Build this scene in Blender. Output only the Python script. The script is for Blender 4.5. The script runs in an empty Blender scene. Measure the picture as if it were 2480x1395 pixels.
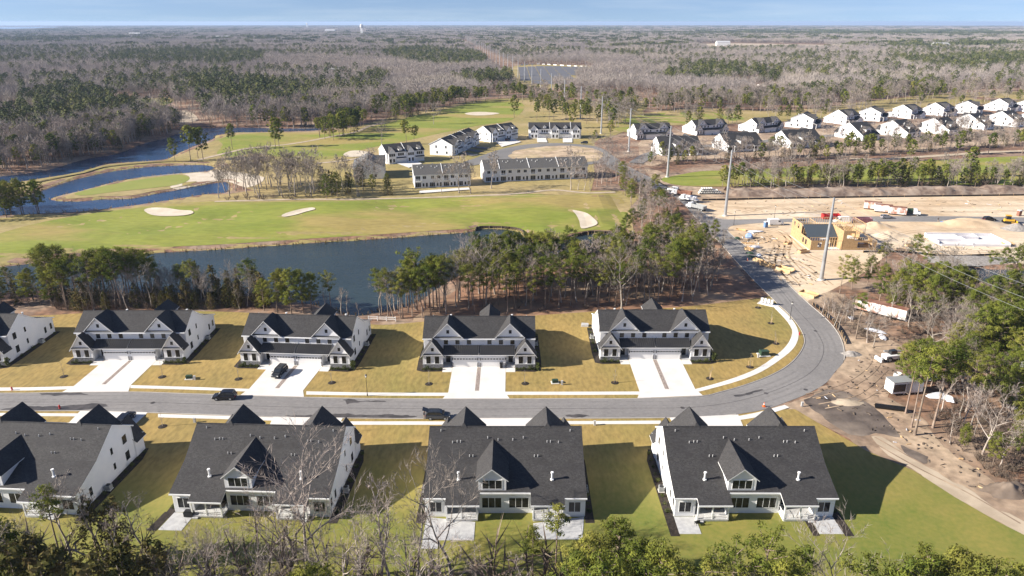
import bpy, bmesh, math, random
import numpy as np
from mathutils import Vector, Matrix
from mathutils.geometry import delaunay_2d_cdt
R = math.radians
rng = random.Random(7)
nrg = np.random.default_rng(7)
S = bpy.context.scene
COL = S.collection

# ------------------------------------------------------------ camera, sky, sun
FPX, CAM_H = 1721.0, 72.0
PITCH = math.atan(644.5 / FPX)
SP, CP = math.sin(PITCH), math.cos(PITCH)
cam_d = bpy.data.cameras.new('camera'); cam = bpy.data.objects.new('camera', cam_d); COL.objects.link(cam)
cam.location = (0, 0, CAM_H); cam.rotation_euler = (math.pi / 2 - PITCH, 0, 0)
cam_d.sensor_width = 36; cam_d.lens = 36 * FPX / 2480; cam_d.clip_start = 1; cam_d.clip_end = 90000
S.camera = cam
SUN_EL, SHADOW_AZ = R(26.5), R(9.0)          # shadows fall towards +X, a little away from the camera
world = bpy.data.worlds.new('World'); S.world = world; world.use_nodes = True
wn, wl = world.node_tree.nodes, world.node_tree.links
wn.clear()
w_out = wn.new('ShaderNodeOutputWorld'); w_bg = wn.new('ShaderNodeBackground')
w_sky = wn.new('ShaderNodeTexSky'); w_sky.sky_type = 'NISHITA'; w_sky.sun_disc = False
w_sky.sun_elevation = SUN_EL; w_sky.sun_rotation = R(270) - SHADOW_AZ
w_sky.altitude = 0; w_sky.air_density = 1.0; w_sky.dust_density = 0.15; w_sky.ozone_density = 2.0
w_tc = wn.new('ShaderNodeTexCoord'); w_map = wn.new('ShaderNodeMapping')
w_map.inputs['Location'].default_value = (0, 0, 0.10)
wl.new(w_tc.outputs['Generated'], w_map.inputs['Vector']); wl.new(w_map.outputs['Vector'], w_sky.inputs['Vector'])
# thin streaks of cirrus over the whole sky
w_mp2 = wn.new('ShaderNodeMapping'); w_mp2.inputs['Scale'].default_value = (3, 3, 40)
w_nz = wn.new('ShaderNodeTexNoise'); w_nz.inputs['Scale'].default_value = 2.2; w_nz.inputs['Detail'].default_value = 5
w_rm = wn.new('ShaderNodeMapRange'); w_rm.inputs[1].default_value = .45; w_rm.inputs[2].default_value = .8
w_rm.inputs[3].default_value = 0.0; w_rm.inputs[4].default_value = .22
w_mx = wn.new('ShaderNodeMix'); w_mx.data_type = 'RGBA'; w_mx.inputs[7].default_value = (8.5, 9.2, 9.8, 1)
wl.new(w_tc.outputs['Generated'], w_mp2.inputs['Vector']); wl.new(w_mp2.outputs['Vector'], w_nz.inputs['Vector'])
wl.new(w_nz.outputs['Fac'], w_rm.inputs['Value']); wl.new(w_rm.outputs['Result'], w_mx.inputs['Factor'])
w_tn = wn.new('ShaderNodeMix'); w_tn.data_type = 'RGBA'; w_tn.blend_type = 'MULTIPLY'; w_tn.inputs['Factor'].default_value = 1; w_tn.inputs[7].default_value = (1.02, 1.04, 1.26, 1)
wl.new(w_sky.outputs['Color'], w_tn.inputs[6]); wl.new(w_tn.outputs[2], w_mx.inputs[6]); wl.new(w_mx.outputs[2], w_bg.inputs['Color'])
w_bg.inputs['Strength'].default_value = 0.05
wl.new(w_bg.outputs['Background'], w_out.inputs['Surface'])
sun_d = bpy.data.lights.new('sun', 'SUN'); sun_d.energy = 5.0; sun_d.angle = R(0.53); sun_d.color = (1.0, .925, .82)
sun = bpy.data.objects.new('sun', sun_d); COL.objects.link(sun)
to_sun = Vector((-math.cos(SUN_EL) * math.cos(SHADOW_AZ), -math.cos(SUN_EL) * math.sin(SHADOW_AZ), math.sin(SUN_EL)))
sun.rotation_euler = to_sun.to_track_quat('Z', 'Y').to_euler()
vs = S.view_settings
vs.view_transform = 'Standard'; vs.look = 'None'; vs.exposure = 1.14; vs.gamma = 1.0; vs.use_curve_mapping = False
HAZE = 0.000058
cy = S.cycles
cy.max_bounces = 6; cy.diffuse_bounces = 3; cy.glossy_bounces = 3; cy.transmission_bounces = 3; cy.volume_bounces = 0
cy.transparent_max_bounces = 6; cy.use_denoising = True; cy.sample_clamp_indirect = 4.0
cy.caustics_reflective = False; cy.caustics_refractive = False

# ------------------------------------------------------------ helpers
def G(px, py, h=0.0):
    """ground point (height h) under a point of the photograph's ray"""
    v = (py - 697.5) / FPX; u = (px - 1240.0) / FPX
    z = (CAM_H - h) / (SP + v * CP)
    return (u * z, z * (CP - v * SP))
def smooth01(t): t = np.clip(t, 0, 1); return t * t * (3 - 2 * t)
def catmull(pts, n=4, closed=True):
    P = [np.array(p, float) for p in pts]; out = []; m = len(P)
    rng_ = range(m) if closed else range(m - 1)
    for i in rng_:
        if closed: a, b, c, d = P[i - 1], P[i], P[(i + 1) % m], P[(i + 2) % m]
        else: a, b, c, d = P[max(i - 1, 0)], P[i], P[i + 1], P[min(i + 2, m - 1)]
        for k in range(n):
            t = k / n
            out.append(.5 * ((2 * b) + (-a + c) * t + (2 * a - 5 * b + 4 * c - d) * t * t + (-a + 3 * b - 3 * c + d) * t ** 3))
    if not closed: out.append(P[-1])
    return [tuple(p) for p in out]
def inside(poly, x, y):
    x = np.asarray(x, float); y = np.asarray(y, float); r = np.zeros(x.shape, bool)
    n = len(poly); j = n - 1
    for i in range(n):
        xi, yi = poly[i]; xj, yj = poly[j]
        if yi != yj:
            c = ((yi > y) != (yj > y)) & (x < (xj - xi) * (y - yi) / (yj - yi) + xi); r ^= c
        j = i
    return r
def sdist(poly, x, y):
    """signed distance to a closed outline, negative inside"""
    x = np.asarray(x, float); y = np.asarray(y, float); d = np.full(x.shape, 1e9); n = len(poly)
    for i in range(n):
        ax, ay = poly[i - 1]; bx, by = poly[i]; ex, ey = bx - ax, by - ay; L = ex * ex + ey * ey + 1e-12
        t = np.clip(((x - ax) * ex + (y - ay) * ey) / L, 0, 1)
        d = np.minimum(d, np.hypot(x - ax - t * ex, y - ay - t * ey))
    return np.where(inside(poly, x, y), -d, d)
def vnoise(x, y, s, seed=0):
    """cheap smooth value noise, -1..1"""
    x = np.asarray(x, float) / s; y = np.asarray(y, float) / s
    xi = np.floor(x).astype(np.int64); yi = np.floor(y).astype(np.int64); fx = smooth01(x - xi); fy = smooth01(y - yi)
    def h(a, b):
        n = (a * 374761393 + b * 668265263 + seed * 1442695041) & 0x7fffffff
        n = ((n ^ (n >> 13)) * 1274126177) & 0x7fffffff
        return ((n ^ (n >> 16)) & 0xffff) / 32767.5 - 1
    return (h(xi, yi) * (1 - fx) + h(xi + 1, yi) * fx) * (1 - fy) + (h(xi, yi + 1) * (1 - fx) + h(xi + 1, yi + 1) * fx) * fy

def rough_outline(pts, amp, step=1.0, seed=3):
    out = []; n = len(pts)
    for i in range(n):
        a, b = np.array(pts[i]), np.array(pts[(i + 1) % n]); L = np.linalg.norm(b - a); k = max(1, int(L / step))
        for j in range(k):
            p = a + (b - a) * j / k; out.append((p[0] + amp * float(vnoise(p[0], p[1], 2.2 * step, seed) + .6 * vnoise(p[0], p[1], .9 * step, seed + 1)), p[1] + amp * float(vnoise(p[0], p[1], 2.2 * step, seed + 2) + .6 * vnoise(p[0], p[1], .9 * step, seed + 3))))
    return out
# ------------------------------------------------------------ materials
MATS = {}
def mat(name, c1, c2=None, scale=1.0, rough=.9, c3=None, scale3=.1, bump=0.0, bscale=None, metal=0.0, spec=.3, obj=False,
        stretch=None, lo=.38, hi=.62, lo3=.45, hi3=.65, vary=0.0, transl=0.0, detail=4, wave=None, fine=0.0, fscale=3.0):
    if name in MATS: return MATS[name]
    m = bpy.data.materials.new(name); m.use_nodes = True; MATS[name] = m
    nt = m.node_tree; N, L = nt.nodes, nt.links; N.clear()
    out = N.new('ShaderNodeOutputMaterial')
    if transl:
        sh = N.new('ShaderNodeBsdfDiffuse'); tr = N.new('ShaderNodeBsdfTranslucent'); ms = N.new('ShaderNodeMixShader')
        ms.inputs[0].default_value = transl
        L.new(sh.outputs[0], ms.inputs[1]); L.new(tr.outputs[0], ms.inputs[2]); L.new(ms.outputs[0], out.inputs['Surface'])
        col_ins = [sh.inputs['Color'], tr.inputs['Color']]; nin = sh.inputs['Normal']
    else:
        sh = N.new('ShaderNodeBsdfPrincipled'); sh.inputs['Roughness'].default_value = rough
        sh.inputs['Metallic'].default_value = metal; sh.inputs['Specular IOR Level'].default_value = spec
        L.new(sh.outputs[0], out.inputs['Surface']); col_ins = [sh.inputs['Base Color']]; nin = sh.inputs['Normal']
    if obj:
        tc = N.new('ShaderNodeTexCoord'); co = tc.outputs['Object']
    else:
        ge = N.new('ShaderNodeNewGeometry'); co = ge.outputs['Position']
    if stretch:
        mp = N.new('ShaderNodeMapping'); mp.inputs['Scale'].default_value = stretch; L.new(co, mp.inputs['Vector']); co = mp.outputs['Vector']
    def nz(sc, det=detail):
        n = N.new('ShaderNodeTexNoise'); n.inputs['Scale'].default_value = sc; n.inputs['Detail'].default_value = det
        L.new(co, n.inputs['Vector']); return n.outputs['Fac']
    def rm(fac, a, b):
        r = N.new('ShaderNodeMapRange'); r.inputs[1].default_value = a; r.inputs[2].default_value = b; L.new(fac, r.inputs['Value']); return r.outputs['Result']
    def mx(fac, a, b):
        k = N.new('ShaderNodeMix'); k.data_type = 'RGBA'; L.new(fac, k.inputs['Factor'])
        for s, val in ((6, a), (7, b)):
            if isinstance(val, tuple): k.inputs[s].default_value = (*val, 1)
            else: L.new(val, k.inputs[s])
        return k.outputs[2]
    col = None
    if c2: col = mx(rm(nz(scale), lo, hi), tuple(c1), tuple(c2))
    if c3: col = mx(rm(nz(scale3), lo3, hi3), col if col is not None else tuple(c1), tuple(c3))
    if fine:
        k = N.new('ShaderNodeMix'); k.data_type = 'RGBA'; k.blend_type = 'MULTIPLY'; k.inputs['Factor'].default_value = 1
        f_ = N.new('ShaderNodeMapRange'); f_.inputs[1].default_value = .3; f_.inputs[2].default_value = .7; f_.inputs[3].default_value = 1 - fine; f_.inputs[4].default_value = 1 + fine
        L.new(nz(fscale, 8), f_.inputs['Value'])
        if col is not None: L.new(col, k.inputs[6])
        else: k.inputs[6].default_value = (*c1, 1)
        L.new(f_.outputs['Result'], k.inputs[7]); col = k.outputs[2]
    if vary:
        oi = N.new('ShaderNodeObjectInfo'); hs = N.new('ShaderNodeHueSaturation')
        def lin(a, b):
            r = N.new('ShaderNodeMapRange'); r.inputs[3].default_value = a; r.inputs[4].default_value = b
            L.new(oi.outputs['Random'], r.inputs['Value']); return r.outputs['Result']
        L.new(lin(1 - vary, 1 + vary), hs.inputs['Value']); L.new(lin(.5 + vary * .05, .5 - vary * .05), hs.inputs['Hue'])
        if col is not None: L.new(col, hs.inputs['Color'])
        else: hs.inputs['Color'].default_value = (*c1, 1)
        col = hs.outputs['Color']
    for ci in col_ins:
        if col is not None: L.new(col, ci)
        else: ci.default_value = (*c1, 1)
    hgt = None
    if wave:      # (axis, spacing m, sharpness) fine ridges: siding courses, seams, shingle courses
        sx = N.new('ShaderNodeSeparateXYZ'); L.new(co, sx.inputs[0])
        md = N.new('ShaderNodeMath'); md.operation = 'FRACT'; dv = N.new('ShaderNodeMath'); dv.operation = 'DIVIDE'
        dv.inputs[1].default_value = wave[1]; L.new(sx.outputs[wave[0]], dv.inputs[0]); L.new(dv.outputs[0], md.inputs[0]); hgt = md.outputs[0]
    if bump:
        b = N.new('ShaderNodeBump'); b.inputs['Strength'].default_value = min(1, bump); b.inputs['Distance'].default_value = .05 if not wave else .03
        L.new(hgt if hgt is not None else nz(bscale or scale * 3, 5), b.inputs['Height']); L.new(b.outputs[0], nin)
    return m

# ------------------------------------------------------------ object helpers
def tag(o, label=None, cat=None, group=None, kind=None):
    if label: o['label'] = label
    if cat: o['category'] = cat
    if group: o['group'] = group
    if kind: o['kind'] = kind
    return o
def link(name, data, parent=None, loc=None, rz=0.0, scale=None):
    o = bpy.data.objects.new(name, data); COL.objects.link(o)
    if parent is not None: o.parent = parent
    if loc is not None: o.location = loc
    if rz: o.rotation_euler = (0, 0, rz)
    if scale is not None: o.scale = (scale,) * 3 if isinstance(scale, (int, float)) else scale
    return o
def empty(name, loc=(0, 0, 0), rz=0.0, scale=None):
    o = link(name, None, None, loc, rz, scale); o.empty_display_size = .5; return o
def kids(o): return [c for c in o.children]
def copy_tree(o, parent=None):
    c = o.copy(); COL.objects.link(c); c.parent = parent
    for ch in kids(o): copy_tree(ch, c)
    return c
class MB:
    """collects polygons for one mesh"""
    def __init__(s): s.v, s.f, s.m = [], [], []
    def poly(s, pts, m=0):
        n = len(s.v); s.v += [tuple(p) for p in pts]; s.f.append(tuple(range(n, n + len(pts)))); s.m.append(m)
    def box(s, x0, x1, y0, y1, z0, z1, m=0, M=None):
        n = len(s.v)
        pts = [(x0, y0, z0), (x1, y0, z0), (x1, y1, z0), (x0, y1, z0), (x0, y0, z1), (x1, y0, z1), (x1, y1, z1), (x0, y1, z1)]
        if M is not None: pts = [tuple(M @ Vector(p)) for p in pts]
        s.v += pts
        for q in ((0, 3, 2, 1), (4, 5, 6, 7), (0, 1, 5, 4), (1, 2, 6, 5), (2, 3, 7, 6), (3, 0, 4, 7)):
            s.f.append(tuple(n + i for i in q)); s.m.append(m)
        return s
    def prism(s, poly, d, m=0, mside=None, mbot=None):
        """poly extruded by vector d; m the polygon itself, mside the sides"""
        d = Vector(d); A = [Vector(p) for p in poly]; B = [p + d for p in A]; n = len(A)
        k = len(s.v); s.v += [tuple(p) for p in A + B]
        ms = m if mside is None else mside; mb = ms if mbot is None else mbot
        nrm = sum(((A[i] - A[0]).cross(A[(i + 1) % n] - A[0]) for i in range(1, n - 1)), Vector())
        fl = nrm.dot(d) > 0
        a = list(range(k, k + n)); b = list(range(k + n, k + 2 * n))
        s.f.append(tuple(reversed(a)) if fl else tuple(a)); s.m.append(m)
        s.f.append(tuple(b) if fl else tuple(reversed(b))); s.m.append(mb)
        for i in range(n):
            j = (i + 1) % n
            s.f.append((a[i], a[j], b[j], b[i]) if fl else (a[j], a[i], b[i], b[j])); s.m.append(ms)
        return s
    def slab(s, poly, t=.16, m=0, mside=1): return s.prism(poly, (0, 0, -t), m, mside)
    def tube(s, pts, rad, n=6, m=0, cap=True):
        pts = [Vector(p) for p in pts]
        if isinstance(rad, (int, float)): rad = [rad] * len(pts)
        k = len(s.v); ref = Vector((.31, .17, .93))
        for i, p in enumerate(pts):
            t = (pts[min(i + 1, len(pts) - 1)] - pts[max(i - 1, 0)]).normalized()
            r = ref if abs(t.dot(ref)) < .95 else Vector((1, 0, 0))
            u = t.cross(r).normalized(); w = t.cross(u)
            for j in range(n):
                a = 2 * math.pi * j / n; s.v.append(tuple(p + (u * math.cos(a) + w * math.sin(a)) * rad[i]))
        for i in range(len(pts) - 1):
            for j in range(n):
                j2 = (j + 1) % n; s.f.append((k + i * n + j, k + i * n + j2, k + (i + 1) * n + j2, k + (i + 1) * n + j)); s.m.append(m)
        if cap:
            s.f.append(tuple(k + j for j in reversed(range(n)))); s.m.append(m)
            e = k + (len(pts) - 1) * n; s.f.append(tuple(e + j for j in range(n))); s.m.append(m)
        return s
    def mesh(s, name, mats):
        me = bpy.data.meshes.new(name); me.from_pydata(s.v, [], s.f)
        for q in (mats if isinstance(mats, (list, tuple)) else [mats]): me.materials.append(q)
        if any(s.m): me.polygons.foreach_set('material_index', s.m)
        me.update(); return me
    def build(s, name, mats, parent=None, loc=None, rz=0.0): return link(name, s.mesh(name, mats), parent, loc, rz)
def arr_mesh(name, v, f, mats, mi=None, smooth=False):
    """numpy verts (n,3) and triangles/quads (m,k) to a mesh"""
    me = bpy.data.meshes.new(name); v = np.asarray(v, np.float32); f = np.asarray(f, np.int32); k = f.shape[1]
    me.vertices.add(len(v)); me.vertices.foreach_set('co', v.ravel())
    me.loops.add(f.size); me.loops.foreach_set('vertex_index', f.ravel())
    me.polygons.add(len(f)); me.polygons.foreach_set('loop_start', np.arange(len(f), dtype=np.int32) * k)
    try: me.polygons.foreach_set('loop_total', np.full(len(f), k, np.int32))
    except Exception: pass
    for q in (mats if isinstance(mats, (list, tuple)) else [mats]): me.materials.append(q)
    if mi is not None: me.polygons.foreach_set('material_index', np.asarray(mi, np.int32))
    me.update(calc_edges=True); me.validate()
    if smooth: me.polygons.foreach_set('use_smooth', np.ones(len(f), bool))
    return me
# ------------------------------------------------------------ lie of the land
def GP(pts): return [G(*p) for p in pts]
POND = catmull(GP([(-420, 680), (-150, 655), (0, 642), (130, 628), (250, 616), (500, 602), (750, 585), (900, 576), (1050, 565), (1140, 558), (1158, 551), (1215, 551), (1258, 556), (1272, 572),
    (1300, 586), (1340, 589), (1364, 578), (1395, 569), (1440, 562), (1512, 566), (1515, 588), (1450, 608), (1300, 625), (1200, 638), (1120, 660), (1060, 694), (1020, 722), (960, 744), (905, 752), (868, 760),
    (825, 752), (770, 735), (690, 724), (600, 712), (450, 707), (300, 704), (150, 700), (0, 706), (-300, 735), (-450, 745)]), 4)
LAKE = catmull(GP([(-420, 470), (-200, 452), (0, 441), (43, 438), (115, 427), (201, 412), (258, 395), (356, 388), (402, 383), (435, 368), (470, 352), (516, 335), (525, 326), (560, 320), (620, 318), (700, 316), (760, 314),
    (800, 309), (700, 309), (600, 307), (520, 307), (459, 312), (402, 332), (344, 346), (287, 369), (201, 384), (115, 409), (0, 424), (-200, 432), (-420, 445)]), 3)
CHANNEL = catmull(GP([(-420, 575), (-200, 540), (0, 519), (115, 513), (201, 508), (315, 495), (401, 483), (499, 467), (545, 464), (556, 450), (545, 438), (486, 446), (424, 458), (373, 467), (315, 478), (244, 480), (186, 485),
    (123, 481), (149, 470), (201, 458), (281, 437), (340, 427), (430, 418), (499, 413), (520, 404), (500, 397), (430, 398), (344, 403), (258, 415), (172, 435), (95, 461), (30, 480), (-60, 500), (-250, 515), (-420, 540)]), 3)
PIT_POND = catmull(GP([(2300, 632), (2330, 640), (2400, 648), (2480, 650), (2600, 660), (2600, 690), (2480, 690), (2400, 680), (2340, 672), (2300, 655)]), 3)
WATERS = [POND, LAKE, CHANNEL, PIT_POND]
FAIRWAY = catmull(GP([(-420, 655), (-150, 636), (0, 624), (130, 614), (250, 604), (500, 594), (750, 578), (900, 569), (1050, 559), (1140, 553), (1160, 547), (1215, 547), (1263, 553), (1280, 569),
    (1306, 580), (1338, 583), (1360, 572), (1395, 563), (1440, 557), (1505, 557), (1517, 540), (1518, 505), (1490, 472), (1400, 468), (1300, 470), (1150, 474), (1000, 478), (800, 484), (560, 487), (440, 492), (330, 504),
    (190, 522), (60, 548), (-100, 590), (-420, 620)]), 3)
BUNKERS = [GP([(349, 510), (368, 504), (400, 507), (435, 511), (463, 512), (468, 519), (445, 524), (400, 524), (365, 520)]),
           GP([(683, 529), (700, 522), (730, 515), (757, 512), (764, 516), (740, 522), (715, 529), (690, 533)]),
           GP([(1386, 516), (1400, 517), (1422, 523), (1440, 536), (1447, 545), (1430, 551), (1408, 554), (1403, 540), (1395, 526)]),
           GP([(1125, 276), (1150, 272), (1190, 272.5), (1210, 275), (1185, 279), (1150, 280)]),
           GP([(832, 374), (850, 366), (876, 366), (900, 372), (870, 380), (840, 380)])]
BUNKERS = [catmull(b, 3) for b in BUNKERS]
def hz(x, y):
    x = np.asarray(x, float); y = np.asarray(y, float); z = np.zeros(x.shape)
    m = (y > 185) & (y < 420)
    if m.any():
        xm, ym = x[m], y[m]; k = smooth01((-sdist(FAIRWAY, xm, ym) - 1) / 12)
        z[m] += k * (.6 + 1.5 * vnoise(xm, ym, 38, 1) + .6 * vnoise(xm, ym, 16, 2))
        for b in BUNKERS[:3]:
            d = sdist(b, xm, ym); z[m] += np.where(d < 2.5, -.3 * smooth01((2.5 - d) / 6), 0)
    far = (y > 420) & (y < 900)
    if far.any():
        z[far] += smooth01((y[far] - 420) / 60) * .5 * vnoise(x[far], y[far], 45, 5)
    for w in WATERS:
        ws = np.array(w); b = (x > ws[:, 0].min() - 6) & (x < ws[:, 0].max() + 6) & (y > ws[:, 1].min() - 6) & (y < ws[:, 1].max() + 6)
        if b.any():
            d = sdist(w, x[b], y[b]); k = smooth01((d + 0) / 3.0)
            z[b] = np.where(d < 0, -.6 - 1.3 * smooth01(-d / 5), z[b] * k - .6 * (1 - k))
    return z
def hz1(x, y): return float(hz(np.array([x]), np.array([y]))[0])

def sheet(name, outline, m, dz, spacing=None, label=None, kind='structure', skirt=0.0, cat=None, drape=True, jitter=0.0):
    pts = list(outline); P = np.array(pts)
    if spacing:
        gx, gy = np.meshgrid(np.arange(P[:, 0].min(), P[:, 0].max(), spacing), np.arange(P[:, 1].min(), P[:, 1].max(), spacing))
        gx, gy = gx.ravel(), gy.ravel(); d = sdist(pts, gx, gy); k = d < -.45 * spacing
        extra = list(zip(gx[k], gy[k]))
    else: extra = []
    n = len(pts)
    r = delaunay_2d_cdt([Vector(p) for p in pts + extra], [(i, (i + 1) % n) for i in range(n)], [], 1, 1e-5)
    co = np.array([tuple(v) for v in r[0]]); f = r[2]
    z = (hz(co[:, 0], co[:, 1]) if drape else np.zeros(len(co))) + dz
    v = [(a, b, c) for (a, b), c in zip(co, z)]; f = [tuple(t) for t in f]
    # faces up
    ff = []
    for t in f:
        a, b, c = (v[i] for i in t[:3])
        ff.append(t if (b[0] - a[0]) * (c[1] - a[1]) - (b[1] - a[1]) * (c[0] - a[0]) > 0 else tuple(reversed(t)))
    if skirt:
        zz = (hz(P[:, 0], P[:, 1]) if drape else np.zeros(n)) + dz
        k = len(v); v += [(a, b, c) for (a, b), c in zip(pts, zz)]; v += [(a, b, c - skirt) for (a, b), c in zip(pts, zz)]
        ff += [(k + i, k + (i + 1) % n, k + n + (i + 1) % n, k + n + i) for i in range(n)]
    me = bpy.data.meshes.new(name); me.from_pydata(v, [], ff); me.materials.append(m); me.update()
    return tag(link(name, me), label, cat, kind=kind)
def offset_line(line, d):
    L = [Vector(p[:2]) for p in line]; out = []
    for i, p in enumerate(L):
        t = (L[min(i + 1, len(L) - 1)] - L[max(i - 1, 0)]).normalized(); out.append((p.x - t.y * d, p.y + t.x * d))
    return out
def ribbon(line, w, dz): return list(offset_line(line, w / 2)) + list(reversed(offset_line(line, -w / 2)))
def kerb(name, line, m, w=.16, z0=-.02, z1=.14, label=None, cat=None, kind='structure'):
    a, b = offset_line(line, w / 2), offset_line(line, -w / 2); mb = MB()
    for i in range(len(a) - 1):
        for q in (((a[i], z1), (a[i + 1], z1), (b[i + 1], z1), (b[i], z1)), ((a[i], z0), (a[i + 1], z0), (a[i + 1], z1), (a[i], z1)), ((b[i], z1), (b[i + 1], z1), (b[i + 1], z0), (b[i], z0))):
            mb.poly([(p[0], p[1], z) for p, z in q])
    return tag(mb.build(name, m), label, cat, kind=kind)

# ------------------------------------------------------------ materials of the ground
M_FLOOR = mat('leaf_litter', (.27, .15, .09), (.13, .08, .055), .35, c3=(.33, .245, .175), scale3=.05, bump=.8, bscale=3, fine=.3, fscale=.6)
M_LAWN = mat('dormant_lawn', (.34, .235, .078), (.285, .208, .07), .09, c3=(.225, .195, .055), scale3=.035, bump=.4, bscale=5, stretch=(1.5, .55, 1), lo3=.5, hi3=.72, fine=.22, fscale=.9)
M_BACK = mat('back_lawn', (.205, .20, .045), (.26, .21, .058), .07, c3=(.14, .172, .03), scale3=.06, stretch=(.6, 1.4, 1), bump=.4, bscale=5, fine=.22, fscale=.9)
def near_lawn_mat():
    m = mat('near_lawn', (.34, .235, .078), (.285, .208, .07), .09, c3=(.225, .195, .055), scale3=.035, bump=.4, bscale=5, stretch=(1.5, .55, 1), lo3=.5, hi3=.72, fine=.22, fscale=.9)
    N, L = m.node_tree.nodes, m.node_tree.links; sh = [n for n in N if n.type == 'BSDF_PRINCIPLED'][0]; src = sh.inputs['Base Color'].links[0].from_socket
    ge = N.new('ShaderNodeNewGeometry'); sp = N.new('ShaderNodeSeparateXYZ'); L.new(ge.outputs['Position'], sp.inputs[0])
    def noise(sc): n = N.new('ShaderNodeTexNoise'); n.inputs['Scale'].default_value = sc; n.inputs['Detail'].default_value = 6; L.new(ge.outputs['Position'], n.inputs['Vector']); return n.outputs['Fac']
    def math_(op, a, b):
        q = N.new('ShaderNodeMath'); q.operation = op
        for i, v in enumerate((a, b)):
            if isinstance(v, (int, float)): q.inputs[i].default_value = v
            else: L.new(v, q.inputs[i])
        return q.outputs[0]
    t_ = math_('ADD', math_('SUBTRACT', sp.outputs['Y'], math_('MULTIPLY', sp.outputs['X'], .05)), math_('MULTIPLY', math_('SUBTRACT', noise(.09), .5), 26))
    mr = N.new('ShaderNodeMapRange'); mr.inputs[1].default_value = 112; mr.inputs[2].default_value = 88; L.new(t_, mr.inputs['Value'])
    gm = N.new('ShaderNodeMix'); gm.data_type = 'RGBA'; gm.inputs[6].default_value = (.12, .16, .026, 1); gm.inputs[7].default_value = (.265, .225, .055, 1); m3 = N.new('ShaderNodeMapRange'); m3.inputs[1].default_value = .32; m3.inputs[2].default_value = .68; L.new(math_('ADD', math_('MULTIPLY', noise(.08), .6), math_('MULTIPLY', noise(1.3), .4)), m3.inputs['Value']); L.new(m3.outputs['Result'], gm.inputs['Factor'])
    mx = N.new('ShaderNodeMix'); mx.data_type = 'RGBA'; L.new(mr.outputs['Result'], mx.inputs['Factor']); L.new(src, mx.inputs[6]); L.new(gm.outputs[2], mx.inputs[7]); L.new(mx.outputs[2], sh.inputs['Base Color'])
    return m
M_FAIR = mat('fairway_grass', (.235, .25, .042), (.185, .22, .03), .05, c3=(.32, .25, .08), scale3=.022, lo3=.5, hi3=.62, bump=.3, bscale=2, stretch=(.5, 1.2, 1), fine=.14, fscale=.5)
M_ROUGH = mat('rough_grass', (.33, .255, .10), (.25, .215, .07), .04, c3=(.40, .30, .15), scale3=.02, bump=.5, bscale=1.5, fine=.2, fscale=.35)
M_GREEN = mat('green_grass', (.25, .26, .06), (.22, .245, .05), .08, bump=.1)
M_SAND = mat('site_sand', (.62, .47, .31), (.52, .38, .24), .06, c3=(.68, .56, .41), scale3=.02, bump=.9, bscale=.8, fine=.14, fscale=.4)
M_DIRT = mat('site_dirt', (.37, .265, .18), (.22, .155, .11), .12, c3=(.46, .35, .24), scale3=.05, bump=1, bscale=1.2, fine=.35, fscale=.5)
M_MUD = mat('dark_mud', (.15, .12, .10), (.075, .06, .052), .3, c3=(.26, .21, .165), scale3=.12, bump=.8, bscale=2)
M_PATH = mat('sandy_path', (.50, .41, .30), (.40, .32, .23), .3, bump=.4, bscale=2)
M_BUNK = mat('bunker_sand', (.62, .54, .43), (.54, .46, .35), .2, bump=.3)
M_ASPH = mat('asphalt', (.225, .213, .203), (.20, .19, .182), .5, c3=(.26, .246, .234), scale3=.04, bump=.3, bscale=9, rough=.85, fine=.10, fscale=1.3)
M_ASPH2 = mat('asphalt_far', (.20, .19, .18), (.17, .165, .16), .1, c3=(.24, .225, .205), scale3=.02, rough=.9)
M_STAIN = mat('damp_asphalt', (.06, .055, .052), (.10, .09, .085), .6, rough=.5)
M_CONC = mat('concrete', (.70, .67, .62), (.63, .60, .56), .35, c3=(.74, .71, .67), scale3=.08, bump=.1, bscale=6)
M_KERB = mat('kerb_concrete', (.52, .48, .42), (.44, .40, .35), .4, bump=.2)
M_PAVER = mat('grey_paver', (.50, .50, .49), (.42, .42, .42), 1.4, bump=.3, bscale=3)
M_MULCH = mat('black_mulch', (.022, .018, .015), (.045, .034, .026), 2.0, bump=.9, bscale=6)
M_STONE = mat('river_stone', (.30, .24, .20), (.17, .13, .115), 3.5, c3=(.44, .38, .33), scale3=5, bump=.9, bscale=5)
def water_mat(name, base, bscale):
    m = mat(name, base, tuple(c * 1.25 for c in base), .03, rough=.07, spec=.38)
    nt = m.node_tree; N, L = nt.nodes, nt.links
    sh = [n for n in N if n.type == 'BSDF_PRINCIPLED'][0]
    ge = N.new('ShaderNodeNewGeometry'); mp = N.new('ShaderNodeMapping'); mp.inputs['Rotation'].default_value = (0, 0, R(25)); mp.inputs['Scale'].default_value = (1, 2.6, 1)
    nz = N.new('ShaderNodeTexNoise'); nz.inputs['Scale'].default_value = bscale; nz.inputs['Detail'].default_value = 3
    b = N.new('ShaderNodeBump'); b.inputs['Strength'].default_value = .8; b.inputs['Distance'].default_value = .16
    L.new(ge.outputs['Position'], mp.inputs['Vector']); L.new(mp.outputs['Vector'], nz.inputs['Vector']); L.new(nz.outputs['Fac'], b.inputs['Height']); L.new(b.outputs[0], sh.inputs['Normal'])
    sh.inputs['IOR'].default_value = 1.33
    n2 = N.new('ShaderNodeTexNoise'); n2.inputs['Scale'].default_value = .035; n2.inputs['Detail'].default_value = 4; L.new(mp.outputs['Vector'], n2.inputs['Vector'])
    r2 = N.new('ShaderNodeMapRange'); r2.inputs[1].default_value = .4; r2.inputs[2].default_value = .65; r2.inputs[3].default_value = .05; r2.inputs[4].default_value = .22; L.new(n2.outputs['Fac'], r2.inputs['Value']); L.new(r2.outputs['Result'], sh.inputs['Roughness'])
    return m
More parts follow.
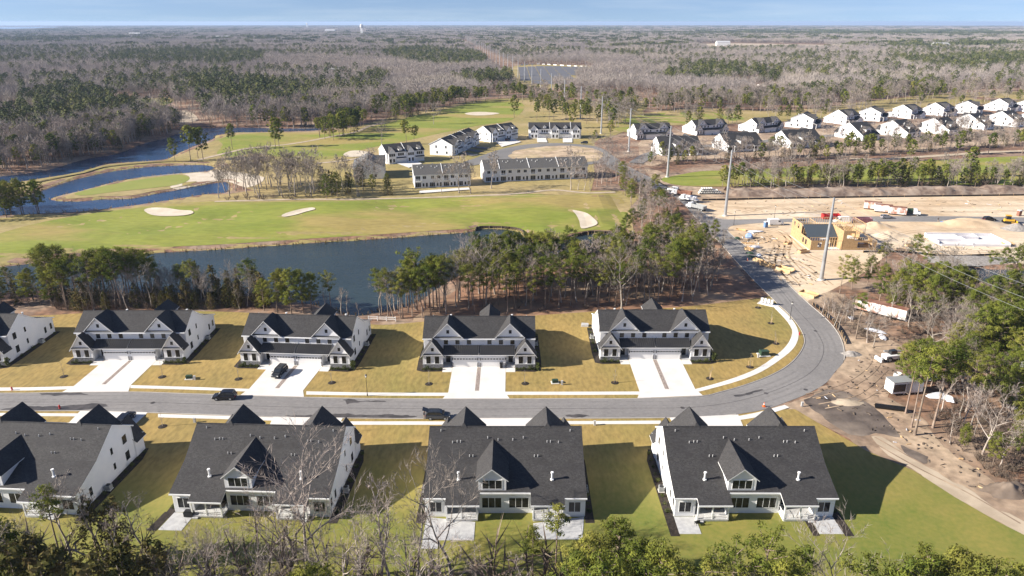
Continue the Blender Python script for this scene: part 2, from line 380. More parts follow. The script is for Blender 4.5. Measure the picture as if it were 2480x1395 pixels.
M_WATER = water_mat('pond_water', (.026, .040, .043), .9)
M_WATER2 = water_mat('lake_water', (.018, .045, .10), .5)

# ------------------------------------------------------------ one sheet of ground to the horizon
ys = [30.0]
while ys[-1] < 700: ys.append(ys[-1] + max(1.15, ys[-1] / 185))
while ys[-1] < 42000: ys.append(ys[-1] * 1.09)
ys = np.array(ys); nx = 380; t = np.linspace(-1, 1, nx)
gy = np.repeat(ys[:, None], nx, 1); gx = t[None, :] * (ys[:, None] * .86 + 90)
gz = hz(gx.ravel(), gy.ravel()); gz -= (gx.ravel() ** 2 + gy.ravel() ** 2) / (2 * 7.4e6) * (gy.ravel() > 3000)
idx = np.arange(gx.size).reshape(gx.shape)
quads = np.stack([idx[:-1, :-1], idx[:-1, 1:], idx[1:, 1:], idx[1:, :-1]], -1).reshape(-1, 4)
tag(link('ground', arr_mesh('ground', np.stack([gx.ravel(), gy.ravel(), gz], 1), quads, M_FLOOR, smooth=True)), kind='structure')
def water(name, outline, m, label):
    w = [(x, y) for x, y in outline]; c = np.mean(w, 0)
    sheet(name, w, m, -.6, None, label, drape=False)
water('pond_water', POND, M_WATER, 'long dark blue pond between the duplex backyards and the fairway')
water('lake_water', LAKE, M_WATER2, 'blue lake arm beside the wooded bank')
water('channel_water', CHANNEL, M_WATER2, 'curved channel of water round the island green')
water('basin_water', PIT_POND, M_WATER, 'dark basin water beside the rubble slope')

# ------------------------------------------------------------ golf course
GOLFN = catmull(GP([(500, 385), (530, 352), (520, 337), (560, 322), (640, 320), (760, 318), (830, 312), (900, 296), (960, 280), (1010, 270), (1080, 258), (1130, 247), (1200, 240), (1290, 238), (1400, 242), (1490, 232), (1560, 238),
    (1560, 275), (1500, 300), (1480, 330), (1440, 345), (1430, 470), (1300, 470), (1000, 478), (800, 482), (640, 478), (560, 470), (560, 440), (520, 400)]), 3)
sheet('rough_ground', catmull(GP([(-480, 700), (-200, 668), (0, 650), (250, 624), (500, 610), (900, 584), (1140, 566), (1300, 596), (1520, 575), (1530, 540), (1528, 500), (1500, 462), (900, 470), (560, 470), (540, 400), (560, 330), (500, 318), (430, 340), (300, 390), (100, 425), (-100, 440), (-480, 470)]), 3), M_ROUGH, .03, 5, 'straw coloured rough round the channel and fairway')
sheet('rough_ground', GOLFN, M_ROUGH, .06, 9, 'straw coloured rough grass round the townhouse loop')
sheet('fairway', FAIRWAY, M_FAIR, .07, 3.2, 'broad olive green fairway behind the pond')
sheet('upper_fairway', catmull(GP([(525, 372), (540, 352), (530, 340), (565, 328), (640, 322), (760, 322), (850, 316), (930, 300), (1010, 278), (1080, 266), (1130, 252), (1230, 244), (1270, 256), (1240, 290), (1150, 305), (1060, 325),
    (960, 345), (880, 362), (800, 385), (700, 384), (620, 372), (560, 380)]), 3), M_FAIR, .11, 8, 'fairway winding up beside the cart path')
sheet('island_green', catmull(GP([(128, 480), (152, 470), (205, 458), (283, 438), (345, 428), (430, 419), (480, 418), (486, 430), (470, 443), (424, 455), (373, 463), (315, 474), (244, 476), (186, 481)]), 3), M_ROUGH, .10, 5, 'island of rough grass in the channel')
sheet('island_sand', catmull(GP([(286, 437), (345, 427.5), (430, 419), (500, 413), (560, 415), (640, 430), (600, 455), (545, 437), (486, 445), (430, 457), (412, 452), (440, 444), (458, 434), (455, 426), (430, 422), (345, 430)]), 3), M_BUNK, .14, 6, 'pale waste bunker sand curling round the island green')
sheet('putting_green', catmull(GP([(180, 470), (230, 456), (300, 442), (380, 430), (430, 424), (455, 428), (458, 436), (430, 448), (360, 457), (270, 466), (210, 474)]), 3), M_GREEN, .18, 6, 'mown putting green on the island')
sheet('causeway', catmull(GP([(-100, 475), (43, 451), (120, 434), (205, 419), (262, 402), (356, 394), (420, 389), (500, 392), (520, 384), (435, 378), (405, 389), (356, 392), (260, 399), (201, 416), (115, 431), (40, 442), (-100, 455)]), 2), M_ROUGH, .16, None, 'grass causeway between lake and channel')
for i, b in enumerate(BUNKERS):
    sheet('bunker', b, M_BUNK, .28 if i < 3 else .24, 2 if i < 3 else 6, ['white sand bunker on the fairway near the channel', 'thin sand bunker in mid fairway', 'sand bunker by the timber bulkhead', 'far sand bunker beside the upper green', 'sand bunker behind the townhouses'][i])
    if i in (0, 2):
        d = [Vector(p) for p in b]; c = sum(d, Vector((0, 0))) / len(d)
for nm, pts, w, mm in (('cart_path', [(480, 388), (545, 372), (600, 360), (700, 349), (800, 331), (862, 320), (895, 305), (935, 297)], 3.2, M_PATH), ('cart_path', [(520, 489), (700, 484), (900, 483), (1100, 477), (1250, 470), (1340, 461), (1420, 468), (1490, 466)], 2.4, M_PATH),
                       ('cart_path', [(770, 396), (830, 390), (880, 382)], 3, M_PATH), ('sandy_track', [(2060, 385), (2140, 386), (2220, 381), (2300, 376), (2400, 369), (2480, 366), (2600, 360)], 5, M_PATH)):
    sheet(nm, ribbon(catmull(GP(pts), 4, False), w, 0), mm, .2, None, {'cart_path': 'pale golf cart path', 'sandy_track': 'sandy track below the far houses'}[nm])
for pts, mm, lb in (([(1600, 435), (1640, 425), (1700, 415), (1800, 412), (1980, 402), (2200, 392), (2480, 378), (2600, 380), (2600, 440), (2300, 448), (2000, 446), (1780, 452), (1650, 450)], M_FAIR, 'flat fairway strip below the far houses'),
                    ([(1560, 275), (1700, 262), (1900, 268), (2100, 246), (2300, 226), (2480, 222), (2650, 225), (2650, 246), (2480, 250), (2300, 256), (2100, 274), (1960, 290), (1750, 300), (1560, 306), (1470, 330), (1470, 290)], M_ROUGH, 'rough grass behind the far houses'),
                    ([(1480, 300), (1560, 278), (1700, 270), (1790, 276), (1790, 292), (1640, 300), (1520, 320)], M_FAIR, 'fairway behind the far duplexes'),
                    ([(360, 275), (450, 268), (480, 290), (440, 300), (400, 290)], M_PATH, 'bare bank by the lake head'),
                    ([(270, 246), (330, 240), (420, 238), (400, 256), (340, 268), (290, 262)], M_FAIR, 'small clearing beyond the lake'),
                    ([(0, 272), (60, 268), (50, 284), (0, 292), (-60, 290)], M_ROUGH, 'clearing left of the lake'),
                    ([(740, 256), (850, 252), (860, 262), (760, 266)], M_FAIR, 'clearing in the far wood'),
                    ([(1560, 330), (1700, 322), (1900, 318), (2100, 300), (2480, 300), (2600, 330), (2480, 345), (2200, 368), (2000, 376), (1800, 382), (1640, 390), (1560, 400)], M_DIRT, 'bare plots between the far houses')):
    sheet('rough_ground' if mm is M_ROUGH else ('bare_ground' if mm in (M_PATH, M_DIRT) else 'fairway'), catmull(GP(pts), 3), mm, .13, 12, lb)

# ------------------------------------------------------------ building site and dirt tracks
sheet('site_ground', catmull(GP([(1676, 481), (1763, 478), (1918, 476), (2160, 472), (2480, 468), (2700, 466), (2700, 640), (2480, 640), (2330, 632), (2250, 625), (2180, 600), (2120, 640), (2080, 668), (2010, 705), (1960, 735), (1915, 700),
    (1872, 660), (1840, 620), (1800, 596), (1765, 562), (1720, 540), (1690, 510)]), 3), M_SAND, .03, 5, 'bare pale sand of the building site')
sheet('dirt_ground', rough_outline(catmull(GP([(1560, 405), (1610, 420), (1680, 452), (1800, 452), (2100, 450), (2480, 452), (2700, 450), (2700, 472), (2480, 472), (1920, 480), (1700, 486), (1600, 450)]), 3), .7, 1.2), M_DIRT, .05, 8, 'churned brown earth above the site')
sheet('dirt_ground', rough_outline(catmull(GP([(1905, 985), (1960, 955), (2020, 905), (2046, 870), (2040, 820), (2010, 772), (1965, 738), (1960, 730), (2010, 704), (2080, 740), (2130, 800), (2190, 850), (2190, 930), (2150, 960), (2230, 1010), (2290, 1090), (2380, 1150), (2480, 1210), (2700, 1330), (2700, 1420),
    (2480, 1300), (2400, 1260), (2312, 1205), (2213, 1141), (2099, 1093), (2035, 1056), (1979, 1024)]), 3), .7, 1.2), M_DIRT, .042, 3, 'churned earth beyond the bend of the road')
sheet('mud_patch', rough_outline(catmull(GP([(1955, 960), (2000, 945), (2060, 950), (2110, 985), (2150, 1020), (2180, 1060), (2120, 1050), (2080, 1060), (2035, 1040), (1985, 1005), (1960, 985)]), 3), .7, 1.2), M_MUD, .06, None, 'dark muddy patch beside the last duplex')
sheet('mud_patch', rough_outline(catmull(GP([(2176, 1076), (2215, 1092), (2245, 1105), (2236, 1118), (2210, 1112)]), 3), .7, 1.2), M_MUD, .07, None, 'dark puddle hollow beside the sandy track')
sheet('sandy_track', rough_outline(catmull(GP([(2110, 1056), (2150, 1068), (2200, 1105), (2260, 1140), (2330, 1180), (2400, 1222), (2480, 1262), (2650, 1340), (2650, 1400), (2480, 1296), (2411, 1261), (2312, 1205), (2215, 1142), (2150, 1100)]), 3), .7, 1.2), M_PATH, .09, None, 'pale sandy track along the corner lawn')
sheet('wood_floor', catmull(GP([(1300, 768), (1440, 758), (1712, 740), (1800, 728), (1850, 722), (1820, 690), (1780, 640), (1735, 588), (1700, 560), (1640, 590), (1560, 640), (1400, 650), (1200, 660), (1110, 700), (1040, 745), (1000, 778), (1100, 775)]), 3),
      mat('pine_straw', (.33, .185, .11), (.21, .115, .07), .25, c3=(.38, .27, .175), scale3=.06, bump=.6, bscale=3), .03, 5, 'red brown pine straw on the wood floor')

# ------------------------------------------------------------ roads
ROAD_FAR = [(-420, 950), (0, 953), (170, 951), (321, 950), (450, 954), (603, 959), (742, 963), (900, 966), (1090, 967), (1225, 967), (1400, 966), (1546, 966), (1695, 960), (1744, 950), (1801, 934), (1859, 912.6), (1902, 889.6), (1930.5, 864),
            (1946, 838), (1947.7, 820), (1940, 800), (1925, 778), (1905, 756), (1887, 740), (1864, 717), (1824, 677), (1787, 637), (1760, 607), (1739, 583), (1717, 564), (1697, 540), (1678, 520)]
ROAD_FAR_END = [(1650, 490), (1620, 468), (1580, 446), (1530, 424), (1490, 405), (1470, 392)]
ROAD_NEAR = [(2480, 543), (2425, 541), (2281, 538), (2138, 537), (2052, 540), (1950, 538), (1850, 540), (1780, 546), (1764, 551), (1762, 558), (1772, 569), (1802, 593), (1845, 622), (1874, 658), (1910, 690), (1959, 736), (1996, 768), (2024, 799),
             (2041, 833), (2044, 873), (2023, 900), (2000, 928), (1957, 953), (1904, 974.5), (1851, 992), (1782, 1004), (1700, 1011), (1590, 1013), (1400, 1014), (1200, 1014), (1026, 1015), (848, 1013.5), (682, 1011), (500, 1005), (383, 1001), (213, 996), (0, 996), (-420, 990)]
ROAD_UP = [(1700, 513), (1712, 521), (1729, 527.6), (1766, 532), (1850, 531), (1923, 530), (2035, 526), (2252, 524), (2480, 527), (2700, 530)]
rf = catmull(GP(ROAD_FAR), 4, False); rn = catmull(GP(ROAD_NEAR), 4, False); ru = catmull(GP(ROAD_UP), 3, False)
rfe = catmull(GP([ROAD_FAR[-1]] + ROAD_FAR_END), 3, False)
r_in = catmull(GP([(1700, 513), (1672, 490), (1640, 466), (1600, 442), (1555, 420), (1520, 402), (1500, 390)]), 3, False)
road_outline = rf + rfe[1:] + list(reversed(r_in)) + ru[1:] + [G(2700, 545)] + rn
sheet('road', road_outline, M_ASPH, .05, None, 'grey asphalt street bending up past the building site', drape=False)
kerb('kerb', [p for p in rf], M_KERB, label='concrete kerb along the house side of the street')
kerb('kerb', list(reversed(ru)), M_KERB, label='concrete kerb along the side road')
kerb('kerb', rn[:4 * 19 + 1], M_KERB, label='concrete kerb round the outside of the bend')
kerb('kerb', rn[4 * 25:], M_KERB, label='concrete kerb along the near side of the street')
# loop road by the townhouses
LOOP = catmull(GP([(1500, 392), (1484, 378), (1462, 362), (1425, 352), (1350, 347), (1290, 349), (1230, 358), (1185, 371), (1150, 384), (1120, 395), (1140, 402), (1180, 396), (1230, 398), (1300, 402), (1400, 402), (1450, 396)]), 4)
sheet('road', LOOP, M_ASPH2, .22, 10, 'loop road round the bare island by the townhouses')
sheet('bare_ground', rough_outline(catmull(GP([(1231, 377), (1250, 366), (1300, 357), (1360, 353), (1420, 358), (1452, 366), (1462, 377), (1440, 390), (1380, 397), (1300, 397), (1250, 393)]), 3), 2.0, 3), mat('island_soil', (.52, .40, .27), (.36, .26, .17), .1, c3=(.42, .33, .19), scale3=.05, bump=1, bscale=.8, fine=.25, fscale=.3), .3, 8, 'bare sandy oval inside the townhouse loop')
sheet('road', ribbon(catmull(GP([(1470, 392), (1500, 410), (1545, 430), (1600, 458)]), 3, False), 9, 0), M_ASPH2, .26, None, 'road joining the townhouse loop')
sheet('road', ribbon(catmull(GP([(1540, 396), (1600, 366), (1750, 352), (1900, 340), (2050, 327), (2250, 312), (2480, 306)]), 3, False), 8, 0), M_ASPH2, .3, 12, 'street between the two far rows of houses')
# damp stains and manholes on the near street
for pts in ([(0, 993), (60, 985), (140, 984), (230, 977), (262, 984), (200, 993), (100, 996)], [(690, 1008), (760, 1004), (830, 1001), (880, 1006), (950, 1004), (1010, 1010), (960, 1014), (820, 1013)], [(830, 968), (850, 967), (870, 971), (925, 970), (930, 973), (860, 975), (842, 981), (835, 975)],
            [(1780, 958), (1815, 951), (1845, 944), (1846, 947), (1815, 956), (1786, 962)], [(100, 953), (160, 951), (215, 955), (160, 958), (120, 957)], [(1370, 1006), (1400, 1003), (1425, 1009), (1385, 1011)]):
    sheet('damp_stain', rough_outline(catmull(GP(pts), 4), .3, .5), M_STAIN, .056, None, 'dark damp stain on the asphalt', drape=False)
for p in ((370, 976), (1855, 953), (1951, 944), (1653, 988), (1975, 802)):
    x, y = G(*p); mb = MB(); mb.tube([(x, y, .05), (x, y, .062)], .45, 14); tag(mb.build('manhole_cover', M_STAIN), 'dark round manhole cover in the street', 'manhole cover', 'manhole covers in the street')

# ------------------------------------------------------------ lawns, pavements
LAWN_Z = .11
rf_in = offset_line(rf, .2)
lawn2_top = GP([(1850, 722), (1800, 727), (1712, 738), (1600, 748), (1430, 756), (1295, 765), (1150, 776), (1026, 780), (960, 786), (905, 787), (820, 775), (700, 764), (550, 756), (400, 754), (250, 757), (100, 765), (0, 768), (-420, 775)])
k_end = 4 * 24 + 1
sheet('lawn', rf_in[:k_end] + catmull(lawn2_top, 3, False), M_LAWN, LAWN_Z, None, 'golden dormant lawn round the far row of duplexes', skirt=.3, drape=False)
rn_near = rn[4 * 24:]
rn_off = offset_line(rn_near, .2)
lawn1 = rn_off + GP([(-420, 1500), (2600, 1500), (2600, 1360), (2480, 1297), (2411, 1262), (2312, 1205), (2213, 1141), (2099, 1093), (2035, 1056), (1979, 1024), (1925, 992)])
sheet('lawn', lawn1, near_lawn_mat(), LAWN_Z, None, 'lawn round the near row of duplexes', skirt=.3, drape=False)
for seg_px_in, seg_px_out, lb in (
    ([(-420, 937), (0, 940), (195, 936)], [(195, 943), (0, 947.5), (-420, 945)], 'white concrete pavement left of the first driveway'),
    ([(316, 934), (450, 938), (615, 943.5)], [(615, 950), (450, 944.5), (316, 941)], 'white concrete pavement between the second and third driveway'),
    ([(742, 949), (900, 952), (1089, 952.5)], [(1089, 960), (900, 959), (742, 957)], 'white concrete pavement by the lamp post'),
    ([(1222, 950), (1400, 950), (1549, 949.5)], [(1549, 957), (1400, 957.5), (1222, 957.5)], 'white concrete pavement before the last driveway'),
    ([(1680, 944.5), (1715, 935.5), (1773, 918), (1830, 895), (1873, 866.7), (1904.7, 838), (1917.6, 812), (1916, 795), (1900, 772), (1872, 743)],
     [(1885, 742), (1913.3, 769), (1930.5, 795), (1933.4, 818), (1922, 843.8), (1893, 869.6), (1844.5, 901), (1787, 924), (1715.5, 944), (1682, 952)], 'white concrete pavement curving round the corner lawn'),
    ([(820, 1022), (950, 1022), (1090, 1022)], [(1090, 1030), (950, 1030), (820, 1030)], 'pavement strip behind the second near duplex'),
    ([(1310, 1021), (1450, 1021), (1600, 1020)], [(1600, 1028), (1450, 1028.5), (1310, 1029)], 'pavement strip between the third and fourth near duplex'),
    ([(383, 1004), (530, 1008), (690, 1013)], [(690, 1021), (530, 1016), (383, 1012)], 'pavement strip between the first and second near duplex'),
    ([(-420, 998), (100, 1002), (230, 1003)], [(230, 1010), (100, 1009), (-420, 1006)], 'pavement strip behind the first near duplex'),
    ([(1775, 1011), (1830, 1001), (1900, 982)], [(1912, 988), (1840, 1010), (1780, 1020)], 'pavement stub at the end of the near row')):
    a = catmull(GP(seg_px_in), 4, False); b = catmull(GP(seg_px_out), 4, False)
    sheet('pavement', a + b, M_CONC, LAWN_Z + .03, None, lb, drape=False, skirt=.04)


# tyre tracks in the sand and lines in the street
M_TRACK = mat('tyre_track', (.40, .285, .18), (.50, .37, .235), .5, bump=.8, bscale=3)
tr_px = [[(1800, 575), (1850, 568), (1880, 590), (1870, 630), (1900, 680)], [(1810, 585), (1860, 575), (1895, 600), (1885, 640), (1930, 690)], [(1830, 560), (1880, 556), (1910, 580), (1905, 620), (1960, 680)], [(1850, 610), (1890, 625), (1940, 640), (2010, 690)], [(1840, 560), (1900, 570), (1960, 620), (2060, 650)],
         [(1720, 500), (1850, 505), (2000, 508), (2200, 500), (2480, 498)], [(1720, 492), (1900, 496), (2100, 490), (2480, 484)], [(1800, 515), (1880, 500), (1920, 512), (1900, 522)], [(2120, 600), (2200, 606), (2300, 612), (2450, 606)], [(2100, 590), (2220, 560), (2400, 556)], [(2230, 510), (2330, 514), (2480, 510)]]
for q in tr_px:
    c = catmull(GP(q), 8, False)
    for s_ in (-.9, .9):
        sheet('tyre_track', ribbon(offset_line(c, s_), .5, 0), M_TRACK, .062, None, 'tyre track in the site sand', drape=False)
for q in ([(1960, 960), (2060, 930), (2120, 880), (2100, 840)], [(1990, 985), (2090, 960), (2160, 900)], [(2110, 1062), (2230, 1130), (2350, 1190), (2480, 1265)]):
    c = catmull(GP(q), 8, False)
    for s_ in (-.9, .9): sheet('tyre_track', ribbon(offset_line(c, s_), .3, 0), M_DIRT, .1, None, 'tyre track in the brown earth', drape=False)
mid = [((a[0] + b[0]) / 2, (a[1] + b[1]) / 2) for a, b in zip(catmull(GP([(-420, 970), (0, 974), (350, 975), (700, 986), (1100, 991), (1500, 989), (1700, 985), (1850, 955), (1960, 905), (1995, 850), (1975, 800), (1930, 750), (1880, 690), (1810, 620), (1750, 570)]), 6, False), catmull(GP([(-420, 970), (0, 974), (350, 975), (700, 986), (1100, 991), (1500, 989), (1700, 985), (1850, 955), (1960, 905), (1995, 850), (1975, 800), (1930, 750), (1880, 690), (1810, 620), (1750, 570)]), 6, False))]
sheet('road_seam', ribbon(mid, .12, 0), M_STAIN, .055, None, 'thin paving seam along the middle of the street', drape=False)
M_WORN = mat('worn_asphalt', (.205, .195, .187), (.22, .208, .198), .8, rough=.85, fine=.12, fscale=1)
for s_ in (-2.6, -1.0, 1.0, 2.6): sheet('wheel_path', ribbon(offset_line(mid, s_), .55, 0), M_WORN, .0535, None, 'faint darker wheel path along the street', drape=False)

# reeds and dry grass along the banks
r_ = np.random.default_rng(12); RV, RF = [], []
for w, step in ((POND, .55), (CHANNEL, 1.1), (LAKE, 1.6)):
    for i in range(len(w)):
        a, b = np.array(w[i - 1]), np.array(w[i]); L_ = np.linalg.norm(b - a); n = int(L_ / step)
        for j in range(n):
            if r_.random() < .35: continue
            p = a + (b - a) * r_.random() + r_.normal(size=2) * .55; 
            for q in range(3):
                h = r_.uniform(.4, 1.3); d = r_.normal(size=2) * .3; s_ = r_.normal(size=2); s_ = s_ / np.linalg.norm(s_) * .16; k = len(RV)
                RV += [(p[0] - s_[0], p[1] - s_[1], -.75), (p[0] + s_[0], p[1] + s_[1], -.75), (p[0] + d[0], p[1] + d[1], -.55 + h)]; RF.append((k, k + 1, k + 2))
tag(link('bank_reeds', arr_mesh('bank_reeds', np.array(RV), np.array(RF), mat('dry_reed', (.36, .26, .13), (.24, .165, .085), .6, transl=.2))), 'dry brown reeds along the water banks', 'reeds', kind='stuff')
# ------------------------------------------------------------ building materials
M_SIDING = mat('white_siding', (.80, .80, .80), (.76, .765, .775), .6, rough=.55, bump=.35, wave=(2, .19), obj=True)
M_BATTEN = mat('white_boards', (.80, .80, .80), (.77, .77, .78), .6, rough=.55, bump=.35, wave=(0, .3), obj=True)
M_TRIM = mat('white_trim', (.82, .82, .81), rough=.5)
M_SHING = mat('charcoal_shingle', (.030, .029, .030), (.066, .063, .061), 5.0, c3=(.040, .038, .038), scale3=.35, rough=.8, bump=.8, bscale=9, fine=.25, fscale=2.2, obj=True, stretch=(1, 1.6, 1.6), lo=.3, hi=.7)
M_SHING2 = mat('brown_grey_shingle', (.085, .082, .078), (.12, .115, .108), 4.0, rough=.85, bump=.5, bscale=9, obj=True)
M_METAL = mat('dark_metal_roof', (.035, .034, .035), (.045, .044, .044), .4, rough=.42, spec=.5)
M_BLACK = mat('black_frame', (.012, .012, .013), rough=.4)
M_GLASS = mat('window_glass', (.014, .015, .017), (.030, .030, .030), .9, rough=.05, spec=.35, lo=.45, hi=.55)
M_LSTONE = mat('ledge_stone', (.22, .22, .225), (.10, .10, .105), 2.2, c3=(.33, .32, .31), scale3=3.1, bump=.9, bscale=4, obj=True, stretch=(1, 1, 3.2))
M_STEEL = mat('galvanised_steel', (.46, .47, .48), (.36, .37, .38), .4, rough=.45, metal=.55, spec=.5)
M_GREYM = mat('grey_metal', (.35, .36, .36), rough=.5, metal=.3)
M_DOORW = mat('garage_white', (.80, .79, .77), rough=.5, bump=.3, wave=(2, .53), obj=True)
M_DKWOOD = mat('dark_timber', (.05, .04, .032), (.09, .07, .055), 1.2, bump=.5)
M_CHAIRS = mat('outdoor_fabric', (.16, .13, .10), rough=.8)

WIN = {}
def win_meshes(w, h, n, far):
    """window facing -y, n sashes wide; returns frame mesh, pane mesh"""
    k = (round(w, 2), round(h, 2), n, far)
    if k in WIN: return WIN[k]
    f, t = MB(), .07
    f.box(-w / 2 - .09, w / 2 + .09, -.05, .0, -h / 2 - .09, -h / 2 - .01, 1); f.box(-w / 2 - .09, w / 2 + .09, -.05, .0, h / 2 + .01, h / 2 + .12, 1)
    f.box(-w / 2 - .09, -w / 2 - .01, -.045, 0, -h / 2 - .01, h / 2 + .01, 1); f.box(w / 2 + .01, w / 2 + .09, -.045, 0, -h / 2 - .01, h / 2 + .01, 1)
    for i in range(n + 1):
        x = -w / 2 + w * i / n; a = -.5 * t if 0 < i < n else (0 if i == 0 else -t)
        f.box(x + a, x + a + t, -.035, .0, -h / 2, h / 2, 1 if 0 < i < n else 0)
    if not far:
        f.box(-w / 2 + t, w / 2 - t, -.034, 0, -h / 2, -h / 2 + t); f.box(-w / 2 + t, w / 2 - t, -.034, 0, h / 2 - t, h / 2); f.box(-w / 2 + t, w / 2 - t, -.031, 0, -.03, .03)
    p = MB(); p.box(-w / 2 + .02, w / 2 - .02, -.02, .01, -h / 2 + .02, h / 2 - .02)
    if far: f.box(-w / 2 + .02, w / 2 - .02, -.02, .01, -h / 2 + .02, h / 2 - .02, 2)
    WIN[k] = (f.mesh('window', [M_BLACK, M_TRIM, M_GLASS]), p.mesh('pane', M_GLASS)); return WIN[k]
def window(par, x, y, z, w, h, face, n=1, far=False, name='window'):
    fm, pm = win_meshes(w, h, n, far); rz = {'f': 0, 'b': math.pi, 'l': -math.pi / 2, 'r': math.pi / 2}[face]
    o = link(name, fm, par, (x, y, z), rz)
    if not far: link('pane', pm, o)
    return o

def gable_roof(mb, x, hw, y0, y1, ze, zr, ov=.3, t=.16, y1r=None):
    """ridge along y from y0 to y1 at x; y1r the rear end of the eave (valley) if shorter"""
    s = (zr - ze) / hw; e = hw + ov; zl = zr - s * e; yr = y1 if y1r is None else y1r
    for q in (-1, 1):
        mb.slab([(x, y0, zr), (x + q * e, y0, zl), (x + q * e, yr, zl), (x, y1, zr)], t)
def make_duplex(far=False):
    t = empty('duplex_house')
    HW = 12.25
    def zr(y): return 9.4 + .612 * y if y <= 0 else (9.4 - (3.4 / 5.4) * y if y < 5.4 else 6.0 - (y - 5.4) * .375)
    # walls: side profile and the stepped rear
    def body(mb, x0, x1, y1, m=0, y0=-4.9):
        dz = -.2
        prof = [(y0, 0.0), (y1, 0.0), (y1, zr(y1) + dz)] + ([(5.4, zr(5.4) + dz)] if y1 > 5.4 else []) + [(0, zr(0) + dz - .05), (y0, zr(y0) + dz)]
        mb.prism([(x0, a, b) for a, b in prof], (x1 - x0, 0, 0), m)
    w = MB(); body(w, -HW, HW, 8.6); w.build('wall', M_SIDING, t)
    for s in (-1, 1):
        w = MB(); x0, x1 = sorted((s * 9.1, s * (HW - .004))); w.prism([(x0, 8.6, 0), (x0, 11.0, 0), (x0, 11.0, zr(11) - .2), (x0, 8.6, zr(8.6) - .2)], (x1 - x0, 0, 0)); w.build('wing_wall', M_SIDING, t)
    w = MB(); w.prism([(-4.2, 8.6, 0), (-4.2, 10.1, 0), (-4.2, 10.1, zr(10.1) - .2), (-4.2, 8.6, zr(8.6) - .2)], (8.4, 0, 0)); w.build('rear_wall', M_SIDING, t)
    w = MB(); w.prism([(-.15, 10.101, 3.6), (-.15, 10.101, 6.2), (2.0, 10.101, 7.98), (4.15, 10.101, 6.2), (4.15, 10.101, 3.6)], (0, -6.5, 0)); w.build('cross_gable_wall', M_SIDING, t)
    w = MB()
    w.box(-5.95, 5.95, -6.9, -4.9, 0, 3.2); w.box(-5.95, 5.95, -6.9, -4.9, 3.2, 3.35)
    for s in (-1, 1):
        x0, x1 = sorted((s * 8.0, s * 12.4)); w.box(x0, x1, -7.4, -4.9, 0, 3.35)
    w.build('front_wall', M_SIDING, t)
    for s in (-1, 1):
        g = MB(); c = s * 10.2
        g.prism([(c - 2.2, -7.41, 3.3), (c + 2.2, -7.41, 3.3), (c, -7.41, 6.25)], (0, .3, 0)); g.build('bay_gable', M_BATTEN, t)
        g = MB(); c = s * 6.9
        g.prism([(c - 3.1, -5.1, 6.35), (c + 3.1, -5.1, 6.35), (c, -5.1, 9.55)], (0, .4, 0)); go = g.build('front_gable', M_BATTEN, t)
        if s == -1:      # fan shaped timber trim in one gable
            d = MB(); a = (c, -5.16, 8.75)
            for ang in (-60, -30, 0, 30, 60):
                e = (c + .85 * math.sin(R(ang)), -5.16, 8.75 + .85 * math.cos(R(ang)) * .95); d.tube([a, e], .05, 4)
            d.box(c - .95, c + .95, -5.22, -5.1, 8.68, 8.8); d.build('gable_truss', M_TRIM, go)
    # roofs
    r = MB()
    r.slab([(-HW - .3, 0, 9.4), (-HW - .3, -5.3, zr(-5.3)), (HW + .3, -5.3, zr(-5.3)), (HW + .3, 0, 9.4)], .2)
    r.slab([(-HW - .3, 5.4, 6.0), (-HW - .3, 0, 9.4), (HW + .3, 0, 9.4), (HW + .3, 5.4, 6.0)], .2)
    for x0, x1, ye in ((-HW - .3, -9.1, 11.4), (-9.1, -3.9, 12.6), (-3.9, 3.9, 10.5), (3.9, 9.1, 12.6), (9.1, HW + .3, 11.4)):
        r.slab([(x0, ye, zr(ye)), (x0, 5.4, 6.0), (x1, 5.4, 6.0), (x1, ye, zr(ye))], .2)
    ro = r.build('roof', [M_SHING, M_TRIM], t)
    r = MB(); r.box(-HW - .3, HW + .3, -.12, .12, 9.37, 9.43); r.build('ridge_cap', M_SHING, ro)
    for s in (-1, 1):     # two front gables, taller than the ridge, hipped at the back
        r = MB(); c = s * 6.9; Z, K = 9.95, 1.043
        for q in (-1, 1):
            r.slab([(c, -5.65, Z), (c + q * 3.5, -5.65, Z - K * 3.5), (c + q * 3.5, -5.05, Z - K * 3.5), (c + q * .95, -.2, Z - K * .95), (c, -.35, Z)], .15)
        r.prism([(c, -.35, Z), (c - .7, .4, 9.14), (c + .7, .4, 9.14)], (0, 0, -.12), 0, 0)
        r.prism([(c, -.35, Z), (c - 1.0, -.2, Z - K), (c - .7, .4, 9.14)], (0, 0, -.1), 0, 0); r.prism([(c, -.35, Z), (c + .7, .4, 9.14), (c + 1.0, -.2, Z - K)], (0, 0, -.1), 0, 0)
        r.build('gable_roof', [M_SHING, M_TRIM], t)
        r = MB(); r.slab([(c - 3.2, -5.5, 6.42), (c + 3.2, -5.5, 6.42), (c + 3.2, -5.08, 6.6), (c - 3.2, -5.08, 6.6)], .12); r.build('pent_roof', [M_METAL, M_TRIM], t)
        r = MB(); c = s * 10.2; gable_roof(r, c, 2.25, -7.85, -3.6, 3.35, 6.55, .38, .15, -4.9); r.build('bay_roof', [M_SHING, M_TRIM], t)
        r = MB(); r.slab([(c - 2.3, -7.8, 3.32), (c + 2.3, -7.8, 3.32), (c + 2.3, -7.4, 3.5), (c - 2.3, -7.4, 3.5)], .1); r.build('pent_roof', [M_METAL, M_TRIM], t)
        # standing seam porch roof of each unit
        r = MB(); x0, x1 = (.06, 7.95) if s > 0 else (-7.95, -.06)
        r.slab([(x0, -7.55, 3.22), (x1, -7.55, 3.22), (x1, -4.9, 4.42), (x0, -4.9, 4.42)], .14)
        n = 17
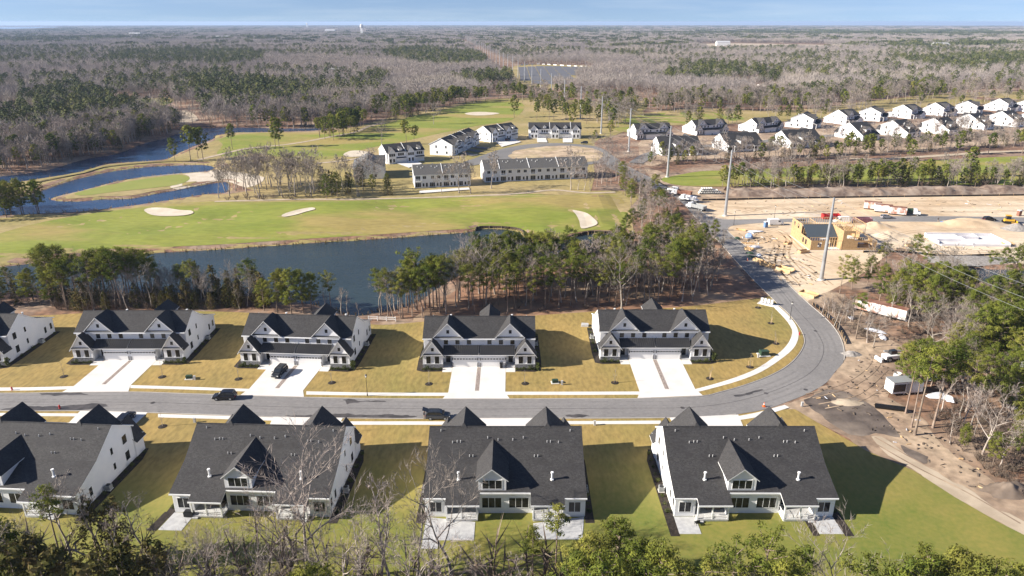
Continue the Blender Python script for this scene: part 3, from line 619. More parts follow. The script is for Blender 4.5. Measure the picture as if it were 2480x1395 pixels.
        for i in range(n + 1):
            x = x0 + (x1 - x0) * i / n; x = min(max(x, min(x0, x1) + .03), max(x0, x1) - .03)
            r.prism([(x - .025, -7.56, 3.23), (x + .025, -7.56, 3.23), (x + .025, -4.9, 4.43), (x - .025, -4.9, 4.43)], (0, 0, .07), 0, 0)
        r.build('porch_roof', [M_METAL, M_TRIM], t)
    r = MB(); gable_roof(r, 2.0, 2.15, 10.45, 1.6, 6.45, 8.25, .35, .15); r.build('cross_gable_roof', [M_SHING, M_TRIM], t)
    # windows
    for s in (-1, 1):
        for a in (7.4, 4.84, 2.28): window(t, s * a, -4.9, 5.35, .92, 1.5, 'f', 1, far)
        window(t, s * 6.9, -5.1, 7.75, .62, .85, 'f', 1, far)
        for a in (9.25, 11.15): window(t, s * a, -7.4, 1.95, .95, 1.75, 'f', 1, far)
        window(t, s * 10.2, -7.41, 4.5, .6, .8, 'f', 1, far)
        fc = 'r' if s > 0 else 'l'
        for y, z, ww, hh in ((-2.6, 5.0, 1.15, 1.55), (-2.6, 1.8, 1.15, 1.65), (1.1, 5.0, .6, 1.2), (1.1, 2.1, .6, 1.2), (7.7, 1.9, .75, 1.5), (9.9, 2.0, .75, 1.5)): window(t, s * HW, y, z, ww, hh, fc, 1, far)
        window(t, s * 10.7, 11.0, 1.85, 1.75, 1.75, 'b', 2, far)
        window(t, s * 2.1, 10.1, 1.95, 2.95, 1.8, 'b', 3, far)
        window(t, s * 6.6, 8.6, 1.6, 3.2, 2.2, 'b', 2, far, 'patio_door')
    window(t, 2.0, 10.101, 5.3, 2.95, 1.5, 'b', 3, far)
    # garage doors, entries, stone
    for s in (-1, 1):
        g = MB(); c = s * 3.05
        g.box(c - 2.55, c + 2.55, -6.96, -6.9, .02, 2.3); go = g.build('garage_door', M_DOORW, t)
        g = MB()
        g.box(c - 2.7, c - 2.55, -6.99, -6.9, 0, 2.45); g.box(c + 2.55, c + 2.7, -6.99, -6.9, 0, 2.45); g.box(c - 2.55, c + 2.55, -6.99, -6.9, 2.3, 2.45); g.build('frame', M_TRIM, go)
        if not far:
            for i in range(8):
                x = c - 2.28 + i * .65; g = MB(); g.box(x - .24, x + .24, -6.975, -6.9, 1.86, 2.12); g.build('pane', M_GLASS, go)
        g = MB(); c = s * 7.0
        g.box(c - .5, c + .5, -4.96, -4.9, .25, 2.4); d = g.build('front_door', M_BLACK, t)
        g = MB(); g.box(c - .62, c - .5, -4.98, -4.9, .2, 2.5); g.box(c + .5, c + .62, -4.98, -4.9, .2, 2.5); g.box(c - .5, c + .5, -4.98, -4.9, 2.4, 2.5); g.build('frame', M_TRIM, d)
        g = MB(); g.box(c - .28, c + .28, -4.975, -4.9, 1.3, 2.2); g.build('pane', M_GLASS, d)
        g = MB(); g.box(c - .98, c + .98, -7.0, -4.9, 0, .22); g.box(c - .8, c + .8, -7.3, -7.0, 0, .12); g.build('entry_step', M_PAVER, t)
        g = MB(); x0, x1 = sorted((s * 7.96, s * 12.44)); g.box(x0, x1, -7.47, -7.4, 0, .95); g.box(x0 - .03, x1 + .03, -7.52, -7.4, .95, 1.02, 1); g.build('stone_wainscot', [M_LSTONE, M_PAVER], t)
        for xa, xb in ((.12, .45), (5.68, 6.0)):
            g = MB(); a, b = sorted((s * xa, s * xb)); g.box(a, b, -7.0, -6.9, 0, 1.05); g.build('stone_pier', M_LSTONE, t)
        if not far:
            for xa in (.3, 5.82):
                g = MB(); x = s * xa; g.box(x - .09, x + .09, -7.1, -6.92, 1.75, 2.15); g.prism([(x - .13, -7.13, 2.15), (x + .13, -7.13, 2.15), (x + .13, -6.92, 2.15), (x - .13, -6.92, 2.15)], (0, 0, .06)); g.build('lantern', M_BLACK, t)
        # back porch
        x0, x1 = sorted((s * 4.2, s * 9.05)); g = MB(); g.box(x0, x1, 8.6, 12.2, .25, .45); g.box(x0 + .08, x1 - .08, 8.7, 12.1, 0, .25, 1); g.build('porch_floor', [M_PAVER, M_TRIM], t)
        for x in (s * 4.32, s * 6.7, s * 8.95):
            g = MB(); g.box(x - .1, x + .1, 11.95, 12.15, .45, 3.2); g.build('porch_post', M_TRIM, t)
        g = MB(); g.box(x0, x1, 11.93, 12.17, 3.0, 3.3); a = s * 4.32; g.box(a - .1, a + .1, 10.1, 11.9, 3.3, 3.5); g.build('porch_beam', M_TRIM, t)
        g = MB()
        def rail(p, q):
            L = math.dist(p, q); n = max(2, int(L / .16)); ux, uy = (q[0] - p[0]) / L, (q[1] - p[1]) / L
            for zz in (.55, 1.32):
                g.tube([(p[0], p[1], zz), (q[0], q[1], zz)], .05, 4)
            for i in range(1, n): g.tube([(p[0] + ux * L * i / n, p[1] + uy * L * i / n, .55), (p[0] + ux * L * i / n, p[1] + uy * L * i / n, 1.3)], .022, 3, cap=False)
        rail((s * 4.3, 12.08), (s * 8.0, 12.08)); rail((s * 4.3, 10.2), (s * 4.3, 12.05))
        g.build('railing', M_TRIM, t)
        g = MB(); g.box(s * 8.5 - .45, s * 8.5 + .45, 12.2, 12.5, 0, .22); g.build('porch_step', M_PAVER, t)
        # roof vents and flue of each unit
        if not far:
            for (x, y, n_) in ((10.6, .75, 1), (8.6, 2.5, 1), (7.3, 2.4, 2), (2.9, 1.8, 1), (5.2, 4.5, 2), (1.2, 2.1, 1)):
                for k in range(n_):
                    g = MB(); xx = s * x + k * .55; z = zr(y); g.tube([(xx, y, z - .15), (xx, y, z + .38)], .07, 7); g.build('vent_pipe', M_PAVER, t)
            g = MB(); x, y = s * 7.3, 8.3; z = zr(y); g.tube([(x, y, z - .2), (x, y, z + 1.15)], .15, 8); g.tube([(x, y, z + 1.2), (x, y, z + 1.4)], .24, 8); g.tube([(x, y, z - .05), (x, y, z + .12)], .3, 8); g.build('flue', M_TRIM, t)
        g = MB(); g.box(s * 12.31 - .06, s * 12.31 + .06, 10.8, 10.9, 0, 3.6); g.build('downpipe', M_TRIM, t); g = MB(); g.box(s * 12.31 - .06, s * 12.31 + .06, -4.85, -4.75, 0, 6.1); g.build('downpipe', M_TRIM, t)
    g = MB(); g.box(-.06, .06, -7.5, -4.85, 0, 0.01); 
    g = MB(); g.box(-.07, .07, -4.98, -4.9, 4.45, 6.3); g.build('party_trim', M_TRIM, t)
    for s in (-1, 1):
        g = MB(); x0, x1 = sorted((s * 3.9, s * 9.1)); g.box(x0, x1, 12.55, 12.68, zr(12.6) - .25, zr(12.6) - .02); g.build('gutter', M_TRIM, t)
        g = MB(); x0, x1 = sorted((s * 9.1, s * 12.55)); g.box(x0, x1, 11.36, 11.49, zr(11.4) - .25, zr(11.4) - .02); g.build('gutter', M_TRIM, t)
    g = MB(); g.box(-12.5, 12.5, -5.42, -5.3, zr(-5.3) - .24, zr(-5.3) - .02); g.build('gutter', M_TRIM, t)
    g = MB(); g.box(-3.9, 3.9, 10.48, 10.6, zr(10.5) - .24, zr(10.5) - .02); g.build('gutter', M_TRIM, t)
    return t
def place(root, x, y, rz, label, group=None, cat='house', z=0.0, scale=None):
    root.location = (x, y, z); root.rotation_euler = (0, 0, rz)
    if scale: root.scale = scale
    return tag(root, label, cat, group)

proto = make_duplex(); used = [False]
def duplex(x, y, rz, label, group, z=.1, scale=None, src=None):
    src = src or proto
    if src is proto and not used[0]: o = src; used[0] = True
    else: o = copy_tree(src)
    return place(o, x, y, rz, label, group, 'duplex', z, scale)
ROW2 = [(-125.5, 143.3, 0), (-86.5, 145.2, .3), (-47.7, 142.7, -4), (-7.3, 141.9, 0), (32.4, 145.7, 0)]
LAB2 = ['white duplex cut off at the picture edge, far side of the street', 'white duplex facing the street, second in the far row beside the cut-off one', 'white duplex with a black car parked on its driveway',
        'white duplex facing the street between the car driveway and the corner duplex', 'white duplex on the corner lot inside the road bend']
ROW1 = [(-78.8, 103.0, 180 - 3.5), (-39.9, 102.3, 180 - 2.6), (-1.05, 101.8, 180), (37.4, 101.8, 180)]
LAB1 = ['white duplex seen from behind, cut off by the picture edge, near row', 'white duplex seen from behind with a paved patio and grill, second of the near row', 'white duplex seen from behind with two large paver terraces', 'white duplex seen from behind at the end of the near row by the sandy track']
for (x, y, a), lb in zip(ROW2, LAB2): duplex(x, y + 6.9, R(a), lb, 'duplexes facing the street')
for (x, y, a), lb in zip(ROW1, LAB1): duplex(x, y, R(a), lb, 'duplexes seen from behind')

# driveways, beds, patios, small yard things of the two rows
M_SHRUB = mat('shrub_leaf', (.05, .07, .025), (.11, .12, .04), 6, vary=.3, transl=.2)
def loc2w(x, y, a, p): c, s = math.cos(R(a)), math.sin(R(a)); return (x + p[0] * c - p[1] * s, y + p[0] * s + p[1] * c)
far_line = np.array(rf); near_line = np.array(rn)
def road_y(line, X):
    k = np.argsort(line[:, 0]); return float(np.interp(X, line[k, 0], line[k, 1]))
fl = far_line[far_line[:, 1] < 140]; nl = near_line[(near_line[:, 1] < 125)]
def driveway(poly, label):
    return sheet('driveway', poly, M_CONC, LAWN_Z + .04, None, label, drape=False, skirt=.12)
names2 = ['first', 'second', 'third', 'fourth', 'fifth']
for i, (x, y, a) in enumerate(ROW2):
    y0 = y + 6.9; f = lambda p: loc2w(x, y0, a, p)
    if i:
        L, Rr = f((-5.9, -6.95)), f((5.9, -6.95)); xl, xr = L[0], Rr[0]
        if i == 2: xl2, xr2 = xl - .9, xr - 1.2
        else: xl2, xr2 = xl, xr
        yl, yr = road_y(fl, xl2 - .6) + .1, road_y(fl, xr2 + .6) + .1
        lx = x - .2 if i != 2 else x - 1.2
        sy = (yl + yr) / 2 + 3.2
        driveway([L, (xl2, yl + 2.6), (xl2 - .9, yl), (xr2 + .9, yr), (xr2, yr + 2.6), Rr], f'wide white concrete double driveway of the {names2[i]} far duplex')
        m0, m1 = f((-.4, -7.2)), f((.4, -7.2)); cx = (xl2 + xr2) / 2
        sheet('stone_strip', [m0, (cx - .42, sy), (cx + .42, sy), m1], M_STONE, LAWN_Z + .055, None, 'strip of river stones between the two driveways', kind='stuff', drape=False)
        for s in (-1, 1): sheet('path', [f((s * 5.95, -7.35)), f((s * 5.95, -9.4)), f((s * 8.0, -9.4)), f((s * 8.0, -7.35))][::s], M_CONC, LAWN_Z + .035, None, 'short concrete entry path', drape=False, skirt=.1)
    for s in (-1, 1):
        if i == 0 and s < 0: continue
        sheet('mulch_bed', [f((s * 7.95, -7.45)), f((s * 7.9, -9.1)), f((s * 12.2, -9.3)), f((s * 13.7, -8.6)), f((s * 13.9, -4)), f((s * 13.6, 11)), f((s * 12.3, 11)), f((s * 12.35, -7.45))], M_MULCH, LAWN_Z + .03, None, 'black mulch bed along the duplex wall', drape=False)
for i, (x, y, a) in enumerate(ROW1):
    f = lambda p: loc2w(x, y, a, p)
    L, Rr = f((-5.9, -6.95)), f((5.9, -6.95)); yl, yr = road_y(nl, L[0]) - .1, road_y(nl, Rr[0]) - .1
    driveway([L, (L[0] + .9, yl), (Rr[0] - .9, yr), Rr], f'white concrete driveway of the {names2[i]} near duplex, mostly hidden behind its roof')
    for s in (-1, 1):
        sheet('mulch_bed', [f((s * 13.7, 12.5 if i < 3 else 15.5)), f((s * 13.8, -4)), f((s * 13.0, -7.5)), f((s * 12.3, -7.4)), f((s * 12.3, 12.5 if i < 3 else 15.5))], M_MULCH, LAWN_Z + .03, None, 'black mulch bed along the near duplex wall', drape=False)
def patio(i, pts, label):
    x, y, a = ROW1[i]; sheet('patio', [loc2w(x, y, a, p) for p in pts], M_PAVER, LAWN_Z + .05, None, label, drape=False, skirt=.2)
patio(1, [(9.0, 11.1), (12.4, 11.1), (12.9, 15.2), (9.3, 15.2)], 'grey paver patio with a covered grill')
patio(2, [(4.6, 12.3), (12.2, 11.1), (12.2, 18.2), (9.8, 18.2), (9.8, 16.4), (4.6, 16.4)], 'stepped paver terrace behind the third near duplex')
patio(2, [(-12.2, 11.1), (-4.3, 12.6), (-4.3, 16.2), (-11.5, 16.2)], 'broad paver terrace beside the small pine')
patio(3, [(9.0, 11.1), (12.3, 11.1), (12.3, 15.0), (9.0, 15.0)], 'paver patio with a chair by the mulch bed')
patio(3, [(-12.3, 11.1), (-8.7, 11.1), (-8.7, 15.0), (-12.3, 15.0)], 'empty paver patio at the corner of the last duplex')
for s0, s1 in ((-8.6, -7.6), (-12.5, -13.5)):
    x, y, a = ROW1[3]; sheet('mulch_bed', [loc2w(x, y, a, p) for p in ((s0, 12.0), (s1, 11.8), (s1, 15.4), (s0, 15.4))], M_MULCH, LAWN_Z + .035, None, 'black mulch strip beside the patio', drape=False)
x, y, a = ROW1[1]; sheet('mulch_bed', [loc2w(x, y, a, p) for p in ((12.6, 11.0), (14.0, 11.0), (14.6, 15.4), (13.1, 15.4))], M_MULCH, LAWN_Z + .035, None, 'black mulch strip left of the grill patio', drape=False)

def shrub_mesh(seed, h, w, n=160):
    r = np.random.default_rng(seed); P = r.normal(size=(n, 3)); P /= np.linalg.norm(P, axis=1)[:, None]; P *= (r.random(n) ** .4)[:, None]
    P[:, 0] *= w / 2; P[:, 1] *= w / 2; P[:, 2] = (P[:, 2] * .5 + .5) * h
    u = r.normal(size=(n, 3)); v = r.normal(size=(n, 3)); s = h * .12
    V = np.stack([P - u * s * .5, P + u * s * .5, P + v * s], 1).reshape(-1, 3); F = np.arange(3 * n).reshape(-1, 3)
    return arr_mesh('shrub', V, F, M_SHRUB)
SHR = [shrub_mesh(1, .7, .8), shrub_mesh(2, 1.0, 1.0), shrub_mesh(3, 2.0, .9), shrub_mesh(4, .5, .9)]
def shrubs(x, y, a, pts, lb, grp):
    for (px, py, k) in pts:
        w = loc2w(x, y, a, (px, py)); o = link('shrub', SHR[k], None, (w[0], w[1], LAWN_Z), rng.random() * 6, rng.uniform(.8, 1.2)); tag(o, lb, 'shrub', grp)
for i, (x, y, a) in enumerate(ROW2):
    y0 = y + 6.9
    for s in (-1, 1):
        if i == 0 and s < 0: continue
        nm = ['left', 'right'][s > 0]
        shrubs(x, y0, a, [(s * (8.4 + k * .75), -8.3 - .2 * (k % 2), (0, 3, 0, 3, 1)[k % 5]) for k in range(6)], f'low dark shrub in the front bed of the {names2[i]} far duplex', f'shrubs in the front beds of the {names2[i]} far duplex')
        shrubs(x, y0, a, [(s * 13.1, yy, 3 if k % 2 else 0) for k, yy in enumerate(np.arange(-3, 10, 2.1))], f'small shrub along the side wall of the {names2[i]} far duplex', f'side shrubs of the {names2[i]} far duplex')
    shrubs(x, y0, a, [((13.0, -8.6, 2) if i in (1, 3) else (13.2, -8.0, 2))], f'upright evergreen shrub at the front corner of the {names2[i]} far duplex', None)
for i, (x, y, a) in enumerate(ROW1):
    for s in (-1, 1):
        shrubs(x, y, a, [(s * 13.1, yy, 3 if k % 2 else 0) for k, yy in enumerate(np.arange(-6, 11, 2.0))], f'small shrub in the side bed of the {names2[i]} near duplex', f'side shrubs of the {names2[i]} near duplex')
def ac_unit(x, y, rz, lb):
    t = empty('ac_unit', (x, y, LAWN_Z + .05), rz); b = MB(); b.box(-.42, .42, -.42, .42, .08, .9); b.box(-.5, .5, -.5, .5, 0, .08, 1); b.build('body', [M_GREYM, M_CONC], t)
    g = MB(); g.tube([(0, 0, .9), (0, 0, .94)], .36, 12); g.build('fan_grille', M_BLACK, t); return tag(t, lb, 'air conditioner', 'air conditioning units beside the duplexes')
for nm, ROW, dy in (('far', ROW2, 6.9), ('near', ROW1, 0)):
    for i, (x, y, a) in enumerate(ROW):
        for s in (-1, 1):
            if nm == 'far' and i == 0 and s < 0: continue
            w = loc2w(x, y + dy, a, (s * 13.0, 4.6)); ac_unit(w[0], w[1], R(a), f'grey air conditioner at the {"left" if (s < 0) == (nm == "far") else "right"} side of the {names2[i]} {nm} duplex')
# ------------------------------------------------------------ trees
M_BARK = mat('grey_bark', (.34, .295, .25), (.25, .21, .18), .8, c3=(.42, .37, .32), scale3=.3, vary=.18)
M_TWIG = mat('bare_twig', (.31, .262, .225), (.25, .21, .18), .3, vary=.2, transl=.0)
M_PBARK = mat('pine_bark', (.29, .225, .175), (.19, .14, .11), .9, vary=.15)
M_PINE = mat('pine_needle', (.165, .185, .034), (.09, .12, .025), .45, c3=(.205, .20, .045), scale3=.12, vary=.28, transl=.22)
M_CEDAR = mat('cedar_leaf', (.085, .088, .028), (.14, .11, .045), .5, vary=.3, transl=.15)
M_SCRUB = mat('scrub_twig', (.20, .155, .12), (.14, .105, .08), .5, vary=.25)

class TB:
    """triangle soup with two streams: trunk and crown"""
    def __init__(s): s.tv, s.tf, s.cv, s.cf = [], [], [], []
def tubeN(V, F, pts, rad, n):
    k = len(V); ref = np.array((.31, .17, .93))
    P = [np.asarray(p, float) for p in pts]
    for i, p in enumerate(P):
        t = P[min(i + 1, len(P) - 1)] - P[max(i - 1, 0)]; t = t / (np.linalg.norm(t) + 1e-9)
        r = ref if abs(t @ ref) < .95 else np.array((1., 0, 0)); u = np.cross(t, r); u /= np.linalg.norm(u); w = np.cross(t, u)
        for j in range(n):
            a = 2 * math.pi * j / n; V.append(p + (u * math.cos(a) + w * math.sin(a)) * rad[i])
    for i in range(len(P) - 1):
        for j in range(n):
            j2 = (j + 1) % n; a, b, c, d = k + i * n + j, k + i * n + j2, k + (i + 1) * n + j2, k + (i + 1) * n + j
            F.append((a, b, c)); F.append((a, c, d))
def unit(v): return v / (np.linalg.norm(v) + 1e-9)
def bare_tree(seed, h=15, spread=1.0, lean=0.0, dens=(5, 5, 4, 4), fork=.3, twig=.05):
    r = np.random.default_rng(seed); T = TB()
    def path(p, d, L, n, wob, up):
        pts = [p]; d = unit(d)
        for i in range(n):
            d = unit(d + r.normal(size=3) * wob + np.array((0, 0, up))); pts.append(pts[-1] + d * L / n)
        return pts, d
    base = np.zeros(3); tr, d = path(base, np.array((lean, lean * .4, 1.)), h * .86, 7, .10, .06)
    r0 = h * .0165
    tubeN(T.tv, T.tf, tr, [r0 * 1.25] + [r0 * (1 - .88 * (i / 7) ** .9) for i in range(1, 8)], 6)
    def grow(p, d, L, rad, lev):
        last = lev >= len(dens)
        if last:
            q = unit(np.cross(d, r.normal(size=3))) * twig * .5; e = p + unit(d + np.array((0, 0, .25))) * L
            k = len(T.cv); T.cv += [p - q, p + q, e]; T.cf.append((k, k + 1, k + 2)); return
        n = 3 if lev < 2 else 2
        pts, dd = path(p, d, L, n, .16, .10)
        V, F = (T.tv, T.tf) if lev == 1 else (T.cv, T.cf)
        tubeN(V, F, pts, [rad * (1 - .75 * i / n) for i in range(n + 1)], 5 if lev == 1 else 3)
        for c in range(dens[lev]):
            t = r.uniform(.3, 1.0) if c else 1.0; i = min(int(t * n), n - 1); f = t * n - i; q = pts[i] * (1 - f) + pts[i + 1] * f
            ax = unit(pts[i + 1] - pts[i]); side = unit(np.cross(ax, r.normal(size=3)))
            nd = unit(ax * r.uniform(.55, 1.0) + side * r.uniform(.5, .95) + np.array((0, 0, .12)))
            grow(q, nd, L * r.uniform(.48, .68), rad * .42, lev + 1)
    for c in range(dens[0] + 2):
        t = fork + (1 - fork) * (c + r.random()) / (dens[0] + 2); i = min(int(t * 7), 6); f = t * 7 - i; q = tr[i] * (1 - f) + tr[i + 1] * f
        a = c * 2.4 + r.uniform(-.5, .5); el = .55 + .5 * t
        grow(q, np.array((math.cos(a) * spread, math.sin(a) * spread, el)), h * (.42 - .2 * t) * spread, r0 * (.62 - .35 * t), 1)
    return T
def leaf_cluster(T, r, c, rad, n, ln, wd, out=None, flat=.7):
    P = r.normal(size=(n, 3)); P /= np.linalg.norm(P, axis=1)[:, None]; P *= (r.random(n) ** .45)[:, None] * rad; P[:, 2] *= flat
    nrm = P / rad * .9 + r.normal(size=(n, 3)) * .45 + np.array((0, 0, .35))
    if out is not None: nrm = nrm + out * .5
    nrm /= np.linalg.norm(nrm, axis=1)[:, None]
    u = np.cross(nrm, r.normal(size=(n, 3))); u /= np.linalg.norm(u, axis=1)[:, None]; v = np.cross(nrm, u)
    L = ln * r.uniform(.6, 1.3, (n, 1)); W = wd * r.uniform(.7, 1.3, (n, 1)); Q = P + c
    k = len(T.cv)
    V = np.stack([Q - u * L * .5, Q + v * W * .6, Q + u * L * .5, Q - v * W * .5], 1).reshape(-1, 3)
    T.cv += list(V)
    for i in range(n):
        b = k + 4 * i; T.cf.append((b, b + 1, b + 2)); T.cf.append((b, b + 2, b + 3))
def pine_tree(seed, h=15, cb=.5, width=.20, shape='round', nb=26, ncl=22, ln=.40, wd=.10, dead=4):
    r = np.random.default_rng(seed); T = TB(); n = 8
    bend = r.normal(size=2) * .02; tr = [np.array((bend[0] * h * (i / n) ** 2 * 2, bend[1] * h * (i / n) ** 2 * 2, h * .97 * i / n)) for i in range(n + 1)]
    r0 = h * .0125; tubeN(T.tv, T.tf, tr, [r0 * 1.25] + [r0 * (1 - .82 * i / n) for i in range(1, n + 1)], 6)
    def at(t): i = min(int(t * n), n - 1); f = t * n - i; return tr[i] * (1 - f) + tr[i + 1] * f
    for k in range(dead):
        t = r.uniform(min(.25, cb * .6), cb); a = r.uniform(0, 6.28); p = at(t); e = p + np.array((math.cos(a), math.sin(a), .15)) * h * r.uniform(.04, .1); tubeN(T.tv, T.tf, [p, e], [.05, .015], 3)
    for k in range(nb):
        t = cb + (1 - cb) * ((k + r.random()) / nb); s = (t - cb) / (1 - cb); a = k * 2.4 + r.uniform(-.6, .6)
        if shape == 'round': w = math.sin(math.pi * min(1, .16 + .80 * s)) ** .8
        elif shape == 'flat': w = .45 + .6 * s if s < .85 else .55
        else: w = 1.05 - .92 * s
        L = h * width * w * r.uniform(.65, 1.2); up = .15 + .45 * s
        p = at(t); d = unit(np.array((math.cos(a), math.sin(a), up))); e = p + d * L
        tubeN(T.tv, T.tf, [p, p + d * L * .6 - np.array((0, 0, .02 * L)), e], [h * .0042, h * .003, .02], 3)
        m = 2 if L > 1.1 else 1
        for q in range(m):
            f = (.62, 1.0)[q] if m == 2 else .9
            leaf_cluster(T, r, p + d * L * f + r.normal(size=3) * .12, h * .048 * r.uniform(.75, 1.3), ncl, ln, wd, d * np.array((1, 1, .3)))
    leaf_cluster(T, r, tr[-1], h * .045, ncl, ln, wd)
    return T
def cedar_tree(seed, h=8, w=.24, n=1300):
    r = np.random.default_rng(seed); T = TB(); tubeN(T.tv, T.tf, [np.zeros(3), np.array((0, 0, h * .9))], [h * .02, .03], 5)
    nb = 46
    for k in range(nb):
        t = .04 + .95 * (k + r.random()) / nb; a = k * 2.4 + r.normal() * .4; L = h * w * (1.05 - t) ** .6 * (1 - .35 * (t < .15)) * r.uniform(.6, 1.25)
        c = np.array((math.cos(a) * L * .75, math.sin(a) * L * .75, t * h)); leaf_cluster(T, r, c, max(.3, L * .5), n // nb, .42, .16, np.array((math.cos(a), math.sin(a), .2)), .8)
    return T
def bush(seed, h=2.5, w=1.0, n=240, bare=True):
    r = np.random.default_rng(seed); T = TB()
    for k in range(14):
        a = r.uniform(0, 6.28); d = unit(np.array((math.cos(a) * w * .7, math.sin(a) * w * .7, 1.))); p = np.array((math.cos(a), math.sin(a), 0)) * .2
        e = p + d * h * r.uniform(.6, 1); tubeN(T.tv, T.tf, [p, e], [.04, .012], 3)
        for j in range(n // 14):
            t = r.uniform(.25, 1); q = p + (e - p) * t; dd = unit(d + r.normal(size=3) * .7); s = unit(np.cross(dd, r.normal(size=3))) * .03
            k2 = len(T.cv); T.cv += [q - s, q + s, q + dd * h * r.uniform(.15, .35)]; T.cf.append((k2, k2 + 1, k2 + 2))
    return T
def puff_tree(seed, h=14, n=110, ln=2.2, wd=.2):
    """far bare tree: a stem, forks and a haze of twigs"""
    r = np.random.default_rng(seed); T = TB(); tubeN(T.tv, T.tf, [np.zeros(3), np.array((0, 0, h * .6))], [h * .016, h * .006], 4)
    for k in range(7):
        a = k * 2.4; p = np.array((0, 0, h * r.uniform(.25, .55))); e = p + np.array((math.cos(a), math.sin(a), 1.3)) * h * .2; tubeN(T.tv, T.tf, [p, e], [h * .007, h * .003], 3)
    P = r.normal(size=(n, 3)); P /= np.linalg.norm(P, axis=1)[:, None]; P *= (r.random(n) ** .38)[:, None]
    d = P * .8 + np.array((0, 0, .75)) + r.normal(size=(n, 3)) * .25; d /= np.linalg.norm(d, axis=1)[:, None]
    Q = P * np.array((.27, .27, .30)) * h + np.array((0, 0, h * .66)); s = np.cross(d, r.normal(size=(n, 3))); s /= np.linalg.norm(s, axis=1)[:, None]
    V = np.stack([Q - s * wd * .5 - d * ln * .3, Q + s * wd * .5 - d * ln * .3, Q + d * ln * .7], 1).reshape(-1, 3)
    T.cv = list(V); T.cf = [tuple(x) for x in np.arange(3 * n).reshape(-1, 3)]
    return T
def far_pine(seed, h=14, n=150, ln=1.3, wd=.7):
    r = np.random.default_rng(seed); T = TB(); tubeN(T.tv, T.tf, [np.zeros(3), np.array((0, 0, h * .9))], [h * .014, h * .004], 4)
    for k in range(12):
        t = .52 + .44 * k / 11; s = (t - .52) / .44; w = math.sin(math.pi * (.25 + .62 * s)); a = k * 2.4
        leaf_cluster(T, r, np.array((math.cos(a) * h * .16 * w, math.sin(a) * h * .16 * w, t * h)), h * .095, n // 12, ln, wd, np.array((math.cos(a), math.sin(a), .3)))
    return T
def meshes(T, name, mt, mc):
    a = arr_mesh('trunk', np.array(T.tv), np.array(T.tf), mt) if T.tf else None
    return a, arr_mesh('crown', np.array(T.cv), np.array(T.cf), mc)
PINES = {'tall': [meshes(pine_tree(10 + i, 15, .52 + .05 * (i % 3), .19 + .02 * (i % 2), 'round', 30, 62), 'pine', M_PBARK, M_PINE) for i in range(4)],
         'open': [meshes(pine_tree(30 + i, 14, .40 + .08 * i, .25, 'flat', 22, 62, dead=8), 'pine', M_PBARK, M_PINE) for i in range(3)],
         'full': [meshes(pine_tree(50 + i, 13, .18 + .06 * i, .24, 'round', 50, 64), 'pine', M_PBARK, M_PINE) for i in range(3)],
         'thin': [meshes(pine_tree(70 + i, 12, .68, .12, 'round', 14, 56), 'pine', M_PBARK, M_PINE) for i in range(2)]}
BARES = {'tall': [meshes(bare_tree(100 + i, 15, .8, .03 * (i - 1), (5, 5, 5, 6), .42, .045), 'bare', M_BARK, M_TWIG) for i in range(4)],
         'wide': [meshes(bare_tree(120 + i, 14, 1.15, .02, (6, 5, 5, 6), .32, .045), 'bare', M_BARK, M_TWIG) for i in range(3)],
         'slim': [meshes(bare_tree(140 + i, 13, .5, .05 * (i - 1), (4, 5, 4, 6), .4, .045), 'bare', M_BARK, M_TWIG) for i in range(3)]}
BARES_MID = {k: [meshes(bare_tree(220 + 10 * j + i, 14, sp, .02, (5, 5, 4, 5), fk, .15), 'bare', M_BARK, M_TWIG) for i in range(3)] for j, (k, sp, fk) in enumerate((('tall', .8, .42), ('wide', 1.1, .3), ('slim', .55, .4)))}
CEDARS = {'cone': [meshes(cedar_tree(160 + i, 8, .27 + .05 * i), 'cedar', M_PBARK, M_CEDAR) for i in range(3)]}
SCRUB = {'low': [meshes(bush(180 + i, 2.6, 1.0), 'scrub', M_SCRUB, M_SCRUB) for i in range(3)]}
REF_H = {'pine': 15, 'bare': 15, 'cedar': 8, 'scrub': 2.6}
KINDSET = {'pine': PINES, 'bare': BARES, 'cedar': CEDARS, 'scrub': SCRUB}
NAMES = {'pine': ('pine_tree', 'pine'), 'bare': ('bare_tree', 'bare tree'), 'cedar': ('cedar_tree', 'cedar'), 'scrub': ('scrub_bush', 'bush')}
LOOK = {('pine', 'tall'): 'tall pine', ('pine', 'open'): 'flat-topped pine', ('pine', 'full'): 'bushy pine', ('pine', 'thin'): 'thin pine', ('bare', 'tall'): 'tall leafless tree', ('bare', 'wide'): 'broad leafless tree',
        ('bare', 'slim'): 'slim leafless tree', ('cedar', 'cone'): 'dark cedar', ('scrub', 'low'): 'scrub bush'}
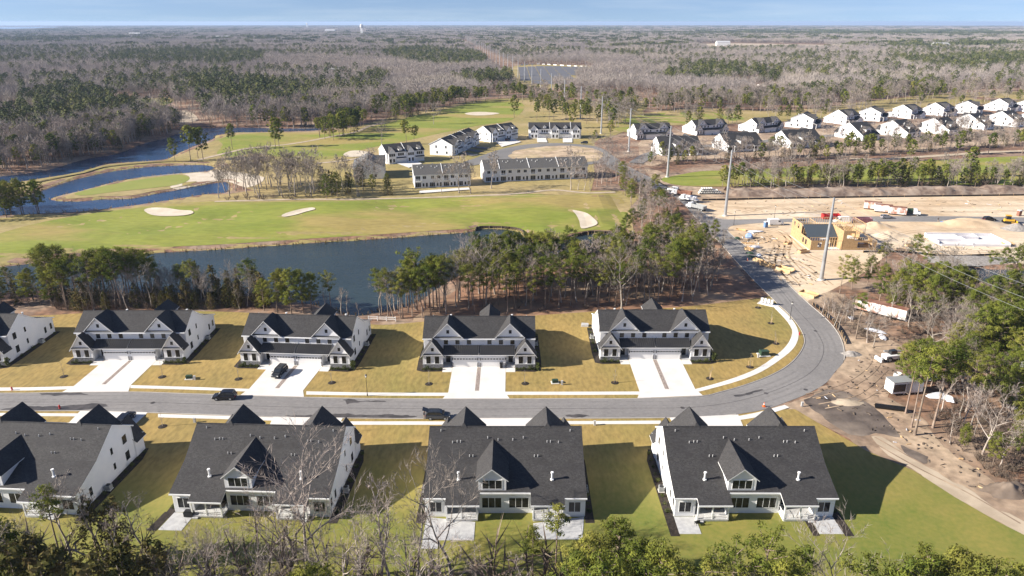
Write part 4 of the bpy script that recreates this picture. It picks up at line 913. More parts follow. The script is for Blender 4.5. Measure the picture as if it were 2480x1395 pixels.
MARKS = [(60, 740, 'in the pond wood behind the cut-off far duplex'), (330, 740, 'in the pond wood behind the second far duplex'), (560, 745, 'in the pond wood left of the third far duplex'), (720, 750, 'behind the third far duplex by the water'), (815, 745, 'beside the water right of the third far duplex'),
         (960, 760, 'at the water edge of the central wood'), (1130, 740, 'in the central wood behind the fourth far duplex'), (1350, 730, 'in the central wood between the last far duplexes'), (1580, 710, 'in the central wood behind the corner duplex'), (1720, 690, 'on the road side of the central wood'),
         (1200, 650, 'deep in the central wood near the water'), (1450, 640, 'deep in the central wood above the corner duplex'), (1640, 620, 'in the central wood near the upper road'), (1580, 520, 'in the strip wood beside the upper road'), (1530, 470, 'at the strip wood top by the fairway'),
         (2030, 720, 'beside the leaning steel pole'), (2120, 700, 'in the wood below the framed house'), (2250, 690, 'in the wood below the concrete foundation'), (2430, 660, 'at the basin by the concrete foundation'), (2150, 790, 'by the rusty container'), (2080, 820, 'beside the outer kerb of the bend'),
         (2330, 800, 'in the dense wood behind the rusty container'), (2440, 860, 'in the dense wood at the right picture edge'), (2220, 960, 'beside the white trailer'), (2330, 960, 'behind the white trailer'), (2280, 1060, 'on the leaf litter below the trailer'), (2430, 1050, 'in the brown wood by the near steel pole'),
         (120, 1350, 'in front of the first near duplex'), (400, 1370, 'in front of the grill patio'), (740, 1380, 'in front of the second near duplex'), (920, 1390, 'before the gap of the middle near duplexes'), (1100, 1390, 'in front of the third near duplex'), (1320, 1390, 'before the broad paver terrace'),
         (1520, 1390, 'at the bottom edge before the last near duplex'), (1800, 1400, 'at the bottom edge below the last near duplex'), (2200, 1400, 'at the bottom edge below the corner lawn'), (640, 470, 'in the leafless clump beside the island sand'), (840, 470, 'beside the hip-roofed townhouse'),
         (1130, 465, 'behind the short townhouse row'), (1380, 455, 'behind the long townhouse row'), (60, 505, 'in the dark clump beside the channel'), (470, 385, 'on the point between lake and channel'), (560, 365, 'on the grass point by the lake'), (670, 355, 'beside the cart path'), (820, 335, 'in the clump by the cart path bend'),
         (180, 390, 'on the wooded lake bank'), (380, 330, 'on the wooded bank at the lake head'), (150, 300, 'in the dark pine belt above the lake'), (990, 395, 'behind the townhouses'), (1460, 420, 'between the long townhouse row and the road'), (1480, 330, 'beside the loop road'), (1340, 300, 'behind the front-facing townhouse row'),
         (1700, 405, 'below the first pair of far duplexes'), (1850, 460, 'in the hedgerow near the steel pole'), (2050, 455, 'in the middle of the hedgerow'), (2280, 455, 'in the hedgerow above the white trailers'), (2450, 455, 'at the right end of the hedgerow'), (2080, 385, 'in the row below the far houses'),
         (2300, 375, 'beside the sandy track below the far houses'), (2460, 375, 'at the right end of the sandy track'), (1650, 290, 'on the grass behind the far duplexes'), (1950, 275, 'behind the far detached houses'), (2250, 250, 'on the far right golf grass'), (700, 300, 'on the far lake bank'), (1100, 260, 'beside the upper fairway')]
MARKG = np.array([G(m[0], m[1]) for m in MARKS])
count = {k: 0 for k in NAMES}
OVER = []
def tree(kind, form, x, y, h, parts=True, label=None, var=None, rz=None, z=None, group=True):
    if count[kind] >= 300 and not label: OVER.append((kind, form, x, y, h)); return None
    var = rng.randrange(len(KINDSET[kind][form])) if var is None else var
    tm, cm = KINDSET[kind][form][var % len(KINDSET[kind][form])]
    if kind == 'bare' and y > 190: tm, cm = BARES_MID[form][var % 3]
    base = {'tall': 15, 'open': 14, 'full': 13, 'thin': 12, 'wide': 14, 'slim': 13, 'cone': 8, 'low': 2.6}[form]
    sc = h / base; zz = (hz1(x, y) if z is None else z) - .05
    nm, cat = NAMES[kind]; e = empty(nm, (x, y, zz), rng.random() * 6.28 if rz is None else rz, (sc * rng.uniform(.88, 1.12), sc * rng.uniform(.88, 1.12), sc))
    if tm: link('trunk', tm, e)
    link('crown', cm, e); count[kind] += 1
    if label: tag(e, label, cat, None)
    else:
        k = int(np.argmin(np.hypot((MARKG[:, 0] - x), MARKG[:, 1] - y))); lb = f'{LOOK[(kind, form)]} {MARKS[k][2]}'
        tag(e, lb, cat, f'{cat}s {MARKS[k][2]}')
    return e
def scatter(poly_px, n, kinds, mind=2.5, avoid=()):
    """kinds: list of (weight, kind, form, hmin, hmax)"""
    P = GP(poly_px); A = np.array(P); got = []; tries = 0
    while len(got) < n and tries < n * 60:
        tries += 1; x = rng.uniform(A[:, 0].min(), A[:, 0].max()); y = rng.uniform(A[:, 1].min(), A[:, 1].max())
        if not inside(P, np.array([x]), np.array([y]))[0]: continue
        if any((x - a) ** 2 + (y - b) ** 2 < mind * mind for a, b in got): continue
        if any((x - a) ** 2 + (y - b) ** 2 < rr * rr for a, b, rr in avoid): continue
        got.append((x, y)); w = rng.random() * sum(k[0] for k in kinds)
        for k in kinds:
            w -= k[0]
            if w <= 0: break
        tree(k[1], k[2], x, y, rng.uniform(k[3], k[4]))
def at_px(kind, form, px, py, h, label=None, var=None, rz=None): x, y = G(px, py); return tree(kind, form, x, y, h, label=label, var=var, rz=rz)
def top_px(kind, form, px, ytop, Y, label=None, var=None, rz=None):
    """tree at ground distance Y under column px whose top shows at ytop"""
    v = (ytop - 697.5) / FPX; h = CAM_H - Y * (SP + v * CP) / (CP - v * SP); z = Y * CP + (CAM_H - h * .5) * SP
    return tree(kind, form, (px - 1240) / FPX * z, Y, h, label=label, var=var, rz=rz, z=.1)

# wood between the far row and the pond, left
scatter([(-120, 752), (130, 752), (130, 705), (-120, 715)], 20, [(3, 'pine', 'full', 7, 11), (2, 'cedar', 'cone', 6, 9), (2, 'bare', 'slim', 7, 10)], 2.6)
scatter([(110, 752), (370, 748), (380, 708), (120, 704)], 42, [(5, 'pine', 'tall', 12, 16.5), (4, 'bare', 'tall', 9, 13), (2, 'cedar', 'cone', 6, 9)], 2.6)
scatter([(130, 756), (640, 748), (660, 735), (130, 738)], 40, [(2, 'scrub', 'low', 2, 3.2), (2, 'cedar', 'cone', 4, 7.5), (1, 'bare', 'slim', 7, 10)], 2.2)
scatter([(370, 748), (640, 745), (640, 716), (380, 708)], 48, [(2, 'pine', 'tall', 9, 13), (4, 'cedar', 'cone', 6, 10), (3, 'bare', 'tall', 7, 11)], 2.5)
for px, py, h, f in ((640, 752, 9, 'full'), (672, 757, 11, 'full'), (706, 760, 12.5, 'full'), (735, 757, 12, 'full'), (755, 752, 10.5, 'full'), (690, 745, 11, 'full'), (802, 748, 10.5, 'open')): at_px('pine', f, px, py, h)
for px, py, h in ((828, 766, 9), (842, 762, 7), (790, 752, 7), (870, 768, 4.5), (630, 735, 9)): at_px('bare', 'slim', px, py, h)
# central wood
for px, py, h, f in ((940, 765, 13.5, 'tall'), (925, 758, 12, 'tall'), (970, 772, 12, 'tall'), (1010, 752, 17, 'open'), (992, 742, 14, 'tall'), (1040, 745, 14, 'tall'), (1065, 758, 15.5, 'tall'), (1080, 748, 15, 'tall')): at_px('pine', f, px, py, h)
at_px('bare', 'wide', 1178, 742, 17, 'pale spreading leafless tree standing alone behind the fourth far duplex', 1)
at_px('bare', 'tall', 1112, 728, 17, 'white-barked leafless tree left of the spreading pale one'); at_px('bare', 'wide', 1505, 752, 16.5, 'leafless tree just above the roof of the corner duplex')
scatter([(905, 769), (1000, 774), (1085, 764), (1085, 738), (1052, 716), (1000, 742), (930, 754)], 26, [(4, 'pine', 'tall', 11, 15), (2, 'bare', 'tall', 10, 14), (2, 'bare', 'slim', 8, 12)], 2.2)
CW = [(1085, 740), (1150, 764), (1300, 757), (1430, 746), (1700, 730), (1730, 700), (1705, 660), (1640, 630), (1500, 655), (1300, 672), (1150, 694)]
for px, py, h, f in ((1165, 690, 15.5, 'tall'), (1195, 682, 15, 'full'), (1225, 684, 16, 'tall'), (1250, 676, 14.5, 'full'), (1285, 680, 15, 'tall'), (1310, 672, 14, 'tall'), (1210, 700, 16, 'tall'), (1330, 682, 15.5, 'tall'), (1460, 660, 13, 'tall'), (1490, 650, 13.5, 'full')): at_px('pine', f, px, py, h)
scatter(CW, 150, [(5, 'pine', 'tall', 12, 16), (1.2, 'pine', 'open', 12, 15), (2.6, 'bare', 'tall', 11, 15), (2.4, 'bare', 'slim', 9, 14)], 3.0)
scatter([(1640, 600), (1700, 640), (1745, 700), (1790, 690), (1760, 640), (1715, 590)], 12, [(2, 'pine', 'thin', 9, 13), (3, 'bare', 'slim', 8, 12)], 3)
scatter([(1500, 606), (1620, 592), (1690, 600), (1695, 578), (1655, 545), (1605, 505), (1550, 465), (1500, 452), (1522, 500), (1528, 560)], 46, [(4, 'pine', 'tall', 8, 13), (1, 'pine', 'full', 7, 10), (4, 'bare', 'tall', 8, 13), (1, 'cedar', 'cone', 6, 9)], 3.6)
# right-hand woods
for px, py, h, f in ((2033, 712, 11.5, 'open'), (2072, 821, 12, 'thin'), (2062, 700, 9, 'full'), (2100, 690, 9, 'full'), (2193, 1001, 16, 'thin'), (2215, 1054, 18, 'thin'), (2259, 1036, 18, 'tall'), (2207, 1035, 15, 'thin'), (2190, 765, 15, 'tall'), (2225, 772, 15, 'full'), (2250, 790, 14, 'full'), (2290, 770, 14, 'full'),
                    (2180, 735, 13, 'tall'), (2310, 745, 12, 'full'), (2360, 900, 15.5, 'full'), (2400, 905, 16, 'full'), (2440, 895, 16.5, 'full'), (2475, 905, 17, 'full'), (2385, 870, 15, 'full'), (2420, 850, 15, 'full'), (2465, 850, 15, 'full'), (2500, 880, 16, 'full'), (2420, 668, 11, 'tall'), (2455, 672, 12, 'full'), (2480, 665, 12, 'tall'), (2395, 655, 8, 'open'), (2510, 670, 13, 'tall'),
                    (2185, 930, 10, 'full'), (2215, 955, 11, 'full'), (2255, 935, 10.5, 'full'), (2300, 930, 10, 'full'), (2350, 700, 5.5, 'full'), (2130, 655, 9, 'tall'), (2205, 655, 12, 'tall'), (2240, 668, 10, 'tall'), (2440, 1010, 11, 'full'), (2480, 1060, 12, 'full'), (2470, 980, 13, 'full'), (2540, 960, 15, 'full'), (2460, 1100, 8, 'full'), (2340, 1000, 12, 'open'), (2340, 830, 14, 'full'), (2375, 805, 15, 'full'), (2420, 790, 15, 'full'), (2470, 795, 15, 'full'), (2265, 745, 13, 'tall'), (2330, 770, 13, 'full'), (2500, 760, 14, 'full'), (2230, 910, 9, 'full'), (2330, 930, 12, 'full'), (2375, 965, 12, 'full'), (2425, 985, 13, 'full'), (2300, 895, 11, 'full'), (2455, 945, 13, 'full'), (2490, 1000, 12, 'full')): at_px('pine', f, px, py, h)
for px, py, h, f in ((2150, 660, 11, 'slim'), (2110, 660, 10, 'slim'), (2180, 660, 10, 'tall'), (2160, 735, 13, 'tall'), (2020, 790, 9, 'slim'), (2030, 800, 8, 'slim'), (2100, 830, 10, 'slim'), (2060, 780, 8, 'slim'), (2115, 840, 8, 'wide'), (2265, 870, 13, 'wide'), (2290, 900, 11, 'wide'), (2320, 860, 12, 'tall'), (2245, 850, 11, 'tall'), (2340, 820, 12, 'tall'),
                    (2380, 1100, 13, 'wide'), (2300, 1075, 7, 'slim'), (2420, 1130, 9, 'slim'), (2390, 1080, 8, 'slim'), (2330, 1030, 9, 'slim'), (2350, 940, 10, 'wide'), (2400, 960, 9, 'wide'), (2290, 700, 11, 'wide'), (2370, 760, 12, 'wide'), (1990, 760, 6, 'slim'), (2005, 770, 6, 'slim')): at_px('bare', f, px, py, h)
scatter([(2270, 860), (2330, 780), (2480, 720), (2620, 740), (2620, 1000), (2480, 960), (2330, 960)], 52, [(4, 'bare', 'wide', 8, 12), (3, 'bare', 'tall', 8, 12), (4, 'pine', 'full', 8, 14), (3, 'scrub', 'low', 2, 3.5)], 2.6)
scatter([(2110, 720), (2160, 690), (2300, 700), (2340, 760), (2250, 830), (2150, 770)], 40, [(3, 'bare', 'tall', 8, 12), (2, 'bare', 'slim', 8, 12), (2, 'pine', 'full', 8, 13), (3, 'scrub', 'low', 1.5, 3)], 2.6)
scatter([(2240, 1000), (2330, 980), (2480, 1020), (2600, 1080), (2600, 1250), (2480, 1200), (2330, 1090)], 46, [(3, 'bare', 'slim', 6, 11), (5, 'scrub', 'low', 1.0, 2.2), (2, 'pine', 'full', 2.5, 7)], 2.8)
scatter([(1990, 760), (2040, 790), (2130, 850), (2130, 800), (2060, 740), (2010, 730)], 12, [(2, 'bare', 'slim', 5, 8), (2, 'scrub', 'low', 1.2, 2.4)], 2.5)
# bottom edge, nearest the camera
for px, yt, Y, f in ((728, 1128, 77, 'wide'), (700, 1190, 74, 'tall'), (775, 1215, 75, 'tall'), (905, 1190, 73, 'slim'), (870, 1230, 71, 'slim'), (1088, 1148, 78.5, 'wide'), (1005, 1200, 78, 'slim'), (940, 1165, 76, 'slim'), (150, 1165, 80, 'tall'), (235, 1170, 80, 'slim'), (360, 1185, 79, 'slim'),
                     (540, 1290, 72, 'wide'), (620, 1320, 70, 'wide'), (490, 1320, 69, 'wide'), (1150, 1300, 72, 'slim'), (1240, 1330, 68, 'slim'), (810, 1300, 68, 'wide'), (2025, 1335, 66, 'wide'), (1720, 1330, 66, 'tall'), (270, 1240, 76, 'slim'), (60, 1230, 72, 'tall'), (1010, 1310, 67, 'wide'), (690, 1330, 66, 'slim')): top_px('bare', f, px, yt, Y)
for px, yt, Y, f in ((1347, 1225, 77, 'thin'), (1290, 1280, 74, 'thin'), (1492, 1258, 72, 'full'), (1432, 1305, 69, 'full'), (1545, 1320, 67, 'full'), (1605, 1330, 65, 'full'), (1395, 1355, 64, 'full'), (1680, 1355, 63, 'open'), (1770, 1340, 64, 'open'), (1850, 1325, 66, 'open'), (1930, 1330, 66, 'thin'), (1890, 1368, 61, 'full'), (2180, 1362, 61, 'full'), (2230, 1340, 63, 'full'),
                     (2290, 1348, 62, 'full'), (2350, 1372, 60, 'full'), (2465, 1372, 60, 'full'), (130, 1175, 78, 'thin'), (30, 1270, 70, 'full'), (770, 1380, 60, 'full'), (2090, 1362, 62, 'open'), (1570, 1372, 60, 'full'), (1460, 1365, 60, 'full')): top_px('pine', f, px, yt, Y)
for px, yt, Y in ((100, 1300, 68), (170, 1325, 66), (310, 1310, 68), (385, 1310, 70), (280, 1205, 81), (225, 1215, 80), (60, 1330, 64), (130, 1350, 63), (10, 1310, 66), (240, 1355, 62)): top_px('cedar', 'cone', px, yt, Y)
for i in range(14):
    px = rng.choice([rng.uniform(420, 1000), rng.uniform(1000, 1400), rng.uniform(0, 450)]); top_px('scrub', 'low', px, rng.uniform(1335, 1380), rng.uniform(66, 74))
# golf course trees
scatter([(520, 484), (560, 482), (700, 484), (760, 482), (770, 455), (700, 440), (560, 445), (525, 470)], 36, [(5, 'bare', 'tall', 14, 18.5), (3, 'bare', 'slim', 13, 17)], 3.6)
scatter([(525, 486), (760, 484), (760, 476), (530, 478)], 12, [(1, 'scrub', 'low', 2, 3.5)], 3)
scatter([(765, 484), (945, 478), (945, 455), (880, 440), (770, 455)], 18, [(3, 'cedar', 'cone', 8, 12), (2, 'bare', 'slim', 10, 15), (1, 'pine', 'full', 8, 12)], 4)
for px, py, h, f in ((1112, 468, 15, 'tall'), (1140, 470, 15, 'tall'), (1190, 457, 16, 'wide'), (1382, 460, 16, 'wide'), (1400, 460, 10, 'slim'), (1415, 462, 10, 'slim'), (1430, 463, 9, 'slim'), (870, 475, 13, 'slim'), (1070, 470, 9, 'slim'), (925, 350, 14, 'slim'), (1050, 300, 14, 'slim'), (530, 480, 13, 'wide')): at_px('bare', f, px, py, h)
scatter([(-60, 540), (30, 525), (118, 518), (122, 510), (20, 498), (-60, 505)], 16, [(1, 'pine', 'full', 12, 15)], 3.8)
for px, py, h, f in ((424, 391, 13, 'open'), (462, 388, 19, 'full'), (480, 384, 17, 'full'), (492, 386, 18, 'full'), (563, 362, 15, 'open'), (667, 356, 18, 'open'), (676, 356, 17, 'open'), (787, 337, 15, 'open'), (808, 339, 16, 'tall'), (822, 333, 16, 'tall'), (833, 330, 17, 'tall'), (857, 328, 13, 'tall'), (800, 330, 15, 'tall'), (840, 320, 17, 'full'),
                    (985, 350, 15, 'full'), (1003, 350, 12, 'full'), (1245, 285, 18, 'tall'), (1385, 310, 17, 'full'), (1330, 290, 15, 'full'), (1300, 292, 14, 'full'), (1420, 300, 14, 'full'), (1410, 292, 16, 'full'), (1470, 300, 15, 'full'), (1440, 345, 8, 'full')): at_px('pine', f, px, py, h)
scatter([(940, 285), (1060, 255), (1100, 262), (1000, 285), (960, 295)], 14, [(3, 'pine', 'tall', 14, 18), (1, 'cedar', 'cone', 8, 11)], 7)
scatter([(-40, 428), (115, 407), (200, 381), (287, 366), (344, 343), (400, 328), (455, 309), (420, 300), (330, 318), (230, 340), (100, 370), (-40, 395)], 72, [(6, 'bare', 'wide', 9, 13), (2, 'bare', 'tall', 9, 14), (3, 'cedar', 'cone', 7, 10), (1, 'pine', 'full', 9, 13)], 5.5)
# hedgerow above the sand, trees below the far houses
scatter([(1745, 456), (1900, 458), (2100, 455), (2480, 455), (2620, 455), (2620, 440), (2200, 436), (1900, 442), (1750, 446)], 200, [(3, 'cedar', 'cone', 5, 9), (5, 'bare', 'wide', 7, 12), (2, 'bare', 'slim', 9, 13), (2.5, 'pine', 'full', 7, 11), (1, 'pine', 'open', 9, 12), (3, 'scrub', 'low', 2.5, 4.5)], 2.0)
for px, py, h, f in ((2055, 388, 15, 'full'), (2103, 388, 14, 'full'), (2125, 445, 12, 'open'), (2205, 390, 12, 'open'), (2318, 375, 14, 'full'), (2393, 372, 12, 'full'), (2340, 430, 15, 'open'), (2475, 372, 16, 'full'), (2000, 390, 9, 'full'), (1970, 385, 8, 'full'), (2030, 388, 10, 'full')): at_px('pine', f, px, py, h)
scatter([(1570, 402), (1700, 397), (1870, 392), (2000, 385), (2100, 378), (2480, 355), (2480, 345), (2200, 362), (2000, 372), (1800, 384), (1570, 390)], 150, [(5, 'bare', 'wide', 7, 12), (3, 'scrub', 'low', 2.5, 4.5), (1, 'cedar', 'cone', 5, 8), (2, 'bare', 'slim', 8, 12), (2.5, 'pine', 'full', 7, 12)], 3.5)
scatter([(1440, 455), (1500, 452), (1500, 425), (1470, 410), (1440, 420)], 12, [(3, 'bare', 'wide', 7, 11), (1, 'scrub', 'low', 2, 3)], 4)
print('trees', count)
# ------------------------------------------------------------ the far forest, one mass
def to_px(x, y, h=0.0):
    z = y * CP + (CAM_H - h) * SP; v = ((CAM_H - h) * CP - y * SP) / z
    return 1240 + FPX * x / z, 697.5 + FPX * v
FCOL = bpy.data.collections.new('forest_parts')
def joined(Ts, mats):
    V, F, Mi = [], [], []
    for T, off, sc in Ts:
        for vv, ff, m in ((T.tv, T.tf, 0), (T.cv, T.cf, 1)):
            if not ff: continue
            k = len(V); V += [np.asarray(p) * sc + off for p in vv]; F += [tuple(i + k for i in f) for f in ff]; Mi += [m] * len(ff)
    return arr_mesh('forest_part', np.array(V), np.array(F), mats, Mi)
FP = []
M_FTWIG = mat('far_twig', (.31, .272, .245), (.245, .215, .20), .02, c3=(.36, .315, .265), scale3=.008, vary=.22)
M_FPINE = mat('far_needle', (.11, .118, .03), (.07, .085, .025), .05, vary=.35)
def proto_obj(me):
    o = bpy.data.objects.new('forest_part_%02d' % len(FP), me); FCOL.objects.link(o); FP.append(o)
Z0 = np.zeros(3)
for i in range(4): proto_obj(joined([(puff_tree(300 + i, 14, 150, 2.3, .17), Z0, 1)], [M_BARK, M_FTWIG]))          # 0-3 bare
for i in range(3): proto_obj(joined([(far_pine(320 + i, 15, 170, 1.3, .6), Z0, 1)], [M_PBARK, M_FPINE]))               # 4-6 pine
rr = np.random.default_rng(5)
for i in range(3):      # 7-9 bare clump 26 m
    proto_obj(joined([(puff_tree(340 + i * 20 + k, 12 + rr.random() * 4, 46, 3.2, .42), np.array((rr.uniform(-13, 13), rr.uniform(-13, 13), 0)), 1) for k in range(13)], [M_BARK, M_FTWIG]))
for i in range(2):      # 10-11 pine clump
    proto_obj(joined([(far_pine(420 + i * 20 + k, 13 + rr.random() * 4, 48, 2.4, 1.5), np.array((rr.uniform(-12, 12), rr.uniform(-12, 12), 0)), 1) for k in range(9)], [M_PBARK, M_FPINE]))
for i in range(2):      # 12-13 bare clump 90 m
    proto_obj(joined([(puff_tree(460 + i * 80 + k, 12 + rr.random() * 5, 14, 5.5, 1.5), np.array((rr.uniform(-48, 48), rr.uniform(-48, 48), 0)), 1) for k in range(56)], [M_BARK, M_FTWIG]))
EXTRA = 0
proto_obj(joined([(far_pine(640 + k, 14 + rr.random() * 4, 24, 4, 3), np.array((rr.uniform(-45, 45), rr.uniform(-26, 26), 0)), 1) for k in range(22)], [M_PBARK, M_FPINE]))   # 14
for i in range(3): proto_obj(joined([(bare_tree(700 + i, 14, (.8, 1.1, .6)[i], .02, (5, 5, 4, 5), .36, .17), Z0, 1)], [M_BARK, M_TWIG]))      # 15-17
for i in range(2): proto_obj(joined([(pine_tree(720 + i, 14, .3 + .2 * i, .22, 'round', 30, 16, .9, .35), Z0, 1)], [M_PBARK, M_PINE]))   # 18-19
proto_obj(joined([(cedar_tree(730, 8, .3, 500), Z0, 1)], [M_PBARK, M_CEDAR]))                                                            # 20
proto_obj(joined([(bush(740, 2.6, 1.0, 160), Z0, 1)], [M_SCRUB, M_SCRUB]))                                                               # 21
CLEAR = [[(480, 392), (470, 330), (520, 300), (760, 296), (880, 285), (960, 262), (1100, 240), (1290, 226), (1450, 228), (1480, 222), (1560, 226), (1700, 250), (1900, 255), (2100, 236), (2300, 218), (2480, 212), (2800, 210), (2800, 620), (480, 620)],
         [(-800, 600), (-800, 420), (-100, 425), (0, 418), (115, 404), (200, 378), (287, 362), (344, 338), (400, 324), (440, 304), (530, 302), (620, 303), (620, 620)],
         [(1230, 170), (1250, 157), (1425, 158), (1450, 170), (1395, 188), (1395, 212), (1290, 212), (1240, 190)], [(1665, 107), (1760, 103), (1990, 106), (2045, 116), (1990, 121), (1720, 123)],
         [(-500, 64), (90, 62), (170, 66), (60, 73), (-500, 78)], [(270, 242), (420, 234), (420, 258), (340, 272), (280, 265)], [(0, 268), (60, 265), (55, 286), (-80, 292)], [(735, 250), (860, 247), (865, 264), (750, 268)],
         [(1740, 205), (1880, 196), (1900, 206), (1780, 214)], [(1800, 218), (1880, 214), (1890, 226), (1830, 230)], [(355, 270), (480, 262), (500, 295), (440, 304)], [(1150, 232), (1290, 226), (1290, 212), (1180, 215)], [(-800, 67), (130, 64.5), (175, 67), (60, 72), (-800, 80)]]
PINEP = [[(255, 148), (330, 132), (480, 130), (630, 134), (640, 158), (560, 172), (420, 168), (280, 162)], [(920, 140), (1010, 122), (1060, 130), (1190, 142), (1180, 166), (1060, 172), (960, 156)], [(0, 300), (60, 255), (180, 240), (330, 246), (340, 285), (200, 320), (60, 335), (-100, 350)],
         [(1560, 205), (1700, 165), (1900, 178), (1880, 215), (1740, 210)], [(1640, 112), (1500, 116), (1480, 122), (1640, 120)], [(2080, 112), (2480, 108), (2480, 122), (2200, 124)], [(1460, 84), (1900, 74), (2480, 78), (2480, 88), (1900, 86)], [(430, 210), (560, 200), (720, 225), (760, 275), (620, 262), (480, 250)],
         [(1090, 200), (1240, 190), (1330, 215), (1300, 232), (1200, 238), (1130, 215)], [(2170, 150), (2480, 140), (2480, 170), (2330, 178), (2200, 170)], [(0, 98), (300, 92), (320, 100), (0, 108)], [(1240, 70), (1500, 66), (1500, 74), (1240, 80)], [(1400, 238), (1560, 240), (1560, 256), (1400, 258)]]
def forest_points(y0, y1, sp, bare_ids, pine_ids, pine_p, scl, keep=1.0):
    rows = []; y = y0
    r = nrg
    while y < y1:
        hw = y * .80 + 40; n = int(2 * hw / sp); x = (np.arange(n) + r.random(n)) * sp - hw; yy = y + (r.random(n) - .5) * sp
        rows.append(np.stack([x, yy], 1)); y += sp
    P = np.concatenate(rows); k = r.random(len(P)) < keep; P = P[k]
    px, py = to_px(P[:, 0], P[:, 1]); ok = np.ones(len(P), bool)
    for c in CLEAR: ok &= ~inside(c, px, py)
    lx = 92 - .1017 * (P[:, 1] - 199); ok &= ~((np.abs(P[:, 0] - lx) < 19) & (P[:, 1] < 3300))
    ok &= (vnoise(P[:, 0], P[:, 1], 160, 9) > -.86)
    P, px, py = P[ok], px[ok], py[ok]
    pn = pine_p * (1 + 1.4 * vnoise(P[:, 0], P[:, 1], 130, 3)) * (vnoise(P[:, 0], P[:, 1], 420, 4) > -.35)
    for c in PINEP: pn = np.where(inside(c, px, py), .64, pn)
    isp = r.random(len(P)) < pn
    idx = np.where(isp, r.choice(pine_ids, len(P)), r.choice(bare_ids, len(P)))
    s = scl * r.uniform(.75, 1.2, len(P)) * np.where(isp & (r.random(len(P)) < .3), 1.12, 1.0)
    z = -(P[:, 0] ** 2 + P[:, 1] ** 2) / (2 * 7.4e6) * (P[:, 1] > 3000)
    return np.stack([P[:, 0], P[:, 1], z], 1), idx, s
parts = [forest_points(385, 900, 6.6, [0, 1, 2, 3], [4, 5, 6], .16, 1.0), forest_points(900, 2000, 8.6, [0, 1, 2, 3], [4, 5, 6], .15, 1.0),
         forest_points(2000, 5200, 24, [7, 8, 9], [10, 11], .17, 1.0), forest_points(5200, 21000, 92, [12, 13], [14], .26, 1.05)]
def belt(poly, n, w, hs=(.75, 1.15)):
    """w: {proto id: weight}"""
    P = GP(poly); A = np.array(P); X = nrg.uniform(A[:, 0].min(), A[:, 0].max(), n * 6); Y = nrg.uniform(A[:, 1].min(), A[:, 1].max(), n * 6); k = np.nonzero(inside(P, X, Y))[0][:n]
    ks = list(w); pr = np.array([w[q] for q in ks], float); pr /= pr.sum()
    parts.append((np.stack([X[k], Y[k], hz(X[k], Y[k])], 1), nrg.choice(ks, len(k), p=pr), nrg.uniform(*hs, len(k))))
BP = {15: 3, 16: 4, 17: 1, 18: 2, 19: 2, 20: .6}
belt([(1480, 300), (1560, 268), (1700, 256), (1900, 262), (2000, 256), (1990, 272), (1900, 276), (1780, 270), (1700, 268), (1560, 280), (1500, 312)], 90, BP)
belt([(1900, 262), (2100, 240), (2300, 224), (2480, 218), (2480, 226), (2320, 236), (2200, 252), (2100, 262), (2000, 275)], 130, BP)
belt([(1560, 262), (1700, 244), (1900, 240), (2100, 228), (2300, 215), (2300, 222), (2100, 240), (1900, 256), (1700, 258), (1560, 272)], 260, BP)
belt([(2480, 236), (2300, 246), (2200, 262), (2300, 262), (2480, 250)], 26, BP)
belt([(1400, 250), (1500, 240), (1560, 262), (1500, 300), (1480, 330), (1440, 335), (1425, 300)], 80, {15: 2, 16: 3, 18: 3, 19: 2})
belt([(1180, 232), (1290, 228), (1420, 236), (1420, 262), (1380, 300), (1330, 295), (1290, 262), (1220, 244)], 70, {15: 2, 16: 2, 18: 4, 19: 3})
belt([(880, 285), (960, 262), (1100, 244), (1180, 238), (1180, 246), (1060, 262), (990, 280), (930, 296)], 110, {15: 2, 16: 2, 18: 4, 19: 4, 20: 1})
belt([(460, 312), (520, 306), (620, 304), (760, 302), (880, 286), (870, 296), (790, 310), (620, 308), (500, 308)], 130, {15: 3, 16: 4, 18: 2, 19: 1, 20: 2, 21: 3})
belt([(760, 335), (800, 318), (880, 300), (930, 300), (880, 318), (830, 332)], 26, {18: 3, 19: 3, 20: 1})
belt([(-80, 426), (115, 404), (200, 379), (287, 364), (344, 341), (400, 326), (455, 307), (400, 296), (230, 330), (80, 360), (-80, 385)], 340, {15: 3, 16: 4, 17: 1, 18: 2.5, 19: 1, 20: 3, 21: 2})
belt([(640, 288), (800, 280), (960, 262), (960, 250), (800, 262), (640, 270)], 120, BP)
belt([(1560, 318), (1800, 308), (1960, 296), (2100, 288), (2090, 280), (1900, 286), (1600, 308)], 26, {15: 2, 16: 2, 18: 1})
belt([(1980, 330), (2400, 305), (2480, 312), (2480, 330), (2200, 352), (2040, 358)], 60, {15: 2, 16: 3, 17: 2, 21: 2}, (.5, .85))
belt([(1440, 372), (1480, 372), (1520, 400), (1560, 420), (1540, 432), (1480, 405)], 14, {16: 2, 21: 3}, (.5, .8))
KID = {'bare': (15, 16, 17), 'pine': (18, 19), 'cedar': (20,), 'scrub': (21,)}
if OVER:
    O = np.array([(o[2], o[3]) for o in OVER]); oi = np.array([rng.choice(KID[o[0]]) for o in OVER]); oh = np.array([o[4] / {'bare': 14, 'pine': 14, 'cedar': 8, 'scrub': 2.6}[o[0]] for o in OVER]); parts.append((np.stack([O[:, 0], O[:, 1], hz(O[:, 0], O[:, 1])], 1), oi, oh))
